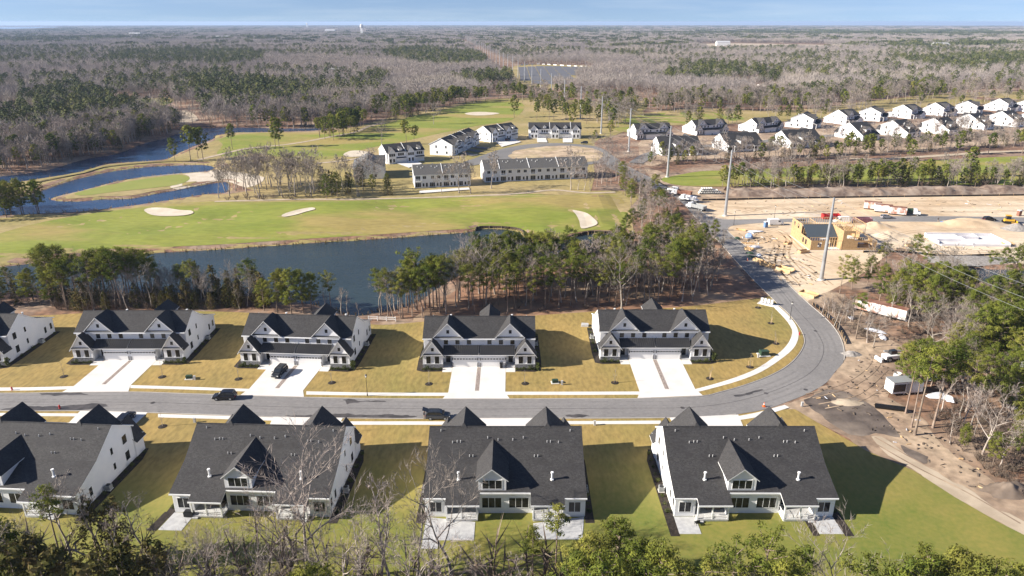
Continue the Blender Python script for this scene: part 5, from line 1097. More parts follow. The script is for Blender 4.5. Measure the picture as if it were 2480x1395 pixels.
def gn_scatter(name, parts, label, cat):
    co = np.concatenate([p[0] for p in parts]).astype(np.float32); ids = np.concatenate([p[1] for p in parts]).astype(np.int32); scs = np.concatenate([p[2] for p in parts]).astype(np.float32)
    me = bpy.data.meshes.new(name); me.vertices.add(len(co)); me.vertices.foreach_set('co', co.ravel())
    a = me.attributes.new('pick', 'INT', 'POINT'); a.data.foreach_set('value', ids)
    a = me.attributes.new('size', 'FLOAT', 'POINT'); a.data.foreach_set('value', scs)
    a = me.attributes.new('turn', 'FLOAT', 'POINT'); a.data.foreach_set('value', (nrg.random(len(co)) * 6.283).astype(np.float32))
    fo = tag(link(name, me), label, cat, kind='stuff'); fo.modifiers.new('scatter', 'NODES').node_group = ng; return fo
ng = bpy.data.node_groups.new('forest_nodes', 'GeometryNodeTree'); ng.interface.new_socket('Geometry', in_out='INPUT', socket_type='NodeSocketGeometry'); ng.interface.new_socket('Geometry', in_out='OUTPUT', socket_type='NodeSocketGeometry')
N, L = ng.nodes, ng.links; gi = N.new('NodeGroupInput'); go = N.new('NodeGroupOutput'); ip = N.new('GeometryNodeInstanceOnPoints'); ci = N.new('GeometryNodeCollectionInfo')
ci.inputs['Collection'].default_value = FCOL; ci.inputs['Separate Children'].default_value = True; ci.inputs['Reset Children'].default_value = True; ip.inputs['Pick Instance'].default_value = True
def named(nm, t): q = N.new('GeometryNodeInputNamedAttribute'); q.data_type = t; q.inputs['Name'].default_value = nm; return q.outputs['Attribute']
cx = N.new('ShaderNodeCombineXYZ'); L.new(named('turn', 'FLOAT'), cx.inputs['Z'])
L.new(gi.outputs[0], ip.inputs['Points']); L.new(ci.outputs[0], ip.inputs['Instance']); L.new(named('pick', 'INT'), ip.inputs['Instance Index']); L.new(named('size', 'FLOAT'), ip.inputs['Scale']); L.new(cx.outputs[0], ip.inputs['Rotation'])
L.new(ip.outputs[0], go.inputs[0])
gn_scatter('forest', parts, 'grey leafless woodland with scattered dark pines reaching to the horizon', 'forest')
parts = []
for poly, n in (([(2240, 1000), (2330, 975), (2480, 1010), (2600, 1070), (2600, 1260), (2480, 1210), (2330, 1100)], 240), ([(2110, 720), (2170, 690), (2300, 690), (2480, 720), (2600, 760), (2600, 1000), (2330, 980), (2250, 860), (2140, 780)], 420), ([(1990, 745), (2060, 715), (2130, 780), (2110, 830), (2040, 800)], 70), ([(130, 752), (640, 748), (640, 715), (130, 712)], 160), ([(1090, 745), (1300, 757), (1700, 730), (1700, 650), (1300, 650), (1150, 680)], 120), ([(0, 1330), (440, 1330), (1000, 1345), (1400, 1360), (1400, 1500), (0, 1500)], 70)):
    belt(poly, n, {21: 1}, (.3, .85))
gn_scatter('undergrowth', parts, 'low brown brush and twigs under the trees', 'undergrowth')
# distant bay
sheet('bay_water', GP([(-900, 66), (0, 65.5), (130, 65), (175, 67), (90, 70), (40, 73), (-900, 80)]), M_WATER2, .5, None, 'pale bay water at the horizon', drape=False)
sheet('quarry_water', catmull(GP([(1780, 116), (1850, 114), (1930, 116), (1990, 119), (1900, 121), (1800, 120)]), 3), M_WATER2, .6, None, 'blue quarry pool in the far wood', drape=False)
sheet('quarry_ground', catmull(GP([(1668, 109), (1760, 105), (1900, 107), (1990, 109), (2050, 116), (1990, 122), (1720, 124)]), 3), M_PATH, .3, None, 'bare quarry ground in the far wood', drape=False)
# haze over the whole country
hb = MB(); hb.box(-38000, 38000, -300, 43500, -220, 78); ho = tag(hb.build('haze', None), 'thin blue haze over the distance', 'haze', kind='stuff')
hm = bpy.data.materials.new('haze'); hm.use_nodes = True; hn = hm.node_tree; hn.nodes.clear(); hO = hn.nodes.new('ShaderNodeOutputMaterial'); hv = hn.nodes.new('ShaderNodeVolumePrincipled')
hv.inputs['Color'].default_value = (.55, .72, 1.0, 1); hv.inputs['Density'].default_value = HAZE; hv.inputs['Anisotropy'].default_value = .1
hn.links.new(hv.outputs[0], hO.inputs['Volume']); ho.data.materials.clear(); ho.data.materials.append(hm)
# ------------------------------------------------------------ townhouses round the loop, far houses
def make_town(n, uw, label, x, y, rot, dep=13.0, sh=None, z=.15):
    """row of n units, front to -y"""
    t = empty('townhouse_row', (x, y, z), rot); sh = sh or M_SHING; L = n * uw; h0, hr = 6.3, 9.7; d2 = dep / 2; x0 = -L / 2
    w = MB(); w.prism([(x0, -d2, 0), (x0, d2, 0), (x0, d2, h0), (x0, 0, hr - .3), (x0, -d2, h0)], (L, 0, 0)); w.build('wall', M_SIDING, t)
    for s in (-1, 1):
        r = MB(); k = (hr - h0) / d2; e = d2 + .5
        r.slab([(x0 - .35, 0, hr), (x0 - .35, s * e, hr - k * e), (-x0 + .35, s * e, hr - k * e), (-x0 + .35, 0, hr)], .2); r.build('roof_slope', [sh, M_TRIM], t)
    for i in range(1, n):
        if i % 2 == 0:
            g = MB(); xx = x0 + i * uw; k = (hr - h0) / d2
            g.prism([(xx - .12, 0, hr + .22), (xx - .12, -d2 - .4, hr + .22 - k * (d2 + .4)), (xx - .12, d2 + .4, hr + .22 - k * (d2 + .4))], (.24, 0, 0)); g.build('party_wall', M_TRIM, t)
    for i in range(n):
        c = x0 + uw * (i + .5)
        if i % 2 == 0:                         # projecting gabled bay
            b = MB(); b.box(c - uw * .36, c + uw * .36, -d2 - 1.0, -d2, 0, 6.0); b.build('bay_wall', M_SIDING, t)
            b = MB(); b.prism([(c - uw * .36, -d2 - 1.0, 6.0), (c + uw * .36, -d2 - 1.0, 6.0), (c, -d2 - 1.0, 8.4)], (0, .3, 0)); b.build('bay_gable', M_BATTEN, t)
            r = MB(); gable_roof(r, c, uw * .36, -d2 - 1.4, -1.5, 6.05, 8.75, .35, .15, -d2 + .2); r.build('gable_roof', [sh, M_TRIM], t); fy = -d2 - 1.0
        else:
            fy = -d2
            r = MB(); gable_roof(r, c, 1.0, -d2 - .1, -2.2, 7.6, 8.6, .2, .12); r.prism([(c - 1, -d2 + .5, 6.6), (c - 1, -d2 + .5, 7.6), (c, -d2 + .5, 8.5), (c + 1, -d2 + .5, 7.6), (c + 1, -d2 + .5, 6.6)], (0, 3, 0), 1, 1); r.build('dormer', [sh, M_TRIM], t)
        for q in (-.22, 0, .22): window(t, c + q * uw, fy, 4.7, .95, 1.5, 'f', 1, True)
        if i % 2 == 0:
            for q in (-.18, .18): window(t, c + q * uw, fy, 1.7, 1.1, 1.9, 'f', 1, True)
        else:
            g = MB(); g.box(c - 2.45, c + 2.45, fy - .06, fy, .02, 2.3); g.build('garage_door', M_DOORW, t)
            r = MB(); r.slab([(c - uw * .5, fy - 1.1, 2.75), (c + uw * .5, fy - 1.1, 2.75), (c + uw * .5, fy, 3.3), (c - uw * .5, fy, 3.3)], .14); r.build('porch_roof', [M_METAL, M_TRIM], t)
        # rear
        window(t, c + uw * .25, d2, 1.35, 2.4, 2.0, 'b', 3, True, 'patio_door'); window(t, c - uw * .12, d2, 1.3, .8, 1.5, 'b', 1, True); window(t, c - uw * .35, d2, 1.3, .9, 1.9, 'b', 1, True)
        if i % 2:
            window(t, c - uw * .2, d2, 4.7, 1.5, 1.3, 'b', 2, True)
            b = MB(); b.box(c + .2, c + uw * .46, d2, d2 + .9, 3.1, 3.25); b.box(c + .2, c + uw * .46, d2 + .82, d2 + .9, 4.15, 4.25)
            for q in np.linspace(c + .25, c + uw * .46 - .05, 9): b.box(q - .03, q + .03, d2 + .83, d2 + .88, 3.25, 4.15)
            b.build('balcony', M_TRIM, t); window(t, c + uw * .25, d2, 4.4, 2.0, 2.0, 'b', 2, True, 'balcony_door')
        else:
            window(t, c - uw * .22, d2, 4.7, 1.4, 1.3, 'b', 2, True); window(t, c + uw * .22, d2, 4.7, 1.4, 1.3, 'b', 2, True)
        for (vx, vy) in ((-1.2, .3), (-.2, .42), (1.4, .28)):
            g = MB(); yy = d2 * vy; zz = hr - (hr - h0) / d2 * yy; g.tube([(c + vx, yy, zz - .1), (c + vx, yy, zz + .5)], .13, 6); g.build('vent_pipe', M_TRIM, t)
    for s, fc in ((-1, 'l'), (1, 'r')):
        for yy, zz in ((-3.5, 1.6), (2.5, 1.6), (-3.0, 4.8), (3.0, 4.8)): window(t, s * L / 2, yy, zz, .9, 1.4, fc, 1, True)
    return tag(t, label, 'townhouse', 'townhouse rows round the loop road')
def town_at(pa, pb, n, label, face, dep=13.0, sh=None):
    """pa, pb: photo points of the base of the visible long wall, left to right; face 'f' front or 'b' rear towards the camera"""
    A, B = Vector(G(*pa)), Vector(G(*pb)); d = B - A; L = d.length; ang = math.atan2(d.y, d.x); u = d / L; inw = Vector((-u.y, u.x)); c = (A + B) / 2 + inw * dep / 2
    return make_town(n, L / n, label, c.x, c.y, ang if face == 'f' else ang + math.pi, dep, sh, z=hz1(c.x, c.y) + .1)
town_at((1174, 442), (1422, 432), 7, 'long white townhouse row with a grey roof backing onto the fairway', 'b', sh=M_SHING2)
town_at((1005, 456), (1140, 450), 4, 'short white townhouse row with paved patios backing onto the fairway', 'b', sh=M_SHING2)
town_at((1281, 334.6), (1407, 334.6), 5, 'townhouse row facing the camera across the loop road', 'f')
town_at((1188, 345), (1254, 334.6), 4, 'townhouse row at the top left of the loop, dark roof with a white gable end', 'f')
town_at((1096, 378), (1161, 348.7), 6, 'long townhouse row on the left side of the loop with blank white gable end', 'f', 14)
town_at((938, 398), (1028, 389.6), 4, 'townhouse row left of the loop, nearest to the leafless clump', 'f')
make_town(3, 6.6, 'townhouse with a grey pitched roof and plain white gable beside dark cedars', -71.5, 353.5, R(99), 14, M_SHING2)
# driveways and patios of the townhouses
for pts, lb in (([(1300, 335), (1322, 335), (1326, 346), (1301, 346)], 'driveway of the front-facing townhouses, first'), ([(1363, 335), (1386, 335), (1386, 346), (1363, 346)], 'driveway of the front-facing townhouses, second'), ([(1200, 344), (1245, 337), (1262, 345), (1215, 357)], 'forecourt of the top left townhouses'),
                ([(1016, 464), (1135, 456), (1138, 461), (1016, 470)], 'row of paved patios behind the short townhouse row'), ([(960, 397), (1010, 391), (1022, 398), (990, 408)], 'drive of the left townhouses')):
    sheet('driveway', GP(pts), M_CONC, .42, None, lb)
for k, (a, b) in enumerate((((1120, 371), (1150, 378)), ((1132, 363), (1165, 369)), ((1145, 356), (1180, 361)))):
    A, B = G(*a), G(*b); sheet('driveway', ribbon([A, B], 5, 0), M_ASPH2, .4, None, f'dark driveway strip {("nearest", "middle", "farthest")[k]} of three beside the long left townhouses')

far_proto = make_duplex(True); far_used = [False]
def far_duplex(pa, pb, face, label, z=.3):
    A, B = Vector(G(*pa)), Vector(G(*pb)); d = B - A; ang = math.atan2(d.y, d.x); u = d.normalized(); inw = Vector((-u.y, u.x)); c = (A + B) / 2 + inw * (7.4 if face == 'f' else 11.0)
    if far_used[0]: o = copy_tree(far_proto)
    else: o = far_proto; far_used[0] = True
    place(o, c.x, c.y, ang if face == 'f' else ang + math.pi, label, 'duplexes beyond the hedgerow', 'duplex', z)
far_duplex((1541, 340), (1630, 337), 'f', 'far white duplex facing the camera, nearest to the loop road'); far_duplex((1681, 330), (1769, 325), 'f', 'far white duplex facing the camera, middle of three'); far_duplex((1825, 326), (1907, 317), 'f', 'far white duplex facing the camera, beside the first detached house')
far_duplex((1600, 379), (1705, 376), 'b', 'far white duplex seen from behind, nearest to the steel poles'); far_duplex((1761, 370), (1855, 365), 'b', 'far white duplex seen from behind, middle of three'); far_duplex((1916, 361.5), (1998, 356), 'b', 'far white duplex seen from behind, next to the dark round pine')

def make_detached(kind):
    t = empty('detached_house'); HW, y0, y1 = 6.0, -6.0, 9.0; h0, hr = 5.9, 9.2
    low = kind == 1
    if low:      # saltbox with long rear slope
        w = MB(); w.prism([(-HW, y0, 0), (-HW, y1, 0), (-HW, y1, 3.0), (-HW, 0, hr - .25), (-HW, y0, h0)], (2 * HW, 0, 0)); w.build('wall', M_SIDING, t)
        r = MB(); r.slab([(-HW - .3, 0, hr), (-HW - .3, y0 - .4, h0 - .1), (HW + .3, y0 - .4, h0 - .1), (HW + .3, 0, hr)], .2); r.build('roof', [M_SHING, M_TRIM], t)
        r = MB(); r.slab([(-HW - .3, y1 + .4, 3.0), (-HW - .3, 0, hr), (HW + .3, 0, hr), (HW + .3, y1 + .4, 3.0)], .2); r.build('rear_roof', [M_SHING, M_TRIM], t)
    else:
        w = MB(); w.prism([(-HW, y0, 0), (-HW, 6, 0), (-HW, 6, h0), (-HW, 0, hr - .25), (-HW, y0, h0)], (2 * HW, 0, 0)); w.box(-HW + .3, HW - .3, 6, 9, 0, 3.0); w.build('wall', M_SIDING, t)
        for s in (-1, 1):
            r = MB(); r.slab([(-HW - .3, 0, hr), (-HW - .3, s * 6.4, h0 - .1), (HW + .3, s * 6.4, h0 - .1), (HW + .3, 0, hr)], .2); r.build('roof', [M_SHING, M_TRIM], t)
        r = MB(); r.slab([(-HW, 6, 3.9), (HW, 6, 3.9), (HW, 9.4, 2.9), (-HW, 9.4, 2.9)], .16); r.build('rear_roof', [M_SHING, M_TRIM], t)
    g = MB(); g.prism([(-4.6, y0 - .06, 5.8), (-.2, y0 - .06, 5.8), (-2.4, y0 - .06, 8.6)], (0, .3, 0)); g.build('front_gable', M_BATTEN, t)
    r = MB(); gable_roof(r, -2.4, 2.2, y0 - .5, -.6, 5.9, 8.9, .35, .15, y0 + .1); r.build('gable_roof', [M_SHING, M_TRIM], t)
    g = MB(); g.box(.4, 5.9, y0 - 2.4, y0, 0, 3.0); g.build('garage_wall', M_SIDING, t)
    r = MB(); gable_roof(r, 3.15, 2.75, y0 - 2.9, y0 + .2, 3.0, 5.2, .35, .15); r.prism([(.5, y0 - 2.4, 3.0), (5.8, y0 - 2.4, 3.0), (3.15, y0 - 2.4, 5.0)], (0, .3, 0), 1, 1); r.build('garage_roof', [M_SHING, M_TRIM], t)
    g = MB(); g.box(.8, 5.5, y0 - 2.46, y0 - 2.4, .02, 2.3); g.build('garage_door', M_DOORW, t)
    r = MB(); r.slab([(-5.9, y0 - 2.0, 2.8), (.3, y0 - 2.0, 2.8), (.3, y0, 3.5), (-5.9, y0, 3.5)], .15); r.build('porch_roof', [M_METAL, M_TRIM], t)
    for x in (-5.6, -2.8, 0): g = MB(); g.box(x - .1, x + .1, y0 - 1.9, y0 - 1.7, 0, 2.75); g.build('porch_post', M_TRIM, t)
    for x in (-4.6, -2.4): window(t, x, y0, 1.6, 1.0, 1.7, 'f', 1, True)
    for x in (-3.4, -1.4, 1.4, 3.15, 4.9): window(t, x, y0, 4.6, .9, 1.4, 'f', 1, True)
    for s, fc in ((-1, 'l'), (1, 'r')):
        for yy, zz in ((-3, 1.7), (2, 1.7), (-3, 4.6), (2.5, 4.5), (5.5, 1.7)): window(t, s * HW, yy, zz, .8, 1.4, fc, 1, True)
    if low:
        for x in (-3.5, 0, 3.5): window(t, x, y1, 1.6, 1.7, 1.4, 'b', 2, True)
        g = MB(); g.prism([(-1.8, 7.0, 3.2), (-1.8, 7.0, 6.0), (0, 7.0, 7.3), (1.8, 7.0, 6.0), (1.8, 7.0, 3.2)], (0, -5, 0)); g.build('dormer_wall', M_SIDING, t)
        r = MB(); gable_roof(r, 0, 1.8, 7.35, 1.4, 6.1, 7.55, .3, .14); r.build('dormer_roof', [M_SHING, M_TRIM], t); window(t, 0, 7.0, 5.0, 2.2, 1.2, 'b', 3, True)
    else:
        for x in (-3.5, 0, 3.5): window(t, x, 6.0, 4.9, 1.2, 1.3, 'b', 2, True); window(t, x, 9.0, 1.6, 1.6, 1.6, 'b', 2, True)
    g = MB(); zz = hr - 2; g.tube([(1.5, 3.6, 6.2), (1.5, 3.6, 8.0)], .16, 6); g.build('vent_pipe', M_TRIM, t)
    return t
DP = [make_detached(0), make_detached(1)]; dused = [0, 0]
ordn = ['first', 'second', 'third', 'fourth', 'fifth', 'sixth', 'seventh', 'eighth']
def detached(px, py, k, rot, label):
    x, y = G(px, py)
    if dused[k]: o = copy_tree(DP[k])
    else: o = DP[k]; dused[k] = 1
    place(o, x, y, R(rot), label, 'detached houses beyond the hedgerow', 'house', .3, (1.28, 1.28, 1.12))
for i, (px, py, k, rot) in enumerate(((1945, 308, 0, 58), (2042, 299, 1, 30), (2108, 291, 0, 55), (2195, 285, 0, 32), (2272, 279, 1, 32), (2340, 274, 0, 52), (2425, 268, 1, 32), (2492, 270, 0, 35))):
    detached(px, py, k, rot, f'white detached house, {ordn[i]} from the far duplexes in the upper row')
for i, (px, py, k, rot) in enumerate(((2072, 335, 1, 205), (2172, 328, 1, 212), (2272, 322, 1, 210), (2352, 310, 1, 215), (2432, 303, 1, 212), (2510, 300, 1, 212))):
    detached(px, py, k, rot, f'white detached house, {ordn[i]} from the far duplexes in the lower row')
# ------------------------------------------------------------ street furniture, poles, vehicles, site things
M_GREENB = mat('utility_green', (.035, .065, .04), rough=.5)
M_RED = mat('red_paint', (.55, .03, .03), (.42, .03, .03), .8, rough=.5)
M_ORANGE = mat('orange_plastic', (.75, .14, .03), rough=.6)
M_WHITEP = mat('white_paint', (.80, .80, .79), (.72, .72, .71), .7, rough=.35)
M_RUSTW = mat('rust_streaked_white', (.72, .69, .66), (.42, .20, .13), .55, c3=(.75, .72, .70), scale3=.25, rough=.7, lo=.5, hi=.58)
M_RUST = mat('rust_brown', (.20, .09, .06), (.30, .16, .11), .8, rough=.85)
M_PURPLE = mat('plum_steel', (.22, .10, .12), (.30, .15, .17), .7, rough=.7)
M_YEL = mat('machine_yellow', (.75, .42, .03), (.66, .38, .04), .8, rough=.5)
M_TYRE = mat('tyre_rubber', (.018, .018, .018), rough=.8)
M_CARBLK = mat('black_car_paint', (.012, .012, .014), rough=.18, spec=.6)
M_CARGRY = mat('charcoal_car_paint', (.025, .028, .032), rough=.2, spec=.6)
M_CARSIL = mat('silver_car_paint', (.42, .43, .44), rough=.25, metal=.5)
M_CGLASS = mat('car_glass', (.02, .024, .028), rough=.04, spec=.7)
M_LAMP = mat('lamp_lens', (.75, .75, .72), rough=.2)
M_REDL = mat('red_lens', (.4, .01, .01), rough=.25)
M_LUMBER = mat('fresh_lumber', (.62, .42, .22), (.52, .33, .16), 1.5, c3=(.68, .50, .29), scale3=.6, rough=.8)
M_OSB = mat('osb_sheathing', (.47, .32, .17), (.38, .25, .125), 2.2, rough=.85)
M_BLUEW = mat('blue_tarp', (.20, .30, .52), (.30, .40, .60), .8, rough=.5)
M_WRAP = mat('white_wrap', (.72, .73, .76), (.62, .64, .70), .7, rough=.45)
M_CBLOCK = mat('pale_foundation', (.68, .67, .68), (.60, .58, .61), .4, rough=.85)
M_GRAVEL = mat('grey_gravel', (.36, .33, .30), (.24, .22, .20), 1.6, bump=.9, bscale=2)
M_DKGLASS = mat('blue_plastic', (.12, .22, .42), rough=.5)
M_SKIN = mat('skin', (.45, .27, .19), rough=.6); M_SHIRT = mat('dark_jacket', (.03, .03, .035), rough=.8); M_JEANS = mat('light_trousers', (.30, .24, .19), rough=.8)

# steel transmission poles and their wires
pole_tops = []
def pole_mesh(h):
    mb = MB(); mb.tube([(0, 0, 0), (0, 0, h * .5), (0, 0, h)], [.62, .45, .27], 12); return mb
pole_lab = ['galvanised steel pole at the right picture edge', 'tall galvanised steel pole in front of the framed house', 'tall galvanised steel pole at the sand by the street corner', 'tall steel pole below the far duplexes', 'steel pole beside the loop road exit', 'steel pole behind the loop road', 'steel pole on the golf grass before the solar field']
shaft = pole_mesh(25).mesh('shaft', M_STEEL)
arm_mb = MB()
for z in (24.2, 21.6, 19.2): arm_mb.tube([(.2, 0, z), (1.3, 0, z + .25)], [.1, .06], 6)
arm_me = arm_mb.mesh('insulator_arm', M_GREYM)
base_mb = MB(); base_mb.tube([(0, 0, -.1), (0, 0, .35)], .95, 14); base_me = base_mb.mesh('footing', M_CONC)
for k in range(-2, 34):
    Y = 199 + 74.7 * k; X = 92 - 7.6 * k; h = 25.0 + (1.0 if k == 1 else 0)
    pole_tops.append((X, Y, h))
    if k < -1: continue
    z = hz1(X, Y) if Y < 900 else 0
    t = empty('steel_pole', (X, Y, z), R(6), (1, 1, h / 25)); link('shaft', shaft, t); link('insulator_arm', arm_me, t)
    if k < 8: link('footing', base_me, t)
    i = k + 1
    tag(t, pole_lab[i] if i < len(pole_lab) else 'slender steel pole in the line running to the horizon past the solar field', 'pole', 'steel transmission poles in a line')
for wi, (zz, dx) in enumerate(((24.4, 1.2), (21.8, 1.2), (19.4, 1.2))):
    mb = MB(); pts = []
    for (a, b) in zip(pole_tops[:9], pole_tops[1:10]):
        for q in range(9):
            t_ = q / 9; s = 4 * t_ * (1 - t_) * 1.4; pts.append((a[0] + (b[0] - a[0]) * t_ + dx, a[1] + (b[1] - a[1]) * t_, zz - s))
    mb.tube(pts, .028, 4); tag(mb.build('power_line', M_GREYM), ('top', 'middle', 'lowest')[wi] + ' wire strung between the steel poles', 'wire', 'wires between the steel poles')

# street lamps
def lamp_post(px, py, lb, h=4.3):
    x, y = G(px, py); t = empty('street_lamp', (x, y, LAWN_Z)); b = MB(); b.tube([(0, 0, 0), (0, 0, .5), (0, 0, .55), (0, 0, h)], [.11, .11, .06, .045], 8); b.build('post', M_BLACK, t)
    b = MB(); b.tube([(0, 0, h), (0, 0, h + .45)], [.13, .2], 8); b.build('lantern', M_LAMP, t); b = MB(); b.tube([(0, 0, h + .45), (0, 0, h + .5), (0, 0, h + .75)], [.27, .25, .03], 8); b.build('cap', M_BLACK, t); b = MB(); b.tube([(0, 0, h - .08), (0, 0, h)], [.06, .15], 8); b.build('collar', M_BLACK, t)
    return tag(t, lb, 'street lamp', 'black street lamps')
lamp_post(890, 960, 'black street lamp on the verge between the third and fourth far duplex'); lamp_post(1913, 775, 'black street lamp on the verge inside the road bend'); lamp_post(1777, 546, 'black street lamp at the side road corner', 4.6); lamp_post(1875, 528, 'black street lamp across the side road from the white van')
# saplings in mulch rings
M_MRING = M_MULCH
sap = [meshes(bare_tree(200 + i, 3.6, .55, 0, (3, 3, 3), .35, .03), 'sap', M_BARK, M_TWIG) for i in range(2)]
for i, (px, py, lb, st) in enumerate(((155, 913, 'sapling in a mulch ring left of the second far driveway', 0), (393, 914, 'sapling in a mulch ring right of the second far driveway', 0), (578, 919, 'sapling in a mulch ring left of the car driveway', 0), (804, 928, 'sapling in a mulch ring right of the car driveway', 0), (1039, 931, 'sapling in a mulch ring left of the fourth far driveway', 0),
        (1272, 930, 'sapling in a mulch ring right of the fourth far driveway', 0), (1489, 928, 'staked sapling left of the corner driveway', 1), (1719, 918, 'staked sapling right of the corner driveway', 1), (1816, 890, 'staked sapling on the corner lawn by the pavement curve', 1), (1879, 833, 'staked sapling at the shadow tip on the corner lawn', 1),
        (1867, 784, 'staked sapling on the upper corner lawn', 1), (1836, 746, 'sapling beside the mailbox shelter', 0), (394, 1034, 'sapling beside the first near duplex', 0), (845, 1049, 'sapling beside the second near duplex', 0))):
    x, y = G(px, py); t = empty('sapling', (x, y, LAWN_Z), rng.random() * 6); tm, cm = sap[i % 2]; link('trunk', tm, t); link('crown', cm, t); b = MB(); b.tube([(0, 0, 0), (0, 0, .05), (0, 0, .12)], [.85, .8, .3], 12); b.build('mulch_ring', M_MULCH, t)
    if st:
        for q in (-.35, .4): b = MB(); b.tube([(q, .1, 0), (q * 1.25, .1, 1.5)], .035, 4); b.build('stake', M_LUMBER, t)
    tag(t, lb, 'sapling', 'young street trees')
# small utilities
def box_thing(name, x, y, z, parts, lb, cat, rz=0.0, group=None):
    t = empty(name, (x, y, z), rz)
    for pn, mb, m in parts: mb.build(pn, m, t)
    return tag(t, lb, cat, group)
def transformer(px, py, s, lb):
    x, y = G(px, py); b = MB(); b.prism([(-.8 * s, -.6 * s, .12), (.8 * s, -.6 * s, .12), (.8 * s, -.6 * s, 1.0 * s), (-.8 * s, -.6 * s, 1.0 * s)], (0, 1.2 * s, 0)); l = MB(); l.box(-.85 * s, .85 * s, -.7 * s, .2 * s, 1.0 * s, 1.12 * s); p = MB(); p.box(-1.1 * s, 1.1 * s, -.9 * s, .9 * s, 0, .13)
    box_thing('transformer_box', x, y, LAWN_Z, [('body', b, M_GREENB), ('lid', l, M_GREENB), ('pad', p, M_CONC)], lb, 'utility box', .1, 'green transformer boxes')
transformer(459, 918, .75, 'green transformer box on the lawn right of the second far driveway'); transformer(1344, 928, .75, 'green transformer box on the lawn before the corner duplex'); transformer(1849, 861, 1.15, 'green transformer box in the shade on the corner lawn')
def pedestal(px, py, lb):
    x, y = G(px, py); b = MB(); b.box(-.2, .2, -.15, .15, 0, .85); c = MB(); c.box(-.23, .23, -.18, .18, .85, .95); box_thing('utility_pedestal', x, y, LAWN_Z, [('body', b, M_PAVER), ('cap', c, M_PAVER)], lb, 'utility box', 0, 'pale cable pedestals')
for px, py, lb in ((472, 921, 'pale cable pedestal beside the transformer near the second far driveway'), (1361, 933, 'pale cable pedestal beside the transformer before the corner duplex'), (1836, 867, 'pale cable pedestal on the corner lawn'), (472, 1024, 'pale cable pedestal behind the near pavement, second duplex'), (1440, 1031, 'pale cable pedestal between the third and fourth near duplex'), (1942, 985, 'pale cable pedestal at the end of the pavement')): pedestal(px, py, lb)
def hydrant(px, py, lb):
    x, y = G(px, py); b = MB(); b.tube([(0, 0, 0), (0, 0, .08), (0, 0, .1), (0, 0, .62)], [.2, .2, .13, .13], 10); c = MB(); c.tube([(0, 0, .62), (0, 0, .72), (0, 0, .8)], [.17, .14, .05], 10); n = MB(); n.tube([(-.24, 0, .45), (.24, 0, .45)], .07, 8)
    box_thing('fire_hydrant', x, y, LAWN_Z, [('barrel', b, M_RED), ('bonnet', c, M_RED), ('nozzle', n, M_RED)], lb, 'fire hydrant', 0, 'red fire hydrants')
hydrant(30, 946, 'red fire hydrant on the far verge at the picture edge'); hydrant(145, 990, 'red fire hydrant on the near verge behind the first near duplex'); hydrant(1936, 812, 'red-orange fire hydrant on the verge inside the bend')
def cone(px, py, lb, s=1.0):
    x, y = G(px, py); a = MB(); a.tube([(0, 0, .04), (0, 0, .75 * s)], [.2 * s, .04 * s], 10); b = MB(); b.box(-.26 * s, .26 * s, -.26 * s, .26 * s, 0, .05); r_ = MB(); r_.tube([(0, 0, .4 * s), (0, 0, .55 * s)], [.122 * s, .09 * s], 10); box_thing('traffic_cone', x, y, .06, [('body', a, M_ORANGE), ('base', b, M_ORANGE), ('band', r_, M_WHITEP)], lb, 'traffic cone', 0, 'orange traffic cones')
cone(1850, 985, 'orange traffic cone on the street by the near pavement end', 1.2); cone(1810, 631, 'orange traffic cone on the street beside the lumber')
x, y = G(1860, 738); t = empty('mailbox_shelter', (x, y, LAWN_Z), R(-38)); b = MB(); b.box(-2.6, 2.6, -1.2, 1.2, 0, .06); b.build('pad', M_CONC, t)
for i in range(4): b = MB(); b.box(-2.0 + i * .9, -1.4 + i * .9, -.25, .25, .4, 1.5); o = b.build('mailbox_unit', M_WHITEP, t); b = MB(); b.box(-1.8 + i * .9, -1.6 + i * .9, -.1, .1, .06, .4); b.build('pedestal', M_GREYM, o)
tag(t, 'cluster of white mailbox units on a concrete pad at the pavement end', 'mailboxes')
# white rail fence by the water
A, B = Vector(G(893, 777)), Vector(G(958, 779)); t = empty('rail_fence', (A.x, A.y, LAWN_Z), math.atan2(B.y - A.y, B.x - A.x)); L_ = (B - A).length
for i in range(4): b = MB(); b.box(i * L_ / 3 - .08, i * L_ / 3 + .08, -.08, .08, 0, 1.25); b.build('post', M_TRIM, t)
for i, z in enumerate((.45, .95)): b = MB(); b.box(0, L_, -.03, .03, z, z + .16); b.build('rail', M_TRIM, t)
tag(t, 'white two-rail fence at the water end of the lawn', 'fence')
x, y = G(1415, 790); b = MB(); b.prism([(-.9, -.6, 0), (.9, -.7, 0), (1.0, .5, 0), (-.7, .8, 0)], (.1, 0, .55)); tag(b.build('boulder', M_PAVER, None, (x, y, LAWN_Z)), 'pale grey boulder on the lawn left of the corner duplex', 'boulder')

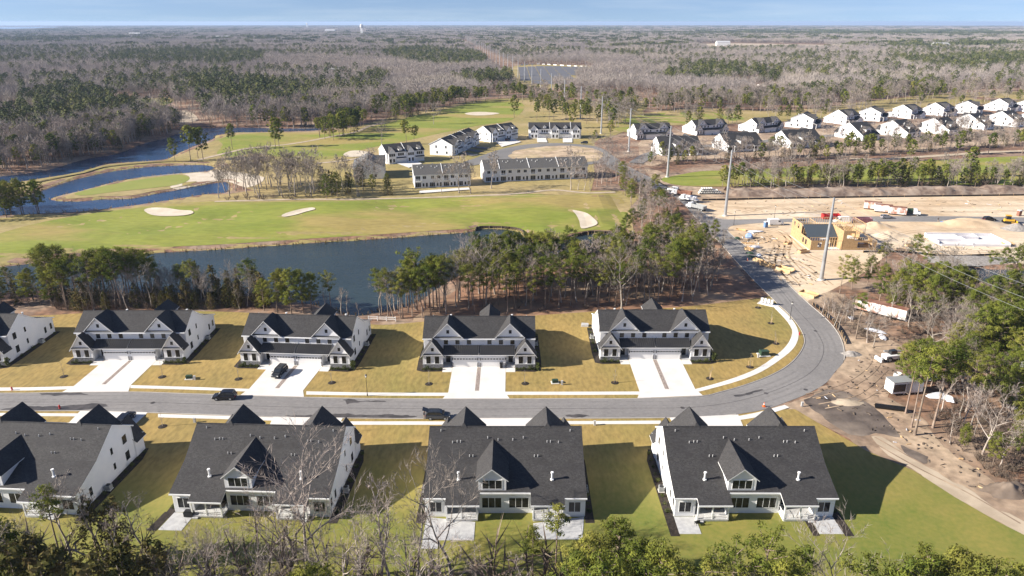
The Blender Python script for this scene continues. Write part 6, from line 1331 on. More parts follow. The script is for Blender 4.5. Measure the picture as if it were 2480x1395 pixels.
# timber bulkheads
def bulkhead(pts, lb, nposts):
    ln = catmull(GP(pts), 6, False); t = empty('timber_bulkhead', (ln[0][0], ln[0][1], 0)); o0 = Vector((ln[0][0], ln[0][1])); rel = [(p[0] - o0.x, p[1] - o0.y) for p in ln]
    a, b2 = offset_line(rel, .12), offset_line(rel, -.12); mb = MB()
    for i in range(len(a) - 1):
        for q in (((a[i], .35), (a[i + 1], .35), (b2[i + 1], .35), (b2[i], .35)), ((a[i], -1.2), (a[i + 1], -1.2), (a[i + 1], .35), (a[i], .35)), ((b2[i], .35), (b2[i + 1], .35), (b2[i + 1], -1.2), (b2[i], -1.2))): mb.poly([(p[0], p[1], z) for p, z in q])
    mb.build('boarding', M_DKWOOD, t)
    for k in range(nposts):
        i = int((len(rel) - 1) * (k + .5) / nposts); p = rel[i]; q = MB(); q.tube([(p[0], p[1] - .25, -1.2), (p[0], p[1] - .25, .45)], .14, 6); q.build('post', M_PBARK, t)
    return tag(t, lb, 'retaining wall')
bulkhead([(1152, 556), (1160, 550), (1215, 550), (1258, 555), (1270, 568)], 'dark timber bulkhead holding the green behind the tree tops', 9); bulkhead([(1345, 588), (1366, 577), (1396, 568), (1440, 561), (1508, 565)], 'dark timber bulkhead below the corner bunker', 11)
bulkhead([(43, 453), (120, 437), (201, 421), (262, 405), (356, 396), (430, 392), (495, 393)], 'long dark timber wall along the causeway', 16)

# vehicles -------------------------------------------------------------
def wheels(t, xs, hw, r, w=.24):
    for x in xs:
        for s in (-1, 1):
            b = MB(); b.tube([(x, s * hw - w / 2, r), (x, s * hw + w / 2, r)], r, 14); o = b.build('wheel', M_TYRE, t); c = MB(); y0, y1 = sorted((s * (hw + w / 2 - .02), s * (hw + w / 2 + .015))); c.tube([(x, y0, r), (x, y1, r)], r * .6, 10); c.build('rim', M_GREYM, o)
def loft(mb, secs, m=0):
    """closed cross-sections [(x, [(y,z)...])] skinned along x"""
    k = len(mb.v); n = len(secs[0][1])
    for x, ring in secs: mb.v += [(x, y, z) for y, z in ring]
    for i in range(len(secs) - 1):
        for j in range(n):
            j2 = (j + 1) % n; mb.f.append((k + i * n + j, k + i * n + j2, k + (i + 1) * n + j2, k + (i + 1) * n + j)); mb.m.append(m)
    mb.f.append(tuple(k + j for j in reversed(range(n)))); mb.m.append(m); e = k + (len(secs) - 1) * n; mb.f.append(tuple(e + j for j in range(n))); mb.m.append(m)
def ring(hw, z0, z1, c=.12): return [(-hw + c * .5, z0), (hw - c * .5, z0), (hw, z0 + c), (hw, z1 - c), (hw - c, z1), (-hw + c, z1), (-hw, z1 - c), (-hw, z0 + c)]
def car(x, y, rz, paint, lb, L=4.8, W=1.9, H=1.75, hatch=False, z=.06):
    """front to +x"""
    t = empty('suv_car', (x, y, z), rz); hl = L / 2; hw = W / 2; b = MB()
    loft(b, [(-hl, ring(hw * .86, .45, .95)), (-hl + .12, ring(hw * .97, .32, 1.05)), (-hl * .5, ring(hw, .26, 1.08)), (hl * .3, ring(hw, .26, 1.06)), (hl * .62, ring(hw * .98, .28, 1.0)), (hl - .15, ring(hw * .92, .32, .88)), (hl, ring(hw * .8, .42, .72))])
    b.build('body', paint, t)
    g = MB(); loft(g, [(-hl + .12, ring(hw * .80, 1.0, 1.2)), (-hl + .45, ring(hw * .80, 1.0, H - .04)), (-.2, ring(hw * .82, 1.0, H - .02)), (hl * .18, ring(hw * .80, 1.0, H - .06)), (hl * .52, ring(hw * .82, .98, 1.1))]); g.build('window_glass', M_CGLASS, t)
    r = MB(); loft(r, [(-hl + .4, ring(hw * .80, H - .1, H - .02, .04)), (-.2, ring(hw * .80, H - .06, H + .03, .04)), (hl * .2, ring(hw * .77, H - .1, H - .02, .04))])
    for s in (-1, 1):
        for xa, xb in ((hl * .5, hl * .16), (-.15, -.22), (-hl + .16, -hl + .5)): r.tube([(xa, s * hw * .83, 1.05), (xb, s * hw * .79, H - .05)], .05, 4)
        r.tube([(-hl + .6, s * hw * .7, H + .06), (hl * .12, s * hw * .7, H + .05)], .03, 4)
    r.build('roof', paint, t); wheels(t, (-hl * .58, hl * .6), hw - .12, .36)
    for s in (-1, 1):
        q = MB(); q.box(hl - .2, hl - .03, s * hw * .68 - .2, s * hw * .68 + .2, .66, .82); q.build('headlight', M_LAMP, t); q = MB(); q.box(-hl - .01, -hl + .12, s * hw * .74 - .12, s * hw * .74 + .12, .72, .98); q.build('taillight', M_REDL, t)
        q = MB(); q.box(hl * .42, hl * .5, s * (hw + .1) - .1, s * (hw + .1) + .1, 1.02, 1.18); q.build('mirror', paint, t)
    if hatch: q = MB(); q.prism([(-hl + .4, -hw * .75, H), (-hl + .4, hw * .75, H), (-hl - .55, hw * .7, H + .35), (-hl - .55, -hw * .7, H + .35)], (0, 0, .07)); q.build('raised_tailgate', paint, t)
    return tag(t, lb, 'car')
x, y = G(545, 966); car(x, y, R(182), M_CARBLK, 'black suv standing on the street before the third far driveway', 4.7, 1.85, 1.8)
x, y = G(678, 908); car(x, y, R(-100), M_CARGRY, 'black suv parked on the driveway of the third far duplex', 4.8, 1.9, 1.72, z=LAWN_Z + .05)
x, y = G(1061, 1013); car(x, y, R(0), M_CARGRY, 'charcoal suv with raised tailgate parked at the near kerb', 4.75, 1.9, 1.7, hatch=True)
x, y = G(306, 1022); car(x, y, R(88), M_CARBLK, 'black car on the near driveway behind the first duplex gable', 4.8, 1.9, 1.6, z=LAWN_Z + .05)
x, y = G(1415, 349); car(x, y, R(175), M_CARGRY, 'dark car parked on the loop road', 4.8, 1.9, 1.6, z=.3)
x, y = G(1230, 342); car(x, y, R(60), M_CARBLK, 'dark car on the forecourt of the top left townhouses', 4.6, 1.85, 1.6, z=.5)
def van(px, py, rz, lb):
    x, y = G(px, py); t = empty('cargo_van', (x, y, .06), rz); b = MB(); loft(b, [(-2.9, ring(.95, .4, 2.2)), (-2.8, ring(1.0, .3, 2.45)), (.9, ring(1.0, .3, 2.45)), (1.7, ring(.98, .3, 1.75)), (2.1, ring(.97, .3, 1.25)), (2.8, ring(.9, .35, 1.0)), (2.9, ring(.8, .45, .8))]); b.build('body', M_WHITEP, t)
    g = MB(); loft(g, [(.95, ring(.9, 1.55, 2.3)), (1.72, ring(.9, 1.4, 1.8)), (2.12, ring(.86, 1.2, 1.32))]); g.build('windscreen', M_CGLASS, t)
    for s in (-1, 1): q = MB(); q.box(.55, 1.35, s * 1.005 - .012, s * 1.005 + .012, 1.4, 1.95); q.build('side_window', M_CGLASS, t); q = MB(); q.box(2.78, 2.92, s * .65 - .15, s * .65 + .15, .75, .95); q.build('headlight', M_LAMP, t)
    wheels(t, (-1.9, 1.9), .88, .36); return tag(t, lb, 'van', 'white vans on the site')
van(1878, 545, R(3), 'white cargo van with a trailer by the portable toilet'); van(2037, 540, R(180), 'white cargo van behind the framed house')
def truck(px, py, rz, body_m, lb, dump=True, name='dump_truck', cab=None):
    x, y = G(px, py); t = empty(name, (x, y, .06), rz); c = MB(); loft(c, [(2.0, ring(1.15, .7, 2.7)), (3.3, ring(1.15, .7, 2.65)), (3.7, ring(1.1, .7, 1.7)), (4.6, ring(1.05, .7, 1.55)), (4.7, ring(1.0, .75, 1.3))]); c.build('cab', cab or M_WHITEP, t)
    g = MB(); g.box(3.32, 3.55, -1.0, 1.0, 1.75, 2.45); g.build('windscreen', M_CGLASS, t); f = MB(); f.box(-4.2, 4.5, -.5, .5, .6, .85); f.build('chassis', M_BLACK, t); b = MB()
    if dump:
        b.prism([(-4.3, -1.2, 1.0), (1.8, -1.2, 1.0), (1.8, -1.2, 2.5), (-4.3, -1.2, 2.3)], (0, .12, 0)); b.prism([(-4.3, 1.08, 1.0), (1.8, 1.08, 1.0), (1.8, 1.08, 2.5), (-4.3, 1.08, 2.3)], (0, .12, 0)); b.box(-4.3, 1.8, -1.08, 1.08, 1.0, 1.12); b.box(1.7, 1.82, -1.08, 1.08, 1.12, 2.7); b.box(-4.32, -4.2, -1.08, 1.08, 1.12, 2.2)
        for q in np.linspace(-3.9, 1.4, 7): b.box(q - .06, q + .06, -1.26, -1.2, 1.0, 2.35); b.box(q - .06, q + .06, 1.2, 1.26, 1.0, 2.35)
    else:
        b.box(-4.3, 1.8, -1.2, 1.2, 1.0, 1.25); b.tube([(-3.5, 0, 1.9), (1.2, 0, 1.9)], .85, 14)
    b.build('dump_body' if dump else 'tank', body_m, t); wheels(t, (-3.4, -2.2, 3.6), 1.0, .5, .3); return tag(t, lb, 'truck', 'trucks on the upper road')
truck(1651, 474, R(150), M_RUST, 'dump truck with a dark red body at the top of the site road'); truck(1668, 488, R(140), M_WHITEP, 'white truck behind the strip wood', False, 'tank_truck'); truck(1686, 508, R(128), M_GREYM, 'white lorry with grey body at the site road corner')
truck(2196, 520, R(-25), M_GREENB, 'white and green truck behind the long trailers')
def skip(px, py, rz, L, W, H, m, lb, cat='skip', ribs=9, name='roll_off_skip', z=.05, fill=None):
    x, y = G(px, py); t = empty(name, (x, y, z), rz); b = MB(); k = .08
    b.box(-L / 2, L / 2, -W / 2, -W / 2 + k, .2, H); b.box(-L / 2, L / 2, W / 2 - k, W / 2, .2, H); b.box(-L / 2, -L / 2 + k, -W / 2 + k, W / 2 - k, .2, H); b.box(L / 2 - k, L / 2, -W / 2 + k, W / 2 - k, .2, H); b.box(-L / 2 + k, L / 2 - k, -W / 2 + k, W / 2 - k, .2, .3); b.build('shell', m, t)
    for i in range(ribs):
        for s in (-1, 1): q = MB(); xx = -L / 2 + L * (i + .5) / ribs; y0, y1 = sorted((s * W / 2, s * (W / 2 + .1))); q.box(xx - .06, xx + .06, y0, y1, .2, H - .05); q.build('rib', m, t)
    if fill: q = MB(); q.box(-L / 2 + .1, L / 2 - .1, -W / 2 + .1, W / 2 - .1, .3, H - .35); q.build('load', fill, t)
    return tag(t, lb, cat)
skip(2011, 530, R(-2), 6.6, 2.4, 1.9, M_RED, 'bright red skip on the side road behind the framed house'); skip(2088, 539, R(-1), 6.6, 2.4, 1.9, M_PURPLE, 'plum coloured skip on the side road')
def container(px, py, rz, L, m, lb, grp=None, lid=True, name='box_trailer'):
    x, y = G(px, py); t = empty(name, (x, y, .05), rz); b = MB(); b.box(-L / 2, L / 2, -1.22, 1.22, .5, 3.1); b.build('box', m, t); f = MB(); f.box(-L / 2 + .2, L / 2 - .2, -1.0, 1.0, .12, .5); f.build('underframe', M_BLACK, t)
    r = MB(); r.box(-L / 2 - .03, L / 2 + .03, -1.26, 1.26, 3.1, 3.18); r.build('roof', M_RUST if m is M_RUSTW else M_PAVER, t)
    for s in (-1, 1): q = MB(); q.box(L / 2, L / 2 + .05, s * .6 - .55, s * .6 + .55, .6, 3.0); q.build('door', M_GREYM, t)
    for i in range(int(L / .6)):
        for s in (-1, 1): q = MB(); xx = -L / 2 + .3 + i * .6; y0, y1 = sorted((s * 1.22, s * 1.28)); q.box(xx - .05, xx + .05, y0, y1, .6, 3.05); q.build('rib', m, t)
    return tag(t, lb, 'container', grp)
container(2112, 507, R(-24), 6.4, M_RUSTW, 'white container with rusty roof, first of three in a line on the sand', 'white containers on the sand'); container(2138, 514, R(-24), 6.4, M_RUSTW, 'white container with rusty roof, middle of three in a line on the sand', 'white containers on the sand'); container(2172, 520, R(-24), 6.4, M_RUSTW, 'white container with rusty roof, last of three in a line on the sand', 'white containers on the sand')
container(2132, 762, R(-43), 12.5, M_RUSTW, 'rust-streaked white container standing among the trees')
# trailer by the trees
x, y = G(2186, 950); t = empty('site_trailer', (x, y, .05), R(8)); b = MB(); b.box(-3.4, 3.4, -1.3, 1.3, .5, 3.0); b.build('body', M_WHITEP, t); r = MB(); r.box(-3.5, 3.5, -1.38, 1.38, 3.0, 3.12); r.build('roof', M_GREYM, t); g = MB(); g.box(-3.2, -.6, -1.33, -1.3, .9, 2.6); g.build('window', M_CGLASS, t); g = MB(); g.box(-.4, .5, -1.34, -1.3, .6, 2.6); g.build('door', M_GREYM, t); wheels(t, (-.7, .5), 1.15, .4); q = MB(); q.tube([(-3.4, 0, .55), (-4.8, 0, .5)], .08, 5); q.build('hitch', M_BLACK, t); tag(t, 'white site trailer with grey roof among the tall trunks', 'trailer')
x, y = G(2160, 872); t = empty('telehandler', (x, y, .05), R(10)); b = MB(); loft(b, [(-2.2, ring(.9, .6, 1.5)), (1.4, ring(.95, .6, 1.6)), (1.9, ring(.8, .7, 1.3))]); b.build('body', M_WHITEP, t); c = MB(); loft(c, [(-.9, ring(.5, 1.5, 2.5)), (.4, ring(.5, 1.5, 2.6)), (.8, ring(.5, 1.5, 1.8))]); c.build('cab', M_CGLASS, t); a = MB(); a.tube([(-2.0, .6, 2.1), (3.2, .6, 1.7)], .2, 6); a.build('boom', M_GREYM, t); f = MB(); f.box(-3.6, -3.2, -1.2, 1.2, .1, .9); f.box(-3.2, -2.2, -.2, .2, .5, .8); f.build('blade', M_WHITEP, t); wheels(t, (-1.4, 1.4), 1.0, .62, .4); tag(t, 'white telehandler parked beside the trees', 'machine')
x, y = G(2442, 541); t = empty('bulldozer', (x, y, .05), R(-15))
for s in (-1, 1): b = MB(); loft(b, [(-2.0, ring(.28, .2, .9)), (-1.6, ring(.28, 0, 1.0)), (1.5, ring(.28, 0, 1.0)), (1.9, ring(.28, .25, .85))]); b.v = [(p[0], p[1] + s * 1.05, p[2]) for p in b.v]; b.build('track', M_TYRE, t)
b = MB(); b.box(-1.6, 1.7, -.75, .75, .7, 1.7); b.build('body', M_YEL, t); c = MB(); c.box(-1.2, .3, -.8, .8, 1.7, 3.0); c.build('cab', M_CGLASS, t); c = MB(); c.box(-1.4, .5, -.95, .95, 3.0, 3.12); c.build('cab_roof', M_YEL, t); d = MB(); d.prism([(2.4, -1.7, .1), (2.4, 1.7, .1), (2.3, 1.7, 1.3), (2.3, -1.7, 1.3)], (.15, 0, 0)); d.box(.5, 2.3, -1.35, -1.2, .4, .7); d.box(.5, 2.3, 1.2, 1.35, .4, .7); d.build('blade', M_YEL, t); tag(t, 'yellow bulldozer on the side road', 'bulldozer')
def toilet(px, py, m, lb):
    x, y = G(px, py); t = empty('portable_toilet', (x, y, .05), .2); b = MB(); b.box(-.6, .6, -.6, .6, .1, 2.1); b.build('cabin', m, t); r = MB(); r.prism([(-.65, -.65, 2.1), (.65, -.65, 2.1), (.65, .65, 2.1), (-.65, .65, 2.1)], (0, 0, .2)); r.build('roof', M_WHITEP, t); d = MB(); d.box(-.4, .4, -.64, -.6, .2, 1.95); d.build('door', m, t); tag(t, lb, 'portable toilet')
toilet(1854, 551, M_DKGLASS, 'blue portable toilet beside the white van'); toilet(2467, 523, M_RUST, 'brown portable toilet at the right end of the side road'); toilet(2350, 571, M_WRAP, 'pale portable cabin on the site') if False else None
x, y = G(2146, 529); car(x, y, R(5), M_CARSIL, 'silver car parked at the side road between the plum skip and the containers', 4.6, 1.85, 1.5)
x, y = G(1935, 541); car(x, y, R(178), M_CARSIL, 'silver car on the side road left of the red skip', 4.9, 1.9, 1.75)
x, y = G(1630, 462); car(x, y, R(150), M_WHITEP, 'white pickup ahead of the dump truck on the upper road', 5.2, 1.95, 1.8)
x, y = G(2395, 535); car(x, y, R(2), M_CARBLK, 'dark car on the side road before the bulldozer', 4.7, 1.9, 1.7)
def silt_fence(pts, lb, n):
    ln = catmull(GP(pts), 8, False); t = empty('silt_fence', (ln[0][0], ln[0][1], .04)); rel = [(p[0] - ln[0][0], p[1] - ln[0][1]) for p in ln]; a, b2 = offset_line(rel, .02), offset_line(rel, -.02); mb = MB()
    for i in range(len(a) - 1):
        for q in (((a[i], 0), (a[i + 1], 0), (a[i + 1], .7), (a[i], .7)), ((b2[i], .7), (b2[i + 1], .7), (b2[i + 1], 0), (b2[i], 0)), ((a[i], .7), (a[i + 1], .7), (b2[i + 1], .7), (b2[i], .7))): mb.poly([(p[0], p[1], z) for p, z in q])
    mb.build('fabric', M_BLACK, t)
    for k in range(n): p = rel[int((len(rel) - 1) * (k + .5) / n)]; q = MB(); q.box(p[0] - .04, p[0] + .04, p[1] - .04, p[1] + .04, 0, 1.0); q.build('stake', M_LUMBER, t)
    tag(t, lb, 'fence', 'black silt fences')
silt_fence([(1968, 738), (2004, 768), (2032, 800), (2050, 834)], 'black silt fence outside the bend of the road', 14); silt_fence([(1700, 486), (1900, 482), (2150, 478), (2480, 474)], 'black silt fence along the top of the sand', 26); silt_fence([(2090, 612), (2180, 612), (2300, 622), (2420, 618)], 'black silt fence below the concrete foundation', 14)
# pile of concrete pipes
k = 0
for row, (n, z) in enumerate(((10, .45), (8, 1.25), (5, 2.05))):
    for i in range(n):
        x, y = G(1694 + row * 4 + i * 5.6 * (10 / 10), 470 - i * .1); b = MB(); b.tube([(0, -1.2, 0), (0, 1.2, 0)], .46, 12, cap=False); b.tube([(0, 1.2, 0), (0, -1.2, 0)], .36, 12, cap=False); o = b.build('drain_pipe', M_CONC, None, (x, y + .6 * row, z + .06)); tag(o, 'pale concrete drain pipe in the stack above the sand', 'pipe', 'stacked concrete drain pipes'); k += 1
x, y = G(2158, 993); b = MB(); b.tube([(-2.8, .8, .5), (2.6, -.7, .5)], .5, 16, cap=False); b.tube([(2.6, -.7, .5), (-2.8, .8, .5)], .42, 16, cap=False); tag(b.build('black_pipe', M_BLACK, None, (x, y, .06)), 'black corrugated pipe lying on the bare earth', 'pipe')
x, y = G(2173, 913); b = MB(); b.tube([(0, 0, 0), (0, 0, .9)], .8, 18, cap=False); b.tube([(0, 0, .9), (0, 0, 0)], .66, 18, cap=False); b.tube([(0, 0, .89), (0, 0, .9)], .8, 18, cap=False); tag(b.build('manhole_ring', M_CONC, None, (x, y, .06)), 'pale concrete manhole ring behind the site trailer', 'concrete ring')
# wooden forms, lumber, tarps along the site road
def form_box(px, py, rz, L, W, H, lb):
    x, y = G(px, py); t = empty('lumber_stack', (x, y, .08), rz)
    for i in range(7): b = MB(); b.box(-L / 2, L / 2, -W / 2 + i * W / 7 + .02, -W / 2 + (i + 1) * W / 7 - .02, .05, H * .45 + .06 * (i % 2)); b.build('board', M_LUMBER, t)
    b = MB(); b.box(-L / 2 - .1, -L / 2, -W / 2, W / 2, .05, H); b.build('end_panel', M_LUMBER, t); b = MB(); b.box(-L / 2, L / 2, -W / 2 - .1, -W / 2, .05, H); b.build('side_panel', M_LUMBER, t); b = MB(); b.box(-L / 2, L / 2, W / 2, W / 2 + .1, .05, H); b.build('side_panel', M_LUMBER, t)
    return tag(t, lb, 'lumber', 'lumber along the site road')
form_box(1901, 657, R(-50), 4.6, 2.6, 1.1, 'stack of roof trusses in an open wooden frame beside the road bend'); form_box(1958, 716, R(-48), 4.4, 2.6, .9, 'wooden frame of boards beside the outer kerb, nearest to the bend'); form_box(1858, 645, R(-55), 4.5, 1.6, 1.1, 'leaning bundle of fresh boards at the kerb'); form_box(1838, 634, R(-50), 3.6, 1.2, .8, 'low pallet of boards on the street edge')
form_box(1814, 606, R(-40), 2.6, 1.4, .9, 'pallet of orange boards on the street by the tarp'); form_box(1795, 558, R(-35), 3.5, .8, .5, 'three long boards on the sand by the corner'); form_box(1812, 590, R(-10), 4.2, .5, .35, 'long boards lying on the tracked sand')
form_box(1946, 612, R(20), 3.6, 1.3, .9, 'pallet of sheathing boards left of the framed house'); form_box(2092, 598, R(-8), 4.0, 1.4, .8, 'bundle of studs right of the framed house'); form_box(1905, 590, R(60), 3.2, 1.2, .6, 'low bundle of boards on the tracked sand beside the framed house'); form_box(2205, 596, R(15), 3.6, 1.4, .7, 'bundle of form boards left of the concrete foundation'); form_box(2440, 592, R(-20), 3.6, 1.4, .7, 'bundle of form boards right of the concrete foundation')
for px, py, sx, sy, sz, m, lb in ((1813, 577, 1.6, 1.5, 2.0, M_BLUEW, 'blue and white tarp tent on the sand'), (1830, 562, 3.2, 1.2, .5, M_WRAP, 'white sheet spread on the sand'), (1827, 601, 1.1, 2.2, .9, M_WRAP, 'white wrapped bundle on the sand beside the road'), (1786, 579, 1.2, .9, .8, M_GREENB, 'green pallet load at the kerb corner'), (1816, 615, 1.4, 1.0, .7, M_GREENB, 'green pallet load by the orange boards'),
                                  (1820, 623, 1.4, 1.0, .6, M_GREENB, 'green pallet load nearest to the lumber'), (1838, 619, 1.8, .8, .4, M_WRAP, 'white scrap heap at the kerb'), (2282, 543, 1.0, 1.6, 1.1, M_DKGLASS, 'small blue machine on the side road'), (2062, 772, 1.2, .9, .7, M_WRAP, 'white bags among the trunks by the container'), (2190, 774, 1.6, 1.0, .8, M_WRAP, 'white bags at the container end'),
                                  (2118, 802, 2.6, 1.2, .5, M_WRAP, 'white plastic scrap heap under the bare trees'), (2138, 818, 2.2, 1.0, .5, M_WRAP, 'white plastic scrap heap by the fallen boards'), (2270, 962, 2.6, 1.2, .9, M_WRAP, 'white wrapped load right of the site trailer'), (2300, 970, 1.8, 1.0, .9, M_WRAP, 'white wrapped load farthest from the site trailer'), (2258, 915, 2.2, 1.5, .5, M_GREYM, 'bundle of grey sheets behind the site trailer')):
    x, y = G(px, py); r_ = np.random.default_rng(int(px)); n = 46; P = r_.normal(size=(n, 3)); P /= np.linalg.norm(P, axis=1)[:, None]; P *= .75 + .35 * r_.random((n, 1)); P[:, 2] = np.abs(P[:, 2]); bm = bmesh.new(); [bm.verts.new((p[0] * sx, p[1] * sy, p[2] * sz)) for p in P]; bmesh.ops.convex_hull(bm, input=bm.verts); me = bpy.data.meshes.new('covered_load'); bm.to_mesh(me); bm.free(); me.materials.append(m)
    tag(link('covered_load', me, None, (x, y, .06), r_.random() * 3), lb, 'covered load')
def heap(name, px, py, rx, ry, h, m, lb, seed=1, cat='heap', kind=None, z=.0):
    x, y = G(px, py); n, k = 26, 9; V = [(0, 0, h)]; F = []
    for j in range(1, k + 1):
        for i in range(n):
            a = 2 * math.pi * i / n; q = j / k; w = 1 + .18 * float(vnoise(np.array([math.cos(a) * 3 + 9 * seed]), np.array([math.sin(a) * 3]), 1.0, seed)[0]); zz = h * (1 - smooth01(np.array(q)) * 1.0) * (1 + .25 * float(vnoise(np.array([math.cos(a) * q * 5 + seed * 7]), np.array([math.sin(a) * q * 5]), 1.0, seed)[0]))
            V.append((rx * q * w * math.cos(a), ry * q * w * math.sin(a), float(zz) - .05 * (j == k)))
    for i in range(n): F.append((0, 1 + i, 1 + (i + 1) % n))
    for j in range(k - 1):
        for i in range(n): a, b = 1 + j * n + i, 1 + j * n + (i + 1) % n; F.append((a, a + n, b + n, b))
    me = bpy.data.meshes.new(name); me.from_pydata(V, [], F); me.materials.append(m); me.polygons.foreach_set('use_smooth', [True] * len(F)); me.update(); return tag(link(name, me, None, (x, y, z)), lb, cat, kind=kind)
heap('sand_heap', 2345, 544, 17, 6, 2.6, M_SAND, 'long pale sand heap above the concrete foundation', 2); heap('sand_heap', 2120, 550, 9, 4, 2.0, M_SAND, 'pale sand heap below the plum skip', 3); heap('sand_heap', 2150, 572, 8, 4, 1.8, M_SAND, 'pale sand heap right of the framed house', 4); heap('gravel_heap', 2462, 555, 6, 4, 2.2, M_GRAVEL, 'grey gravel heap beside the bulldozer', 5)
heap('sand_heap', 1955, 522, 9, 2.5, .9, M_BUNK, 'low white heap by the side road', 6); heap('rubble_heap', 2062, 858, 2.6, 1.8, .9, M_GRAVEL, 'dark rubble heap at the outer kerb', 7); heap('rubble_heap', 2345, 630, 16, 6, 1.2, M_GRAVEL, 'slope of pale rubble above the basin', 8); heap('brush_heap', 2440, 1190, 4.5, 2.4, 1.9, M_SCRUB, 'heap of cut branches beside the sandy track', 9); heap('brush_heap', 2050, 975, 4, 1.8, .5, M_PATH, 'pale heap of brush on the dark mud', 10)
# windrow of brush and soil above the sand
ln = catmull(GP([(1760, 468), (1850, 471), (2000, 470), (2150, 467), (2300, 466), (2480, 464), (2650, 462)]), 22, False); V, F = [], []
for i, (x, y) in enumerate(ln):
    for j in range(9):
        q = (j - 4) / 4; zz = max(0, 1 - q * q) * (2.4 + 1.1 * float(vnoise(np.array([x]), np.array([y + q * 3]), 3.2, 6)[0])); V.append((x, y + q * 5.5 + float(vnoise(np.array([x]), np.array([q * 9]), 4, 8)[0]), zz))
for i in range(len(ln) - 1):
    for j in range(8): a = i * 9 + j; F.append((a, a + 9, a + 10, a + 1))
tag(link('brush_windrow', arr_mesh('brush_windrow', np.array(V), np.array(F), mat('brush_soil', (.27, .20, .15), (.15, .105, .08), .5, c3=(.34, .27, .21), scale3=.2, bump=1, bscale=1.5), smooth=False)), 'long brown windrow of brush and soil along the top of the sand', 'windrow', kind='stuff')

# framed house under construction
A, B = Vector(G(1968, 606)), Vector(G(2074, 602)); x, y = (A + B) / 2
t = empty('framed_house', (111.2, 237.2, .05), 0, (1, 1, 1.14))
def osb(x0, x1, y0, z0, z1, holes=(), axis='x', m=M_OSB):
    """sheathing panels 1.22 m wide; holes (a0, a1, z0, z1) are left open"""
    a = x0
    while a < x1 - .05:
        b = min(a + 1.22, x1); zs = [(z0, z1)]
        for h in holes:
            if h[0] < (a + b) / 2 < h[1]: zs = [(z0, h[2]), (h[3], z1)]
        for c, d in zs:
            if d - c < .05: continue
            q = MB()
            if axis == 'x': q.box(a + .006, b - .006, y0, y0 + .05, c, d)
            else: q.box(y0, y0 + .05, a + .006, b - .006, c, d)
            q.build('sheathing_panel', m, t)
        a = b
def studs(p, q, z0, z1, sp=.8, plates=True):
    L = math.dist(p, q); n = max(2, int(L / sp))
    for i in range(n + 1): xx, yy = p[0] + (q[0] - p[0]) * i / n, p[1] + (q[1] - p[1]) * i / n; b = MB(); b.box(xx - .05, xx + .05, yy - .05, yy + .05, z0, z1); b.build('stud', M_LUMBER, t)
    if plates:
        for z in (z0, z1): b = MB(); b.tube([(p[0], p[1], z), (q[0], q[1], z)], .07, 4); b.build('plate', M_LUMBER, t)
osb(-11, -9.9, -9, 0, 3.0); osb(-9, 9, -11, 0, 3.0, ((-5.5, -4.3, .8, 2.3), (-2.5, -1.3, .8, 2.3)), 'y'); osb(0, 9, -11, 3.0, 5.9, ((2.4, 3.7, 3.9, 5.2), (6, 7.2, 3.9, 5.2)), 'y'); osb(-9.9, -6, -9, 0, 3.0, ((-8.6, -7.4, .9, 2.4),)); osb(-.5, 3.5, -8.9, 0, 5.9, ((.7, 3.2, .9, 2.5), (.7, 3.2, 3.6, 5.2))); osb(-8.8, 2, -.5, 0, 5.9, (), 'y'); osb(3.5, 11, -8.9, 0, 3.0, ((5, 9, .8, 2.4),)); osb(-9, 9, 11, 0, 3.0, ((-3, 3, .8, 2.4),), 'y')
osb(-10.9, 11, 8.95, 0, 3.0)
b = MB(); b.prism([(-10.8, -5.2, 3.1), (-.7, -5.2, 3.1), (-.7, .2, 5.9), (-10.8, .2, 5.9)], (0, 0, -.12)); b.build('roof_membrane', mat('roof_felt', (.06, .075, .09), rough=.7), t)
studs((-11, 0), (11, 0), 3.0, 5.9); studs((-10.8, 8.8), (10.8, 8.8), 3.0, 5.9); studs((11, 0), (11, 8.8), 3.0, 5.9); studs((-5, 0), (-5, 8.8), 3.0, 5.6); studs((4, 0), (4, 8.8), 3.0, 5.6); studs((-9.9, -5.3), (-.6, -5.3), 0, 3.0); studs((3.6, -5), (11, -5), 0, 2.9, .7); studs((-6, -8.9), (-.6, -8.9), 0, 2.9, 1.2)
for i in range(8): b = MB(); xx = -.2 + i * .5; b.tube([(xx, -8.9, 5.9), (xx, -4.4, 7.6), (xx, 0, 5.9)], .06, 4); b.build('truss', M_LUMBER, t)
b = MB(); b.box(-11.2, 11.2, -9.2, 9.2, -.02, .03); b.build('slab', M_CONC, t)
tag(t, 'timber framed house under construction with yellow sheathing and open top', 'house frame')
# foundation
x, y = G(2340, 585); t = empty('house_foundation', (x, y, .04), R(-3)); b = MB(); b.box(-11.5, 11.5, -6, 6, 0, .18); b.build('slab', M_CONC, t)
for x0, x1, y0, y1, h in ((-11.5, 11.5, 5.7, 6, 1.2), (-11.5, -11.2, -4, 5.7, 1.0), (11.2, 11.5, -6, 5.7, 1.2), (-1.2, -.9, -6, 2.5, 1.0), (-11.2, -1.2, -1.2, -.9, .9), (-.9, 11.2, -6, -5.7, .6), (-.9, 5, 2.2, 2.5, 1.0), (5, 5.3, 2.2, 5.7, 1.0), (-11.5, -1.2, -6, -5.7, .5)): b = MB(); b.box(x0, x1, y0, y1, .18, .18 + h); b.build('foundation_wall', M_CBLOCK, t)
b = MB(); b.box(-11, -1.3, -.8, 5.6, .9, 1.0); b.build('cap_slab', M_CONC, t); tag(t, 'white concrete house foundation beside the sand heap', 'foundation')

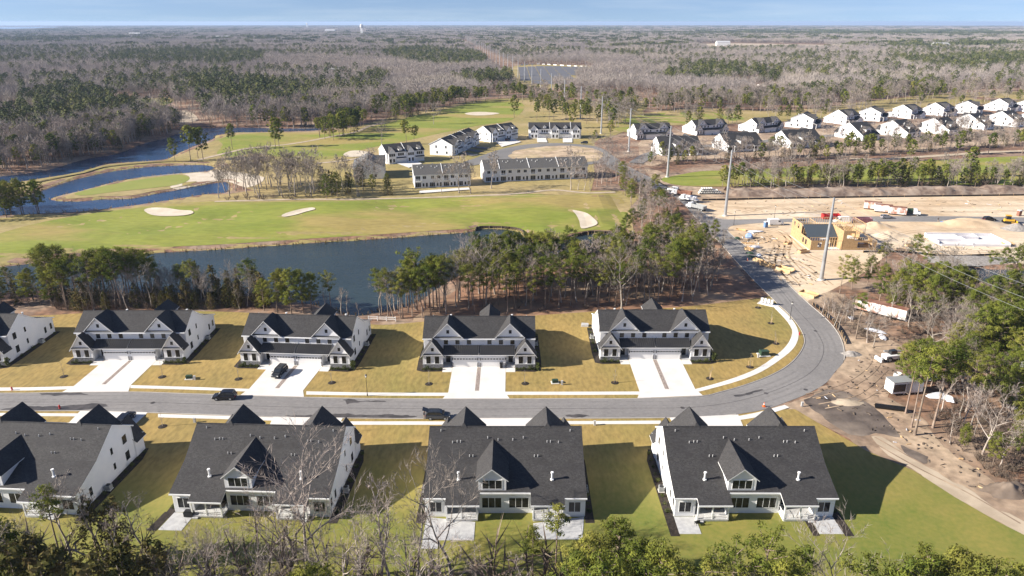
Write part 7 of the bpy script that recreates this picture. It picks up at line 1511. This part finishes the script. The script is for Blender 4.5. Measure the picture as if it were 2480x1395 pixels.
# solar field
M_PV = mat('solar_glass', (.13, .13, .14), rough=.6, spec=.6); k = 0
pv = MB(); pv.prism([(-6.6, -2.2, 1.0), (6.6, -2.2, 1.0), (6.6, 2.2, 2.6), (-6.6, 2.2, 2.6)], (0, 0, -.08)); pvm = pv.mesh('panel_face', M_PV)
lg = MB()
for q in (-5, 0, 5): lg.tube([(q, 0, 0), (q, 0, 1.7)], .1, 4)
lgm = lg.mesh('leg_row', M_GREYM); SOL = GP([(1245, 188), (1250, 166), (1330, 163), (1420, 166), (1405, 176), (1380, 190), (1372, 207), (1295, 205)]); SA = np.array(SOL); yy = SA[:, 1].min()
sheet('solar_ground', catmull(GP([(1236, 192), (1246, 160), (1330, 157), (1440, 162), (1400, 190), (1392, 212), (1285, 211)]), 3), M_ROUGH, .15, None, 'pale grass under the solar field')
nrow = 0
while yy < SA[:, 1].max() and k < 290:
    xx = SA[:, 0].min()
    while xx < SA[:, 0].max():
        if inside(SOL, np.array([xx]), np.array([yy]))[0]: t = empty('solar_array', (xx, yy, 0)); link('panel_face', pvm, t); link('leg_row', lgm, t); tag(t, 'dark blue solar panel row in the field by the pole line', 'solar panels', 'solar panel rows in the far field'); k += 1
        xx += 14.5
    nrow += 1; yy += 12 if nrow % 4 else 30
print('solar', k)
# white barns and boxes seen in the far wood
def far_building(px, py, L, W, H, lb, m=M_WHITEP, rz=0.0):
    x, y = G(px, py); t = empty('far_building', (x, y, 0), rz); b = MB(); b.box(-L / 2, L / 2, -W / 2, W / 2, 0, H); b.build('wall', m, t); r = MB(); r.prism([(-L / 2 - .4, -W / 2 - .4, H), (-L / 2 - .4, W / 2 + .4, H), (-L / 2 - .4, 0, H + W * .22)], (L + .8, 0, 0)); r.build('roof', M_PAVER, t); tag(t, lb, 'building', 'white buildings in the far wood')
for a in ((1750, 111, 42, 20, 11, 'large white quarry shed in the far wood'), (803, 183, 22, 12, 8, 'white building in the left wood, the longer one'), (712, 192, 16, 10, 7, 'white building in the left wood, the smaller one'), (800, 79, 70, 30, 16, 'white shed in the middle distance below the water tower'), (328, 88, 60, 20, 14, 'white shed in the far left wood'), (540, 96, 60, 18, 12, 'long white shed in the far left wood'), (2275, 120, 40, 20, 14, 'white domed shed in the far right wood'), (2380, 168, 22, 12, 9, 'pale house in the right wood')): far_building(*a)
def row_fence(pts, lb):
    ln = catmull(GP(pts), 6, False); t = empty('white_fence', (ln[0][0], ln[0][1], 0))
    for i in range(0, len(ln) - 1, 2): a, b_ = Vector(ln[i]) - Vector(ln[0]), Vector(ln[i + 1]) - Vector(ln[0]); q = MB(); q.prism([(a.x, a.y, 0), (b_.x, b_.y, 0), (b_.x, b_.y, 1.7), (a.x, a.y, 1.7)], (0, .3, 0)); q.build('fence_panel', M_WHITEP, t)
    tag(t, lb, 'fence')
row_fence([(1262, 158), (1300, 156), (1340, 158), (1390, 161), (1425, 162)], 'long white fence behind the solar field'); row_fence([(1798, 192), (1820, 205), (1860, 209), (1895, 207)], 'white curved fence in the right wood')
def water_tower(px, Y, h, lb):
    z = Y * CP + CAM_H * SP; x = (px - 1240) / FPX * z; t = empty('water_tower', (x, Y, 0)); b = MB(); b.tube([(0, 0, h * .66), (0, 0, h * .72), (0, 0, h * .9), (0, 0, h)], [4, 8.5, 8.5, 2], 14); b.build('tank', M_WHITEP, t)
    for i in range(5): a = i * 1.2566; q = MB(); q.tube([(math.cos(a) * 6, math.sin(a) * 6, 0), (math.cos(a) * 6, math.sin(a) * 6, h * .72)], .8, 5); q.build('leg', M_WHITEP, t)
    q = MB(); q.tube([(0, 0, 0), (0, 0, h * .7)], 1.2, 6); q.build('riser', M_WHITEP, t); tag(t, lb, 'water tower', 'white water towers')
water_tower(877, 4100, 62, 'white water tower standing above the far wood'); water_tower(744, 9000, 64, 'tiny white water tower on the horizon')
# things on patios and porches, the person at the tailgate
x, y, a = ROW1[1]; w = loc2w(x, y, a, (9.6, 11.9)); b = MB(); b.prism([(-.75, -.35, .1), (.75, -.35, .1), (.75, .35, .1), (-.75, .35, .1)], (0, 0, .8)); b.tube([(-.5, 0, .9), (.5, 0, .9)], .34, 8); tag(b.build('covered_grill', M_BLACK, None, (w[0], w[1], LAWN_Z + .05), R(a)), 'black covered grill on the paver patio', 'grill')
def chair(w, rz, lb):
    t = empty('patio_chair', (w[0], w[1], LAWN_Z + .05), rz); s = MB(); s.box(-.3, .3, -.3, .3, .38, .46); s.build('seat', M_BLACK, t); s = MB(); s.box(-.3, .3, .26, .32, .46, 1.0); s.build('backrest', M_BLACK, t)
    for q in ((-.26, -.26), (.22, -.26), (-.26, .24), (.22, .24)): s = MB(); s.box(q[0], q[0] + .04, q[1], q[1] + .04, 0, .38); s.build('leg', M_BLACK, t)
    tag(t, lb, 'chair')
x, y = G(1214, 892); b = MB(); b.prism([(-.3, -.35, .05), (.3, -.35, .05), (.3, .35, .05), (-.3, .35, .05)], (0, 0, 1.0)); b.box(-.34, .34, -.4, .4, 1.05, 1.12); tag(b.build('wheeled_bin', M_BLACK, None, (x, y, LAWN_Z + .05)), 'dark wheeled bin at the garage of the fourth far duplex', 'bin')
x, y, a = ROW1[3]; chair(loc2w(x, y, a, (9.2, 12.9)), R(200), 'black metal chair on the patio of the last near duplex')
def sofa(i, px_, lb):
    x, y, a = ROW1[i]; w = loc2w(x, y, a, (px_, 9.6)); t = empty('porch_sofa', (w[0], w[1], LAWN_Z + .44), R(a + 180)); s = MB(); s.box(-.95, .95, -.4, .4, .1, .45); s.build('seat', M_CHAIRS, t); s = MB(); s.box(-.95, .95, .25, .42, .45, .85); s.build('backrest', M_CHAIRS, t)
    for q in (-1, 1): s = MB(); s.box(q * 1.02 - .07, q * 1.02 + .07, -.4, .42, .1, .6); s.build('armrest', M_CHAIRS, t)
    tag(t, lb, 'sofa')
sofa(3, 6.0, 'brown outdoor sofa under the porch of the last near duplex'); sofa(1, 6.0, 'brown outdoor sofa under the porch of the second near duplex')
def person(x, y, rz, lb):
    bm_v = {'pelvis': (0, 0, .95), 'chest': (.05, 0, 1.3), 'neck': (.08, 0, 1.48), 'head': (.12, 0, 1.62), 'top': (.13, 0, 1.76), 'sl': (.06, .2, 1.42), 'el': (.16, .26, 1.15), 'hl': (.42, .22, 1.12), 'sr': (.06, -.2, 1.42), 'er': (.14, -.27, 1.15), 'hr': (.42, -.2, 1.1), 'kl': (.04, .1, .5), 'al': (-.02, .11, .08), 'tl': (.14, .12, .04), 'kr': (.02, -.1, .5), 'ar': (-.05, -.11, .08), 'tr': (.11, -.12, .04)}
    E = [('pelvis', 'chest'), ('chest', 'neck'), ('neck', 'head'), ('head', 'top'), ('neck', 'sl'), ('sl', 'el'), ('el', 'hl'), ('neck', 'sr'), ('sr', 'er'), ('er', 'hr'), ('pelvis', 'kl'), ('kl', 'al'), ('al', 'tl'), ('pelvis', 'kr'), ('kr', 'ar'), ('ar', 'tr')]
    rad = {'pelvis': .15, 'chest': .17, 'neck': .06, 'head': .1, 'top': .07, 'sl': .075, 'sr': .075, 'el': .05, 'er': .05, 'hl': .04, 'hr': .04, 'kl': .075, 'kr': .075, 'al': .05, 'ar': .05, 'tl': .045, 'tr': .045}
    ks = list(bm_v); me = bpy.data.meshes.new('person'); me.from_pydata([bm_v[k_] for k_ in ks], [(ks.index(a_), ks.index(b_)) for a_, b_ in E], []); o = link('person', me, None, (x, y, .06), rz); o.modifiers.new('skin', 'SKIN'); sv = me.skin_vertices[0] if me.skin_vertices else None
    if not me.skin_vertices:
        bm = bmesh.new(); bm.from_mesh(me); bm.verts.layers.skin.verify(); bm.to_mesh(me); bm.free()
    for i, k_ in enumerate(ks): me.skin_vertices[0].data[i].radius = (rad[k_],) * 2; me.skin_vertices[0].data[i].use_root = k_ == 'pelvis'
    o.modifiers.new('sub', 'SUBSURF').levels = 1; o.modifiers['sub'].render_levels = 1
    dg = bpy.context.evaluated_depsgraph_get(); m2 = bpy.data.meshes.new_from_object(o.evaluated_get(dg)); o.modifiers.clear(); o.data = m2; m2.materials.clear()
    for q in (M_SHIRT, M_JEANS, M_SKIN): m2.materials.append(q)
    for p in m2.polygons: c = p.center; p.material_index = 2 if c.z > 1.5 or (c.x > .34 and c.z > 1) else (1 if c.z < .92 else 0)
    h = MB(); h.tube([(.1, 0, 1.64), (.1, 0, 1.76), (.11, 0, 1.8)], [.115, .1, .04], 8); h.build('hair', M_BLACK, o)
    return tag(o, lb, 'person')
x, y = G(1027, 1015); person(x, y, 0, 'person in a dark top leaning to the open car tailgate')
x, y = G(2271, 538); person(x, y, 1.2, 'person in dark clothes standing on the side road')

# loose boards, sticks and litter on the bare ground
r_ = np.random.default_rng(77); db = MB()
for poly, n, sz in (([(1770, 565), (1850, 560), (1960, 620), (1990, 690), (1930, 700), (1850, 630)], 160, .7), ([(2080, 590), (2240, 570), (2450, 610), (2300, 625), (2150, 610)], 90, .7), ([(1960, 960), (2060, 900), (2110, 830), (2190, 900), (2150, 960), (2280, 1060), (2440, 1180), (2420, 1220), (2230, 1110), (2100, 1040)], 150, .35), ([(2010, 770), (2060, 740), (2200, 760), (2230, 830), (2090, 820)], 110, .4), ([(1700, 490), (2480, 476), (2480, 515), (1740, 522)], 90, .8)):
    P = GP(poly); A_ = np.array(P); k_ = 0
    while k_ < n:
        x, y = r_.uniform(A_[:, 0].min(), A_[:, 0].max()), r_.uniform(A_[:, 1].min(), A_[:, 1].max())
        if not inside(P, np.array([x]), np.array([y]))[0]: continue
        k_ += 1; L_ = sz * r_.uniform(.3, 1.6); W_ = r_.uniform(.04, .14); Mx = Matrix.Translation((x, y, .1)) @ Matrix.Rotation(r_.random() * 6.28, 4, 'Z') @ Matrix.Rotation(r_.normal() * .12, 4, 'Y'); db.box(-L_, L_, -W_, W_, -.02, r_.uniform(.03, .14), int(r_.choice(4, p=[.3, .12, .48, .1] if sz > .5 else [.06, .04, .7, .2])), Mx)
tag(db.build('site_debris', [M_LUMBER, M_WRAP, M_SCRUB, M_MULCH]), 'loose boards sticks and litter strewn on the bare ground', 'debris', kind='stuff')
# alike things told apart by their place, counted from the left of the picture
from collections import defaultdict
same = defaultdict(list)
for o in S.objects:
    if o.parent is None and o.get('category') and o.get('kind') is None: same[o['label']].append(o)
def nth(i):
    return f'{i}' + ('th' if 10 <= i % 100 <= 20 else {1: 'st', 2: 'nd', 3: 'rd'}.get(i % 10, 'th'))
for lb, os_ in same.items():
    if 1 < len(os_) <= 40:
        os_.sort(key=lambda o: to_px(o.location.x, o.location.y)[0])
        for i, o in enumerate(os_): o['label'] = f'{lb}, {nth(i + 1)} from left' if len(lb.split()) <= 13 else lb
